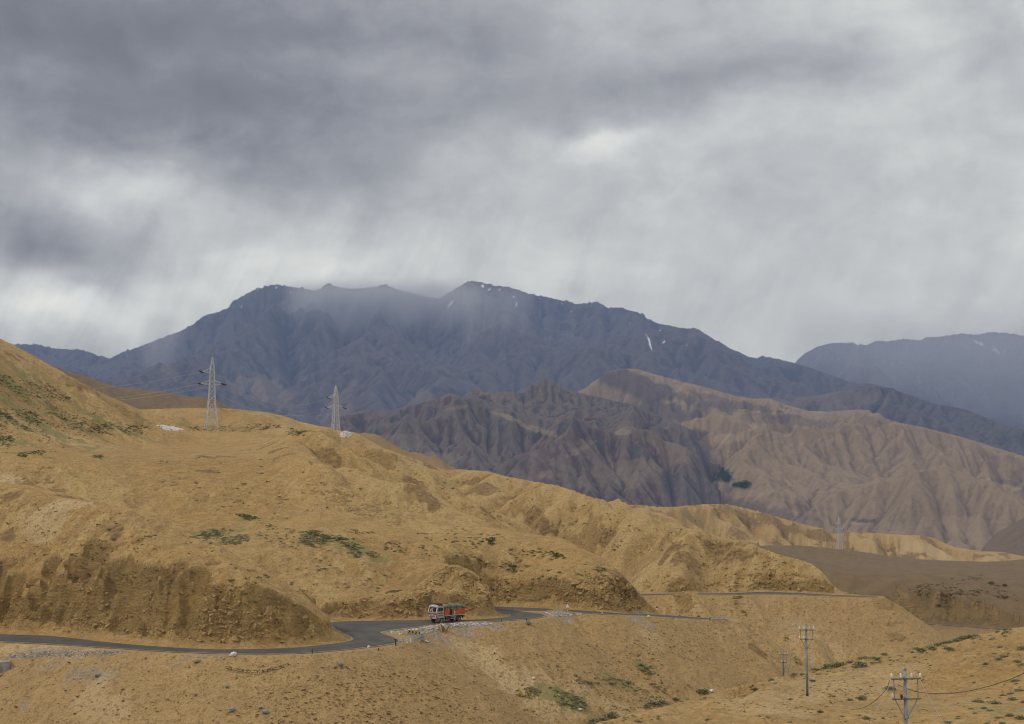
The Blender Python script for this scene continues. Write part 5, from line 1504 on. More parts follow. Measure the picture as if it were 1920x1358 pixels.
    # wheels
    def wheel(x, y, s, twin):
        e = MB(); wd = 0.27
        offs = (0, -0.31 * s) if twin else (0,)
        w = None
        for k, o_ in enumerate(offs):
            e.lathe((0, o_, 0), [(0.30, -wd / 2), (0.46, -wd / 2), (0.51, -wd / 2 + 0.05), (0.51, wd / 2 - 0.05), (0.46, wd / 2), (0.30, wd / 2)], 24, 0, 'Y')
        w = e.build('wheel', rubber, T, False, (x, y, 0.51))
        e = MB(); e.lathe((0, s * 0.03, 0), [(0.31, -0.08), (0.31, 0.08), (0.24, 0.05), (0.12, 0.05), (0.11, 0.13), (0.03, 0.14)] if s > 0 else [(0.03, -0.14), (0.11, -0.13), (0.12, -0.05), (0.24, -0.05), (0.31, -0.08), (0.31, 0.08)], 20, 0, 'Y')
        e.build('rim', simple('dusty_rim', (0.33, 0.30, 0.26), 0.6, 0, 0.3), w)
    for s in (-1, 1):
        wheel(2.35, s * 1.02, s, False); wheel(-1.95, s * 1.02, s, True)
        b = MB()
        for k in range(8):
            a0 = math.pi * k / 8; a1 = math.pi * (k + 1) / 8
            b.add([(2.35 + 0.62 * math.cos(a0), s * 0.92, 0.52 + 0.62 * math.sin(a0)), (2.35 + 0.62 * math.cos(a0), s * 1.23, 0.52 + 0.62 * math.sin(a0)), (2.35 + 0.62 * math.cos(a1), s * 1.23, 0.52 + 0.62 * math.sin(a1)), (2.35 + 0.62 * math.cos(a1), s * 0.92, 0.52 + 0.62 * math.sin(a1))], [(0, 1, 2, 3)])
        mg = b.build('mudguard', cream, T); sm = mg.modifiers.new('thick', 'SOLIDIFY'); sm.thickness = 0.03
        b = MB(); b.tube((0.2, s * 0.86, 0.72), (1.15, s * 0.86, 0.72), 0.27, None, 14); b.build('fuel_tank', black, T)
        b = MB(); b.box((-2.95, s * 0.95, 0.80), (0.05, 0.44, 0.52)); b.build('mud_flap', black, T)
        b = MB()
        for z in (0.66, 0.90): b.box((-0.55, s * 1.14, z), (1.35, 0.04, 0.09))
        b.build('side_guard', grey, T)
    b = MB(); b.bbox((-3.42, 0, 0.82), (0.10, 2.2, 0.16), 0.02); b.build('rear_bumper', black, T)
    return T
truck = build_truck()
tag(truck, 'orange cargo truck with painted maroon cab and grey green tarpaulin on the road bend', 'truck')
TRK_Z = ZR + 0.02
p_tr = at_z(838, 1166.0, TRK_Z)
truck.location = p_tr
truck.scale = (0.93, 0.93, 0.96)
truck.rotation_euler = (0, 0, math.atan2(-0.70, -0.71))

# ------------------------------------------------------------------ lattice pylons
def build_pylon():
    T = empty('lattice_pylon', (0, 0, 0))
    H = 25.0
    def half(z):            # half width of the body
        return np.interp(z, [0, 9.5, 15.5, 21.0, 25.0], [2.0, 1.10, 0.88, 0.72, 0.06])
    b = MB()
    lv = [0, 3.6, 6.8, 9.6, 12.0, 13.9, 15.6, 17.7, 19.7, 21.6, 23.4, 25.0]
    cs = ((-1, -1), (1, -1), (1, 1), (-1, 1))
    for a, c in zip(lv[:-1], lv[1:]):
        ha, hc = half(a), half(c)
        th = 0.20 if a < 9 else 0.16
        for k, (sx, sy) in enumerate(cs):
            b.tube((sx * ha, sy * ha, a), (sx * hc, sy * hc, c), th, th, 4)
            tx, ty = cs[(k + 1) % 4]
            if a > 3.0:
                b.tube((sx * ha, sy * ha, a), (tx * hc, ty * hc, c), 0.09, 0.09, 4)
                b.tube((tx * ha, ty * ha, a), (sx * hc, sy * hc, c), 0.09, 0.09, 4)
            else:
                m_ = (Vector((sx * hc, sy * hc, c)) + Vector((tx * hc, ty * hc, c))) / 2
                b.tube((sx * ha, sy * ha, a + 0.2), m_, 0.06, 0.06, 4); b.tube((tx * ha, ty * ha, a + 0.2), m_, 0.06, 0.06, 4)
            b.tube((sx * hc, sy * hc, c), (tx * hc, ty * hc, c), 0.05, 0.05, 4)
    b.build('lattice_body', M_STEEL, T)
    ends = []
    for (s, z, L) in ((-1, 19.7, 3.5), (-1, 15.6, 4.0), (1, 15.6, 4.0)):
        b = MB()
        h0 = half(z); h1 = half(z + 1.4); tip = Vector((s * L, 0, z + 0.1))
        for sy in (-1, 1):
            b.tube((s * h0, sy * h0, z), tip, 0.12, 0.12, 4); b.tube((s * h1, sy * h1, z + 1.4), tip, 0.11, 0.11, 4)
            for k in (0.33, 0.66):
                p = Vector((s * h0, sy * h0, z)).lerp(tip, k); q = Vector((s * h1, sy * h1, z + 1.4)).lerp(tip, k); b.tube(p, q, 0.03, 0.03, 4)
        ca = b.build('cross_arm', M_STEEL, T)
        b = MB()
        for sgn in (-1, 1):
            d = Vector((0.85 * sgn, sgn * 0.5, -0.16 * sgn)).normalized()
            for k in range(9):
                c = tip + d * (0.02 + 0.11 * k)
                b.tube(c, c + d * 0.12, 0.27, 0.27, 8)
            b.tube(tip, tip + d * 1.2, 0.05, 0.05, 5)
        b.build('insulator_string', M_DARKFIT, ca)
        b = MB()
        pts = [tip + Vector((-1.0, -0.6, 0.15)), tip + Vector((-0.6, -0.35, -0.9)), tip + Vector((0, 0, -1.4)), tip + Vector((0.6, 0.35, -1.0)), tip + Vector((1.0, 0.6, -0.2))]
        b.path(pts, 0.04, 5); b.build('jumper_wire', M_WIRE, ca)
        ends.append(tip)
    for (sx, sy) in cs:
        b = MB(); b.box((sx * 2.1, sy * 2.1, 0.05), (0.6, 0.6, 0.5)); b.build('footing', M_CONC, T)
    return T, ends
pyl, PEND = build_pylon()
tag(pyl, 'tall grey lattice pylon on the hilltop beside white rubble', 'pylon', 'lattice pylons on the hills')
PYL = []
def set_pylon(o, u, v, d, vtop, rz):
    p = at_d(u, v, d)
    g = gz(p.x, p.y)
    top = at_d(u, vtop, d).z
    k = (top - g) / 25.0
    o.location = (p.x, p.y, g - 0.1); o.rotation_euler = (0, 0, rz); o.scale = (k, k, k)
    PYL.append(Matrix.LocRotScale(o.location, o.rotation_euler, o.scale))
set_pylon(pyl, 396, 808, 476, 669, 0.35)
pyl2 = copy_tree(pyl); tag(pyl2, 'smaller pylon farther off, standing on the ridge line next to a white heap', 'pylon')
set_pylon(pyl2, 629, 811, 752, 722, 0.55)
pyl3 = copy_tree(pyl); tag(pyl3, 'faint far pylon on the brown plain below the pale ridge', 'pylon')
set_pylon(pyl3, 1574, 1029, 1140, 970, 0.3)
def sag_line(p, q, sag, n=24):
    return [p.lerp(q, k / n) - Vector((0, 0, sag * 4 * (k / n) * (1 - k / n))) for k in range(n + 1)]
wdef = [('top left arm', 0), ('lower left arm', 1), ('lower right arm', 2)]
for nm, k in wdef:
    a = PYL[0] @ PEND[k]; c = PYL[1] @ PEND[k]
    b = MB(); b.path(sag_line(a, c, 7.0), 0.055, 5)
    tag(b.build('power_line', M_WIRE), 'thin conductor strung between the two hilltop pylons from the %s' % nm, 'power line', 'conductors between the pylons')
    off = at_d(-120, 742, 760) + Vector((0, 4.0 * k, 8.0 if k == 0 else 2.0))
    b = MB(); b.path(sag_line(a, off, 6.0), 0.055, 5)
    tag(b.build('power_line', M_WIRE), 'thin conductor from the %s of the nearest pylon to behind the left hill' % nm, 'power line', 'conductors leaving behind the hill')

# ------------------------------------------------------------------ utility poles
INS = [(0.035, 0.0), (0.04, 0.05), (0.085, 0.07), (0.05, 0.12), (0.075, 0.15), (0.05, 0.20), (0.062, 0.23), (0.03, 0.30)]
def build_pole(H, arm, gap, lower=(0,), red=None, black_base=0.0, r0=0.145, r1=0.115, brace=True, top_ins=(0, 1, 2, 3)):
    T = empty('utility_pole', (0, 0, 0))
    zt = H - 0.55
    b = MB(); b.tube((0, 0, -0.6), (0, 0, H), r0, r1, 14); b.lathe((0, 0, H), [(r1 * 1.02, 0), (r1 * 0.8, 0.10), (0.02, 0.20)], 12); b.tube((0, 0, H + 0.15), (0, 0, H + 0.5), 0.015, 0.012, 5)
    b.build('shaft', M_POLE, T, True)
    if black_base:
        b = MB(); b.tube((0, 0, -0.6), (0, 0, black_base), r0 + 0.006, r0 + 0.003, 14); b.build('painted_base', M_BLACK, T, True)
    for i, (z, L) in enumerate(((zt, arm), (zt - gap, arm * 0.94))):
        b = MB(); b.box((0, -0.15, z), (L, 0.075, 0.075)); b.box((0, -0.04, z), (0.30, 0.12, 0.10)); ca = b.build('cross_arm', M_POLEDARK, T)
        if i == 0:
            for j in top_ins:
                x = (-0.48, -0.17, 0.19, 0.48)[j] * L
                b = MB(); b.lathe((0, 0, 0), [(r * (1.25 if j in (0, 3) else 1.0), zz * 1.15) for r, zz in INS], 12)
                b.build('insulator', M_WHITEPORC, ca, True, (x, -0.15, z + 0.0375))
        else:
            for j in lower:
                b = MB(); b.lathe((0, 0, 0), [(r * 1.2, zz * 1.1) for r, zz in INS], 12); b.build('insulator', M_WHITEPORC, ca, True, ((-0.49, -0.2, 0.3)[j] * L, -0.15, z + 0.0375))
            if red is not None:
                b = MB(); b.lathe((0, 0, 0), [(r * 1.5, zz * 1.0) for r, zz in INS], 12); b.build('insulator', M_REDBROWN, ca, True, (red * L, -0.15, z + 0.0375))
    if brace:
        b = MB()
        for s in (-1, 1):
            b.tube((s * arm * 0.40, -0.12, zt), (s * arm * 0.40, -0.12, zt - gap), 0.035, 0.035, 6)
            b.tube((s * arm * 0.38, -0.12, zt - gap), (s * 0.10, -0.05, zt - gap * 1.95), 0.035, 0.035, 6)
        b.box((0, 0, zt - gap * 1.95), (0.42, 0.30, 0.07))
        b.build('brace', M_POLE, T)
    return T
def place_pole(T, u, d, vtop, H, rz):
    a, _ = ray(u, 1200)
    x, y = d * math.sin(a), d * math.cos(a)
    T.location = (x, y, at_d(u, vtop, d).z - H); T.rotation_euler = (0, 0, rz)
    return T.location
def pole_height(u, d, vtop):
    a, _ = ray(u, 1200)
    return at_d(u, vtop, d).z - gz(d * math.sin(a), d * math.cos(a))
H1 = pole_height(1695.5, 100, 1257)
up1 = build_pole(H1, 2.05, 1.32, (0,), -0.17)
tag(up1, 'large grey utility pole in front, carrying two cross arms and a black cable', 'utility pole', 'utility poles')
place_pole(up1, 1695.5, 100, 1257, H1, 0.10)
H2 = pole_height(1512, 166, 1172)
up2 = build_pole(H2, 1.72, 1.02, (0, 1), None, 0.95, 0.15, 0.12)
tag(up2, 'grey utility pole with black painted foot standing on the bare foreground slope', 'utility pole', 'utility poles')
place_pole(up2, 1512, 166, 1172, H2, 0.08)
h3 = hit(1469, 1260); d3 = math.hypot(h3.x, h3.y) - 1.5
H3 = pole_height(1468, d3, 1222)
up3 = build_pole(H3, 15.5 * d3 / FPX, 19.0 * d3 / FPX * 0.72, (1,), None, 0, 0.13, 0.11, True, (0, 2, 3))
tag(up3, 'distant grey utility pole half hidden behind the green shrub line', 'utility pole', 'utility poles')
place_pole(up3, 1468, d3, 1222, H3, 0.05)
b = MB()
p = at_d(1484.5, 1224, d3 - 1.0); q = at_d(1477.5, 1264, d3 - 2.0)
b.tube(q + (q - p) * 0.4, p, 0.08, 0.07, 8); b.box(p + Vector((0, 0, -0.1)), (0.9, 0.07, 0.07)); b.lathe(q + Vector((-0.16, 0, 0.6)), [(r * 1.6, z_ * 1.5) for r, z_ in INS], 8)
tag(b.build('stay_pole', M_POLE), 'thin leaning stay pole beside the half hidden utility pole', 'stay pole')
# wires of the front pole
def pole_pt(T, x, z):
    return Matrix.Translation(T.location) @ Matrix.Rotation(T.rotation_euler.z, 4, 'Z') @ Vector((x, -0.15, z))
zt1 = H1 - 0.55
def ground_end(u, v):
    h = hit(u, v, 50)
    return h if h is not None else at_d(u, v, 95)
a = pole_pt(up1, -0.98, zt1 - 0.1)
b = MB(); b.tube(a, at_d(1618, 1385, 98), 0.018, 0.018, 6); tag(b.build('stay_wire', M_WIRE), 'taut stay wire running down left from the front pole arm', 'stay wire', 'stay wires of the front pole')
a2 = pole_pt(up1, 0.95, zt1 - 0.1)
b = MB(); b.tube(a2, at_d(1790, 1395, 98), 0.020, 0.020, 6); tag(b.build('stay_wire', M_WIRE), 'taut stay wire running down right from the front pole arm', 'stay wire', 'stay wires of the front pole')
pts = [at_d(u, v, d) for (u, v, d) in ((1668, 1275, 100), (1664, 1288, 101), (1655, 1300, 103), (1642, 1313, 107), (1628, 1323, 112), (1612, 1329, 118), (1595, 1331, 124))]
pts = [Vector(q) for q in catmull([list(p) for p in pts], 5)]
b = MB(); b.path(pts, 0.018, 6); tag(b.build('loose_cable', M_CABLE), 'slack black cable drooping left from the front pole towards the ground', 'cable')
pts = [at_d(u, v, d) for (u, v, d) in ((1683, 1284, 100), (1700, 1291, 100), (1716, 1296.5, 99), (1740, 1300, 97), (1775, 1300.5, 95), (1810, 1297, 93), (1850, 1288, 91), (1890, 1275.5, 89), (1925, 1260, 87), (1975, 1236, 84))]
pts = [Vector(q) for q in catmull([list(p) for p in pts], 5)]
b = MB(); b.path(pts, 0.021, 6); tag(b.build('sagging_cable', M_CABLE), 'black cable sagging from the front pole out of the right edge', 'cable')
# ------------------------------------------------------------------ scattering
def in_poly(u, v, P):
    c = False; n = len(P); j = n - 1
    for i in range(n):
        if (P[i][1] > v) != (P[j][1] > v) and u < (P[j][0] - P[i][0]) * (v - P[i][1]) / (P[j][1] - P[i][1]) + P[i][0]:
            c = not c
        j = i
    return c
_rs = random.Random(77)
def sample(P, n, clump=0.0, seed=0):
    us = [p[0] for p in P]; vs = [p[1] for p in P]
    out = []; tries = 0
    while len(out) < n and tries < n * 12:
        tries += 1
        u = _rs.uniform(min(us), max(us)); v = _rs.uniform(min(vs), max(vs))
        if not in_poly(u, v, P): continue
        h = hit(u, v)
        if h is None: continue
        if clump:
            k = float(perlin(np.array([h.x / 7.0]), np.array([h.y / 7.0]), 400 + seed)[0])
            if k < _rs.uniform(-0.6, 0.9) * clump: continue
        out.append(h)
    return out
def ellipse(u, v, ru, rv, rot=0.0, n=14):
    c, s = math.cos(rot), math.sin(rot)
    return [(u + ru * math.cos(t) * c - rv * math.sin(t) * s, v + ru * math.cos(t) * s + rv * math.sin(t) * c) for t in np.linspace(0, 2 * math.pi, n, endpoint=False)]
def off_road(h, m=0.4):
    for rf in RF:
        ok, D, _ = rf.sample(np.array([h.x]), np.array([h.y]))
        if ok[0] and D[0] < m: return False
    return True
def merged(name, variants, items, mat, smooth=False):
    """items: (location, scale xyz, rz, tone or None) -> one mesh; variants: (verts, faces, tone or None)"""
    V, F, T = [], [], []
    off = 0
    for (loc, sc, rz, tone) in items:
        vv, ff, tt = variants[_rs.randrange(len(variants))]
        c, s = math.cos(rz), math.sin(rz)
        p = vv * np.array(sc)
        q = np.empty_like(p)
        q[:, 0] = p[:, 0] * c - p[:, 1] * s + loc[0]; q[:, 1] = p[:, 0] * s + p[:, 1] * c + loc[1]; q[:, 2] = p[:, 2] + loc[2]
        V.append(q); F.append(ff + off); off += len(vv)
        T.append(np.full(len(vv), tone) if tt is None else np.clip(tt + (tone or 0), 0, 1))
    V = np.vstack(V); F = np.vstack(F); T = np.concatenate(T)
    me = bpy.data.meshes.new(name)
    k = F.shape[1]
    me.vertices.add(len(V)); me.vertices.foreach_set('co', V.astype(np.float32).ravel())
    me.loops.add(F.size); me.loops.foreach_set('vertex_index', F.astype(np.int32).ravel())
    me.polygons.add(len(F)); me.polygons.foreach_set('loop_start', np.arange(0, F.size, k, dtype=np.int32))
    me.polygons.foreach_set('use_smooth', np.full(len(F), smooth, dtype=bool))
    me.update(calc_edges=True)
    a = me.attributes.new('tone', 'FLOAT', 'POINT'); a.data.foreach_set('value', T.astype(np.float32))
    me.materials.append(mat)
    return link(bpy.data.objects.new(name, me))
def rock_variant(seed):
    rr = random.Random(seed)
    bm = bmesh.new(); bmesh.ops.create_icosphere(bm, subdivisions=1, radius=0.5)
    bm.verts.index_update()
    v = np.array([v.co for v in bm.verts]); f = np.array([[x.index for x in q.verts] for q in bm.faces]); bm.free()
    v *= np.array([rr.uniform(0.7, 1.2) for _ in range(len(v))])[:, None]
    v[:, 2] *= rr.uniform(0.5, 0.9)
    return v, f, None
ROCKS = [rock_variant(s) for s in range(10)]
def shard_variant(seed):
    """angular block: hull of a dozen points, tumbled"""
    rr = random.Random(seed)
    bm = bmesh.new()
    for _ in range(11):
        v = Vector((rr.gauss(0, 1), rr.gauss(0, 1), rr.gauss(0, 1))).normalized() * rr.uniform(0.38, 0.62)
        bm.verts.new((v.x * rr.uniform(0.8, 1.3), v.y * 0.9, v.z * 0.8))
    r = bmesh.ops.convex_hull(bm, input=bm.verts[:])
    bmesh.ops.delete(bm, geom=[g for g in set(r['geom_interior'] + r['geom_unused']) if isinstance(g, bmesh.types.BMVert)], context='VERTS')
    bmesh.ops.triangulate(bm, faces=bm.faces[:])
    bmesh.ops.rotate(bm, cent=(0, 0, 0), matrix=Matrix.Rotation(rr.uniform(-0.9, 0.9), 3, 'X') @ Matrix.Rotation(rr.uniform(-0.9, 0.9), 3, 'Y'), verts=bm.verts[:])
    bm.verts.index_update()
    v = np.array([q.co for q in bm.verts]); f = np.array([[x.index for x in q.verts] for q in bm.faces]); bm.free()
    return v, f, None
SHARDS = [shard_variant(s) for s in range(16)]
def leaf_variant(seed, n, leaf, flat=0.6, stem=True):
    """a cushion of leaf-sized faces through a dome one metre wide"""
    rg = np.random.default_rng(seed)
    V, F, T = [], [], []
    lobes = [(rg.uniform(-0.28, 0.28), rg.uniform(-0.28, 0.28), rg.uniform(0.18, 0.34)) for _ in range(5)] + [(0, 0, 0.36)]
    for i in range(n):
        lx, ly, lr = lobes[rg.integers(len(lobes))]
        d = rg.normal(size=3); d /= np.linalg.norm(d); d[2] = abs(d[2])
        r = lr * rg.uniform(0.55, 1.05)
        p = np.array([lx + d[0] * r, ly + d[1] * r, d[2] * r * flat * 1.7 + 0.02])
        a = rg.normal(size=3); a += d * 0.8; a /= np.linalg.norm(a)
        b_ = np.cross(a, rg.normal(size=3)); b_ /= np.linalg.norm(b_)
        L = leaf * rg.uniform(0.6, 1.5); w = L * 0.45
        o = len(V)
        V += [p - b_ * w * 0.5, p + a * L * 0.5 - b_ * w, p + a * L, p + a * L * 0.5 + b_ * w]
        F.append([o, o + 1, o + 2, o + 3]); t = rg.uniform(0.1, 0.9); T += [t] * 4
    return np.array(V), np.array(F), np.array(T)
TUFTS = [leaf_variant(s, 46, 0.20) for s in range(6)]
def tufts(name, label, polys, mat, smin, smax, clump=0.6, seed=0, hk=0.55):
    it = []
    for (P, n) in polys:
        for h in sample(P, n, clump, seed):
            if not off_road(h, 1.0): continue
            s = _rs.uniform(smin, smax) * _rs.uniform(0.7, 1.0)
            it.append(((h.x, h.y, h.z - 0.04 * s), (s * _rs.uniform(0.8, 1.5), s, s * _rs.uniform(hk * 0.7, hk * 1.3)), _rs.uniform(0, 6.28), _rs.uniform(-0.15, 0.15)))
    return tag(merged(name, TUFTS, it, mat), label, None, None, 'stuff')

# ------------------------------------------------------------------ loose stone and gravel
def stones(name, label, polys, mat, smin, smax, power=3.0, tone=(0, 1), flat=1.0):
    it = []
    for (P, n) in polys:
        for h in sample(P, n):
            if not off_road(h, 0.25): continue
            s = smin + (smax - smin) * _rs.random() ** power
            it.append(((h.x, h.y, h.z + s * 0.10), (s * _rs.uniform(0.8, 1.6), s, s * _rs.uniform(0.6, 1.1) * flat), _rs.uniform(0, 6.28), _rs.uniform(*tone)))
    return tag(merged(name, SHARDS, it, mat), label, None, None, 'stuff')
WEDGE = [(716, 1186), (760, 1177.5), (812, 1172), (850, 1168), (905, 1166.5), (925, 1171), (880, 1175), (845, 1178), (805, 1186), (775, 1190), (748, 1191)]
stones('gravel', 'pale crushed gravel heaped along the road edge', [(WEDGE, 1100), ([(720, 1185), (760, 1178), (812, 1172), (850, 1168), (850, 1171), (800, 1176), (745, 1187)], 500), ([(852, 1168), (905, 1166.5), (925, 1171), (880, 1174), (850, 1176)], 500),
        ([(1000, 1148), (1041, 1148), (1079, 1150), (1110, 1153), (1060, 1156), (1022, 1156)], 450)], M_GRAVEL, 0.08, 0.42, 3.0, (0.30, 1.0))
stones('gravel', 'dark grey gravel strip below the left road', [([(15, 1226), (60, 1222), (120, 1221), (200, 1220), (245, 1223), (200, 1230), (100, 1232), (20, 1234)], 900), ([(95, 1238), (210, 1243), (235, 1268), (180, 1287), (120, 1262)], 130), ([(0, 1300), (14, 1305), (60, 1335), (50, 1345)], 50)], M_GRAVEL, 0.07, 0.32, 3.0, (0.0, 0.75))
stones('loose_stones', 'broken ochre stones scattered over the slopes', [
    ([(0, 1232), (560, 1232), (720, 1215), (830, 1195), (1000, 1240), (1080, 1358), (0, 1358)], 1700), ([(480, 1290), (640, 1250), (860, 1260), (1000, 1330), (1000, 1358), (480, 1358)], 2200),
    ([(1010, 1240), (1230, 1235), (1300, 1290), (1180, 1335), (1060, 1330)], 1300), ([(1200, 1122), (1640, 1122), (1740, 1180), (1580, 1240), (1260, 1240)], 1200),
    ([(0, 930), (260, 965), (420, 1040), (560, 1130), (560, 1200), (0, 1180)], 1900), ([(890, 1075), (1190, 1100), (1200, 1150), (900, 1135)], 300), ([(640, 1125), (880, 1070), (900, 1130), (800, 1160), (640, 1162)], 250), ([(440, 1330), (1120, 1200), (1330, 1165), (1330, 1230), (900, 1240)], 700)], M_SCREE, 0.08, 0.55, 5.5, (0.0, 0.85), 0.8)
stones('loose_stones', 'small pale stones on the foreground slope', [([(1130, 1358), (1400, 1290), (1640, 1238), (1920, 1185), (1920, 1358)], 650)], M_SCREE, 0.05, 0.20, 3.0, (0.4, 1.0))

# broken rock standing out of the road cuttings
def cut_rock_mat():
    m, t, b_ = new_mat('cutting_rock')
    pos = t.new('ShaderNodeNewGeometry').outputs['Position']
    n = t.noise(t.scale(pos, (0.6, 0.6, 1.2)), 1.2, 6, 0.7, 0.8)
    c = t.ramp(n, [(0.34, (0.165, 0.110, 0.042)), (0.46, (0.300, 0.203, 0.082)), (0.60, (0.385, 0.265, 0.110)), (0.72, (0.43, 0.31, 0.145))])
    t.put(b_.inputs['Base Color'], c); b_.inputs['Roughness'].default_value = 0.95
    return m
def cut_rocks(polys):
    it = []
    for (P, n, lo, hi) in polys:
        for h in sample(P, n, 0.75, 9):
            if not off_road(h, 1.2): continue
            s = lo + (hi - lo) * _rs.random() ** 3.0
            it.append(((h.x, h.y + s * 0.12, h.z - s * 0.10), (s * _rs.uniform(0.7, 1.5), s * _rs.uniform(0.7, 1.2), s * _rs.uniform(0.7, 1.5)), _rs.uniform(0, 6.28), 0.5))
    return tag(merged('cutting_rock', SHARDS, it, cut_rock_mat()), 'jagged rock ribs and blocks standing out of the road cuttings', None, None, 'stuff')
cut_rocks([([(0, 1095), (150, 1090), (300, 1105), (420, 1095), (520, 1115), (590, 1150), (630, 1190), (560, 1200), (380, 1205), (200, 1192), (0, 1176)], 650, 0.3, 1.1), ([(250, 1100), (420, 1090), (520, 1120), (560, 1160), (420, 1190), (300, 1170)], 180, 0.3, 1.0),
           ([(640, 1130), (790, 1105), (840, 1068), (870, 1075), (895, 1115), (900, 1140), (860, 1158), (640, 1160)], 420, 0.35, 1.3), ([(810, 1070), (850, 1062), (885, 1085), (898, 1125), (860, 1140), (820, 1120)], 220, 0.4, 1.4),
           ([(895, 1085), (1080, 1075), (1190, 1100), (1205, 1145), (1050, 1138), (900, 1132)], 560, 0.35, 1.4), ([(1090, 1075), (1190, 1090), (1206, 1145), (1100, 1142)], 260, 0.4, 1.6),
           ([(1200, 1078), (1510, 1072), (1556, 1105), (1540, 1110), (1210, 1110)], 520, 0.4, 1.6)])
# ------------------------------------------------------------------ ground scrub (uncountable)
tufts('scrub', 'dry green scrub tufts in bands on the upper left slope', [(ellipse(60, 728, 75, 16, 0.25), 150), (ellipse(130, 792, 150, 13, 0.16), 330), (ellipse(40, 788, 60, 14), 120), (ellipse(15, 828, 25, 12), 60), (ellipse(60, 851, 26, 5, -0.1), 60), (ellipse(186, 856, 10, 5), 20),
      (ellipse(225, 803, 60, 8), 90), (ellipse(450, 803, 70, 9, -0.05), 120), (ellipse(375, 806, 25, 6), 40), (ellipse(555, 811, 25, 7, 0.15), 50), (ellipse(510, 800, 20, 6), 30)], M_DGREEN, 0.45, 1.25, 0.7, 1)
tufts('scrub', 'grey green scrub in the fold of the middle slope', [(ellipse(410, 1005, 62, 16, 0.1), 300), (ellipse(600, 1015, 40, 14, 0.2), 200), (ellipse(540, 1010, 60, 20, 0.1), 90), (ellipse(640, 1030, 40, 12, 0.3), 90)], M_SAGE, 0.45, 1.0, 0.6, 2)
tufts('scrub', 'dark green scrub lines on the middle slope', [(ellipse(470, 972, 28, 5, 0.3), 90), (ellipse(510, 988, 16, 4, 0.3), 20), (ellipse(612, 1004, 40, 6, 0.18), 110), (ellipse(660, 1022, 25, 5, 0.2), 40), (ellipse(700, 1040, 14, 5, 0.3), 25), (ellipse(690, 1008, 50, 12, 0.2), 40), (ellipse(760, 1030, 60, 14, 0.3), 40), (ellipse(735, 1108, 26, 4, -0.2), 40)], M_DGREEN, 0.4, 0.95, 0.4, 3)
tufts('scrub', 'dark specks of scrub on the spurs above the road', [([(780, 990), (880, 985), (1000, 1025), (1140, 1065), (1170, 1095), (1000, 1085), (880, 1050), (790, 1060)], 190), (ellipse(940, 1020, 30, 9, 0.3), 40), (ellipse(1020, 1040, 45, 10, 0.2), 60), (ellipse(960, 1065, 30, 6), 16),
      ([(700, 860), (850, 885), (1000, 905), (1110, 935), (1400, 1030), (1500, 1065), (1380, 1072), (1200, 1055), (1080, 1025), (900, 965)], 260), ([(60, 940), (250, 965), (400, 1040), (560, 1130), (300, 1100), (60, 1080)], 60), ([(300, 840), (640, 820), (700, 960), (500, 980), (300, 930)], 90), ([(400, 1060), (600, 1030), (760, 1080), (640, 1150), (520, 1100)], 60)], M_DGREEN, 0.4, 1.15, 0.5, 4)
tufts('scrub', 'dark scrub patches on the shaded brown plain', [([(1700, 1100), (1760, 1092), (1880, 1098), (1895, 1135), (1850, 1142), (1740, 1138)], 260), (ellipse(1828, 1083, 24, 4, -0.1), 26), (ellipse(1790, 1088, 18, 4), 14), (ellipse(1733, 1098, 10, 5), 9), (ellipse(1754, 1097, 8, 3), 6), (ellipse(1852, 1097, 10, 5, -0.4), 12), (ellipse(1738, 1129, 8, 3), 8),
      (ellipse(1890, 1122, 26, 8), 36), (ellipse(1510, 1031, 85, 6, 0.05), 70), (ellipse(1600, 1041, 60, 6, 0.1), 24), (ellipse(1640, 1050, 60, 8, 0.2), 16)], M_DGREEN, 0.5, 1.6, 0.05, 5, 0.55)
tufts('scrub', 'sage scrub on the stony floor of the ravine', [(ellipse(1040, 1308, 60, 16, 0.25), 230), (ellipse(1130, 1278, 60, 10, 0.1), 80), (ellipse(1210, 1255, 18, 10, 0.4), 50), (ellipse(1250, 1300, 40, 8, 0.5), 30), (ellipse(1180, 1300, 80, 18, 0.3), 60)], M_SAGE, 0.3, 0.8, 0.3, 6)
tufts('scrub', 'tiny dry tufts sprinkled over the foreground slope', [([(1130, 1356), (1400, 1290), (1640, 1240), (1920, 1190), (1920, 1356)], 420), ([(1240, 1122), (1640, 1122), (1720, 1175), (1560, 1235), (1260, 1235)], 160), ([(300, 1260), (1000, 1240), (1060, 1350), (300, 1350)], 40)], M_DGREEN, 0.14, 0.42, 0.5, 7)
tufts('scrub', 'sage tufts in a band along the crest of the foreground slope', [([(1110, 1358), (1250, 1318), (1400, 1287), (1520, 1261), (1600, 1244), (1710, 1224), (1800, 1201), (1900, 1180), (1900, 1190), (1800, 1213), (1710, 1234), (1600, 1256), (1520, 1271), (1400, 1294), (1250, 1330), (1150, 1358)], 330)], M_SAGE, 0.30, 0.95, 0.5, 12)
tufts('scrub', 'thin green tufts over the upper left slope', [([(0, 700), (60, 705), (180, 775), (290, 803), (150, 820), (0, 800)], 420), ([(0, 800), (200, 810), (120, 850), (0, 850)], 120)], M_DGREEN, 0.35, 0.9, 0.45, 13)
tufts('scrub', 'yellow green scrub in the gully below the far road', [(ellipse(1383, 1120, 10, 3), 26), (ellipse(1380, 1130, 4, 5, 0.3), 10), (ellipse(1394, 1150, 5, 8, -0.5), 22), (ellipse(1475, 1197, 5, 6), 10), (ellipse(1494, 1240, 6, 14, -0.4), 20), (ellipse(1600, 1113, 14, 2), 14), (ellipse(980, 1302, 18, 6, 0.4), 24), (ellipse(1268, 1117.5, 6, 2), 8)], M_YGREEN, 0.3, 0.9, 0.0, 8)

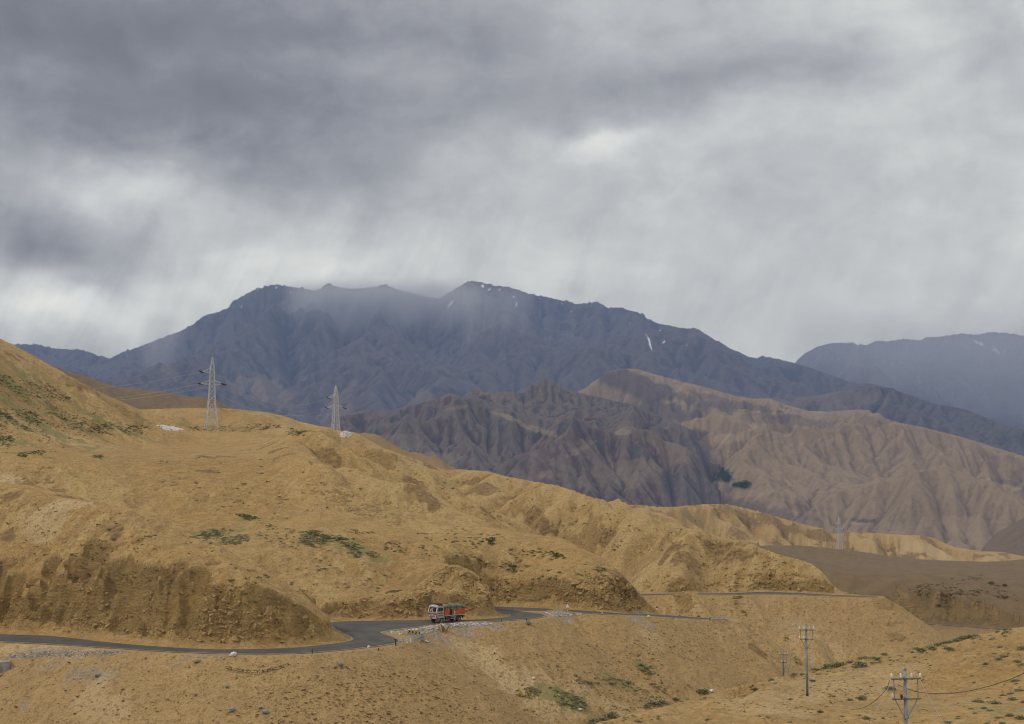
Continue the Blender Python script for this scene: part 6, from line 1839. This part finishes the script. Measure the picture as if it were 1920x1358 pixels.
# ------------------------------------------------------------------ shrubs one can point at
SHRUB_ME = {}
for key, mt in (('sage', M_SAGE), ('dark', M_DGREEN), ('yellow', M_YGREEN)):
    SHRUB_ME[key] = []
    for s in range(5):
        o = merged('shrub', [leaf_variant(500 + s, 420, 0.085, 0.55)], [((0, 0, 0), (1, 1, 1), 0, 0.0)], mt)
        SHRUB_ME[key].append(o.data)
        bpy.data.objects.remove(o)
_sm = MB()
for k in range(7):
    t = 6.28 * k / 7
    _sm.tube((0.02 * math.cos(t), 0.02 * math.sin(t), -0.03), (0.25 * math.cos(t + 0.4), 0.25 * math.sin(t + 0.4), 0.30), 0.014, 0.006, 5)
_so = _sm.build('stem', M_WOOD); STEM_ME = _so.data; bpy.data.objects.remove(_so)
def shrub(u, v, wpx, kind, label, group=None, hk=None, name='shrub', cat='shrub'):
    h = hit(u, v, 50)
    if h is None: return
    d = math.hypot(h.x, h.y)
    w = wpx * d / FPX * 1.08
    o = bpy.data.objects.new(name, _rs.choice(SHRUB_ME[kind]))
    COL.objects.link(o)
    o.location = (h.x, h.y, h.z - 0.03)
    o.rotation_euler = (0, 0, _rs.uniform(0, 6.28))
    hk = hk or _rs.uniform(0.55, 0.80)
    o.scale = (w, w * _rs.uniform(0.85, 1.1), w * hk)
    if wpx > 9:
        st = bpy.data.objects.new('stem', STEM_ME); COL.objects.link(st); st.parent = o
    return tag(o, label, cat, group)
for (u, v, w) in [(1446, 1276, 14), (1488, 1267, 18), (1505, 1265, 12), (1533, 1257, 22), (1547, 1254, 14), (1562, 1251, 26), (1578, 1248, 30), (1596, 1244, 20), (1612, 1248, 32), (1604, 1252, 16), (1619, 1236, 20), (1636, 1234, 14), (1647, 1236, 18), (1658, 1228, 14),
                  (1711, 1224, 12), (1726, 1221, 22), (1718, 1217, 14), (1746, 1217, 22), (1760, 1211, 20), (1752, 1218, 14), (1779, 1218, 24), (1769, 1207, 18), (1783, 1206, 20), (1796, 1203, 20), (1808, 1199, 26), (1818, 1196, 22), (1829, 1193, 16), (1870, 1186, 12), (1885, 1182, 14), (1895, 1181, 8), (1226, 1321, 26), (1240, 1318, 22), (1212, 1325, 20), (1147, 1343, 30), (1130, 1350, 24), (1113, 1355, 30)]:
    shrub(u, v, w, 'sage', 'low sage green shrub in the row along the crest of the foreground slope', 'shrubs along the foreground crest')
for (u, v, w) in [(1835, 1317, 22), (1865, 1320, 26), (1845, 1329, 14), (1880, 1305, 14), (1895, 1302, 16), (1912, 1296, 18), (1900, 1313, 20), (1925, 1318, 20), (1821, 1330, 12), (1858, 1333, 16), (1895, 1343, 20), (1915, 1348, 24), (1872, 1346, 14), (1829, 1338, 10), (1795, 1348, 10), (1776, 1355, 18), (1850, 1357, 12), (1880, 1357, 16)]:
    shrub(u, v, w, 'sage', 'grey green shrub in the thicket at the lower right corner', 'shrubs at the lower right corner')
for (u, v, w) in [(1876, 1214, 12), (1917, 1217, 18), (1849, 1245, 12), (1873, 1237, 14), (1887, 1232, 16), (1907, 1241, 18), (1916, 1247, 14), (1822, 1268, 10), (1826, 1280, 8), (1905, 1277, 16), (1906, 1283, 10)]:
    shrub(u, v, w, 'sage', 'small grey green shrub scattered on the right part of the foreground slope', 'shrubs on the right foreground slope')
for (u, v, w) in [(1482, 1312, 12), (1440, 1345, 8), (1580, 1344, 8), (1656, 1347, 10), (1562, 1306, 9), (1556, 1317, 7), (1550, 1325, 6), (1508, 1334, 6), (1523, 1277, 12), (1527, 1286, 6), (1493, 1326, 5), (1633, 1288, 8), (1740, 1245, 7), (1745, 1248, 8), (1737, 1237, 6), (1668, 1233, 7), (1676, 1240, 6), (1683, 1238, 6), (1700, 1242, 6), (1327, 1351, 12), (1198, 1354, 14), (1234, 1347, 8)]:
    shrub(u, v, w, 'dark', 'small dark green tussock on the bare ground round the utility poles', 'tussocks on the bare foreground')
for (u, v, w) in [(1028, 1250, 8), (1044, 1249, 8), (1054, 1256, 6), (1079, 1267, 10), (1105, 1281, 13), (1119, 1282, 11), (1147, 1283, 16), (1178, 1280, 13), (1032, 1290, 8), (1202, 1247, 12), (1210, 1253, 13), (1206, 1257, 10)]:
    shrub(u, v, w, 'sage', 'small sage shrub in the dry ravine below the road', 'shrubs in the ravine')
shrub(1593, 1314, 14, 'sage', 'smaller of two rounded green shrubs side by side left of the front pole', hk=0.9)
shrub(1617, 1311, 22, 'sage', 'larger of two rounded green shrubs side by side left of the front pole', hk=0.75)
shrub(1668, 1292, 24, 'sage', 'green shrub directly behind the cross arms of the front pole')
shrub(1625, 1348, 20, 'sage', 'low spreading shrub at the bottom edge left of the front pole')
shrub(1538, 1336, 14, 'dark', 'round bright dark green bush to the lower right of the black footed pole', hk=0.9)
shrub(1417, 1294, 16, 'dark', 'round dark bush at the left end of the foreground crest', hk=0.7)
shrub(1318, 1298, 34, 'dark', 'wide dark bush on the crest beside a white stone', hk=0.42)
shrub(1265, 1312, 26, 'dark', 'second wide dark bush on the crest, lower left of the one beside the white stone', hk=0.45)
shrub(791, 1202.5, 11, 'yellow', 'bright yellow green bush behind the roadside railing', hk=0.6)
shrub(722, 1079, 8, 'yellow', 'bright yellow green bush on the slope above the truck', hk=0.7)
shrub(433, 1106, 7, 'yellow', 'pair mate yellow green tuft at the top of the left cutting', hk=0.7)
shrub(465, 1121, 7, 'dark', 'small green tuft at the edge of the left cutting', hk=0.7)
shrub(140, 1339, 7, 'dark', 'lone dark green tuft on the slope at the lower left', hk=0.8)
shrub(889, 1268, 6, 'dark', 'lone green tuft on the smooth slope below the truck', hk=0.7)
shrub(675, 1158.5, 8, 'dark', 'small dark green bush at the foot of the cutting behind the road bend')
shrub(682, 1157, 6, 'sage', 'tiny grey bush beside the road at the foot of the cutting')
shrub(1884, 1099, 11, 'dark', 'dark cone shaped bush standing alone on the brown plain', hk=1.1)
shrub(1858, 1095, 11, 'dark', 'tall dark bush above the scrub patch on the brown plain', hk=1.2)

# ------------------------------------------------------------------ single stones, heaps, masonry
def boulder(u, v, wpx, hk, mat, label, seed, name='boulder', cat='boulder'):
    h = hit(u, v)
    if h is None: return
    w = wpx * math.hypot(h.x, h.y) / FPX
    b = MB(); b.rock((0, 0, w * hk * 0.25), (w, w * 0.8, w * hk), 0, seed, 2)
    return tag(b.build(name, mat, None, False, h), label, cat)
boulder(435, 1333, 15, 0.55, M_STONE_G, 'flat grey boulder low on the left slope', 1)
boulder(488, 1329, 10, 0.7, M_STONE_G, 'upper of two touching dark grey boulders at the bottom edge', 2)
boulder(498, 1337, 14, 0.6, M_STONE_G, 'lower of two touching dark grey boulders at the bottom edge', 3)
boulder(184, 1268, 13, 0.6, M_STONE_G, 'blue grey block in the rubble under the left road', 4)
boulder(437, 1229, 15, 0.5, M_STONE_W, 'white stone lying at the edge of the left road', 5)
boulder(368, 1241, 14, 0.6, M_STONE_O, 'angular ochre rock below the left road', 6)
boulder(425, 1289, 9, 0.8, M_STONE_G, 'small grey boulder under the dry stone wall', 7)
boulder(639, 1248, 13, 0.6, M_STONE_G, 'dark grey boulder on the slope below the road bend', 8)
boulder(691, 1215, 6, 1.1, M_STONE_W, 'white painted kerb stone at the outside of the road bend', 9, 'kerb_stone', 'stone')
boulder(990, 1170.5, 13, 0.5, M_POLEDARK, 'dark flat rock below the road to the right of the gravel', 10)
boulder(1334, 1297, 11, 0.45, M_STONE_W, 'white stone beside the wide dark bush on the crest', 11)
boulder(1129, 1151.5, 4, 1.0, M_STONE_W, 'small white stone on the edge of the lower road', 12, 'kerb_stone', 'stone')
boulder(1216, 1157, 6, 0.7, M_STONE_W, 'pale stone where the lower road comes round the nose', 13)
boulder(1310, 1157, 8, 0.6, M_POLEDARK, 'dark stone on the verge near the far end of the lower road', 14)
boulder(1088, 1331, 9, 0.4, M_STONE_W, 'whitish stones among the sage in the ravine', 15)
boulder(1000, 1273, 7, 0.7, M_STONE_W, 'pale grey stone half way down the smooth slope', 16)
boulder(800, 1204, 8, 0.5, M_STONE_W, 'white and grey stone beside the yellow bush', 17)
def heap(u, v, wpx, hpx, d, n, label, seed):
    a, _ = ray(u, v)
    h = hit(u, v + 2) or at_d(u, v, d)
    dd = math.hypot(h.x, h.y); w = wpx * dd / FPX; hh = hpx * dd / FPX
    rr = random.Random(seed); b = MB()
    for i in range(n):
        t = rr.uniform(0, 6.28); q = rr.random() ** 0.6
        x = q * math.cos(t) * w / 2; y = q * math.sin(t) * w / 2.6
        z = hh * (1 - q) ** 0.9
        g = gz(h.x + x, h.y + y)
        s = rr.uniform(0.25, 0.75)
        b.rock((x, y, g - h.z + z), (s * 1.3, s * 1.2, s * 0.8), 0, seed * 100 + i, 1)
    return tag(b.build('rubble_heap', M_STONE_W, None, False, h), label, 'rubble heap')
heap(648, 813.5, 22, 6, 752, 150, 'white cone of rubble at the foot of the farther hilltop pylon', 3)
heap(319, 804, 46, 4, 474, 420, 'flat white spread of rubble left of the near hilltop pylon', 4)
# dry stone wall under the left road
b = MB(); rr = random.Random(9)
pts = [hit(u, v) for (u, v) in ((423, 1256), (440, 1260), (460, 1263), (480, 1264), (500, 1262), (520, 1257), (543, 1250))]
o0 = pts[3].copy(); k = 0
for p, q in zip(pts[:-1], pts[1:]):
    m = max(2, int((q - p).length / 0.30))
    for i in range(m):
        c = p.lerp(q, i / m); n_c = 3
        for j in range(n_c):
            k += 1
            w_ = rr.uniform(0.34, 0.62); b.rock(c - o0 + Vector((rr.uniform(-0.12, 0.12), 0.10 + 0.16 * j, -0.02 + 0.24 * j)), (w_, 0.5, w_ * 0.75), 0, 900 + k, 1)
tag(b.build('stone_wall', M_STONE_O, None, False, o0), 'low curved dry stone wall on the slope under the left road', 'wall')
# concrete culvert at the left edge
h = hit(10, 1262)
T = empty('culvert', h + Vector((-2.3, 0.5, -0.9)), 0.25); tag(T, 'weathered concrete culvert head at the left edge below the road', 'culvert')
b = MB()
b.bbox((1.9, 0, 1.0), (1.4, 1.6, 2.9), 0.06); b.bbox((-1.9, 0, 1.0), (1.4, 1.6, 2.9), 0.06); b.bbox((0, 0, 2.1), (2.4, 1.5, 0.7), 0.06)
b.build('headwall', M_CONC, T)
b = MB(); b.box((0, 0.55, 0.75), (2.4, 0.1, 2.0)); b.build('opening_shade', M_BLACK, T)  # black sheet in place of the shade inside the culvert
# drain mouth in the gravel wedge under the truck
h = hit(834, 1184)
b = MB()
b.add([(-0.75, 0.5, 0.9), (0.85, 0.6, 0.75), (-0.35, -0.6, -0.75), (0.15, 1.0, -0.3), (0.1, -0.55, -0.8)], [(0, 3, 2), (3, 1, 4), (2, 3, 4)])
b.add([(-0.85, 0.5, 1.0), (-0.75, 0.4, 0.95), (-0.35, -0.7, -0.75), (-0.5, -0.6, -0.75)], [(0, 1, 2, 3)], 1)
b.add([(-0.85, 0.5, 1.0), (0.95, 0.62, 0.82), (0.85, 0.5, 0.72), (-0.75, 0.4, 0.9)], [(0, 1, 2, 3)], 1)
dm = b.build('drain_mouth', [simple('brown_earth', (0.19, 0.115, 0.045), 0.95, 0, 0.4, 2.0), M_CONC], None, False, h + Vector((0, -0.35, 0.35)))
so = dm.modifiers.new('thick', 'SOLIDIFY'); so.thickness = 0.08
tag(dm, 'brown triangular drain mouth in the gravel bank below the truck', 'drain')
# pale slab at the nose
h = hit(1201, 1154)
b = MB(); b.box((0, 0, 0.35), (0.85, 0.2, 0.8), 0, 0.4, 0.6); tag(b.build('concrete_slab', M_CONC, None, False, h), 'pale concrete slab leaning at the rock nose beside the lower road', 'slab')

# ------------------------------------------------------------------ railings, signs, posts
def rail_run(pts, hgt, mat, T, rows=(1.0, 0.55), every=1):
    for i, p in enumerate(pts):
        b = MB(); b.tube(p + Vector((0, 0, -0.2)), p + Vector((0, 0, hgt)), 0.055, 0.055, 8); b.build('post', mat, T)
    for k in rows:
        b = MB()
        for p, q in zip(pts[:-1], pts[1:]): b.tube(p + Vector((0, 0, hgt * k)), q + Vector((0, 0, hgt * k)), 0.06, 0.06, 8)
        b.build('rail', mat, T)
gp = [hit(u, v) for (u, v) in ((747, 1209), (757, 1208.5), (767, 1207), (778, 1203.5), (788, 1199), (795, 1196.5))]
T = empty('railing', gp[2]); T_off = gp[2].copy(); tag(T, 'grey pipe railing with two white plates at the outside of the near road bend', 'railing')
rail_run([p - T_off for p in gp], 0.85, M_RAIL, T)
for x in (-0.28, 0.20):
    b = MB(); b.bbox((x, -0.14, 0.42), (0.26, 0.03, 0.68), 0.01); b.build('white_plate', M_WHITE, T)
b = MB(); p = (gp[4] + gp[5]) / 2 - T_off; b.box(p + Vector((0, 0, 0.5)), (0.75, 0.04, 0.75)); b.build('grey_plate', M_RAIL, T)
h = hit(742, 1211)
b = MB(); b.bbox((0, 0, 0.45), (0.16, 0.16, 1.0), 0.02); b.bbox((-0.06, 0, 0.86), (0.34, 0.10, 0.16), 0.02)
tag(b.build('marker_post', M_BLACK, None, False, h), 'black post at the left end of the roadside railing', 'post')
# chevron board
pl_, pr_ = hit(768, 1192.5), hit(786, 1194.5)
L = at_d(764.5, 1183.8, math.hypot(pl_.x, pl_.y)); Rr = at_d(789.5, 1188.2, math.hypot(pr_.x, pr_.y))
ux = (Rr - L); wL = ux.length; ux.normalize(); nrm = ux.cross(Vector((0, 0, 1))).normalized(); uz = nrm.cross(ux) * -1
if uz.z < 0: uz = -uz
T = empty('chevron_board', (pl_ + pr_) / 2); tag(T, 'yellow and black chevron board on posts in the gravel at the road bend', 'road sign')
o_ = (pl_ + pr_) / 2
def bp(x, z, off): return L + ux * x + uz * z + nrm * off - o_
b = MB(); hB = 0.21
b.add([bp(0, -hB, 0), bp(wL, -hB * 0.8, 0), bp(wL, hB * 0.8, 0), bp(0, hB, 0), bp(0, -hB, -0.04), bp(wL, -hB * 0.8, -0.04), bp(wL, hB * 0.8, -0.04), bp(0, hB, -0.04)], [(0, 1, 2, 3), (7, 6, 5, 4), (0, 4, 5, 1), (1, 5, 6, 2), (2, 6, 7, 3), (3, 7, 4, 0)])
bd = b.build('board', M_YELLOW, T)
for i in range(4):
    x = 0.02 + i * wL / 4.0; w = wL / 9.0
    b = MB()
    for off in (0.012, -0.052):
        b.add([bp(x, -hB * .95, off), bp(x + w, -hB * .95, off), bp(x + w * 1.9, 0, off), bp(x + w, hB * .95, off), bp(x, hB * .95, off), bp(x + w * 0.9, 0, off)], [(0, 1, 2, 5), (5, 2, 3, 4)])
    b.build('chevron', M_BLACK, bd)
for f in (0.12, 0.5, 0.88):
    p = L.lerp(Rr, f); g = gz(p.x, p.y)
    b = MB(); b.tube(Vector((p.x, p.y, g - 0.2)) - o_ - nrm * 0.07, p - o_ - nrm * 0.07, 0.04, 0.04, 8); b.build('leg', M_RAIL, T)
# white headed marker by the second bend
h = hit(1064, 1146.5)
h.z = max(h.z, ZR - 0.1)
T = empty('road_marker', h); tag(T, 'white headed marker on a black and white striped post beside the upper curve', 'road marker')
b = MB()
for k in range(4): b.bbox((0, 0, 0.09 + 0.16 * k), (0.20, 0.14, 0.158), 0.005, k % 2)
b.build('post', [M_WHITE, M_BLACK], T)
b = MB(); b.prism([(-0.26, 0.66), (0.26, 0.66), (0.30, 0.95), (0.12, 1.12), (0.08, 1.28), (-0.08, 1.28), (-0.12, 1.12), (-0.30, 0.95)], -0.05, 0.05); b.build('head', simple('pinkish_white', (0.74, 0.66, 0.66), 0.6), T)
h = hit(1232, 1142.5)
T = empty('road_marker', h); tag(T, 'small red topped marker stone on the slope above the lower road', 'road marker')
b = MB(); b.bbox((0, 0, 0.12), (0.42, 0.16, 0.36), 0.02); b.build('base', M_WHITE, T)
b = MB(); b.prism([(-0.26, 0.30), (0.26, 0.30), (0.14, 0.58), (0, 0.68), (-0.14, 0.58)], -0.09, 0.09); b.build('top', simple('dark_red_stone', (0.16, 0.035, 0.04), 0.7), T)
for (u, v, hh, lab) in ((585.5, 1225.5, 0.62, 'short brown post standing at the edge of the near road'), (709.5, 1219.5, 0.30, 'tiny dark peg below the near road bend'), (940, 1166, 0.40, 'short dark post on the verge right of the truck'), (987.5, 1164, 0.42, 'short dark post near the tip of the second bend')):
    h = hit(u, v)
    b = MB(); b.bbox((0, 0, hh / 2 - 0.1), (0.17, 0.17, hh + 0.2), 0.02)
    tag(b.build('marker_post', simple('brown_post', (0.10, 0.06, 0.04), 0.8), None, False, h), lab, 'post')
gp = [hit(u, v) for (u, v) in ((1331, 1164.3), (1340, 1164.6), (1349, 1164.9), (1358, 1164.8), (1367, 1164.4))]
T = empty('railing', gp[2]); T_off = gp[2].copy(); tag(T, 'far grey railing at the end of the lower road above the ravine', 'railing')
rail_run([p - T_off for p in gp], 0.72, M_RAIL, T, (1.0, 0.5))
b = MB(); b.box(gp[0] - T_off + Vector((0, 0, 0.35)), (0.16, 0.16, 0.8)); b.build('end_post', M_POLEDARK, T)

# ------------------------------------------------------------------ trees of the village in the far valley
def far_hit(key, u, v):
    o, az, rows, Z = FAR[key]
    a, t = ray(u, v); i = int(np.argmin(np.abs(az - a)))
    k = np.nonzero(Z[:, i] / rows >= t)[0]
    if len(k) == 0: return None
    j = k[0]; return Vector((rows[j] * math.sin(az[i]), rows[j] * math.cos(az[i]), Z[j, i]))
CROWNS = [leaf_variant(900 + s, 60, 0.16, 1.3) for s in range(4)]
it = []
for (u, v, ru, rv, n) in ((1352, 889, 13, 7, 60), (1361, 899, 9, 5, 30), (1391, 911, 14, 3.5, 60), (1330, 884, 22, 1.5, 16), (1310, 938, 16, 2, 10), (1336, 935, 14, 2, 10), (1284, 935, 6, 3, 10)):
    for k in range(n):
        h = far_hit('tan', u + _rs.gauss(0, 0.5) * ru, v + _rs.gauss(0, 0.5) * rv)
        if h is None: continue
        s = _rs.uniform(7, 13); it.append(((h.x, h.y, h.z), (s, s, s * _rs.uniform(0.7, 1.1)), _rs.uniform(0, 6), _rs.uniform(-0.1, 0.1)))
tag(merged('village_trees', CROWNS, it, M_TREE), 'dark green trees and fields of a far village in the valley', None, None, 'stuff')
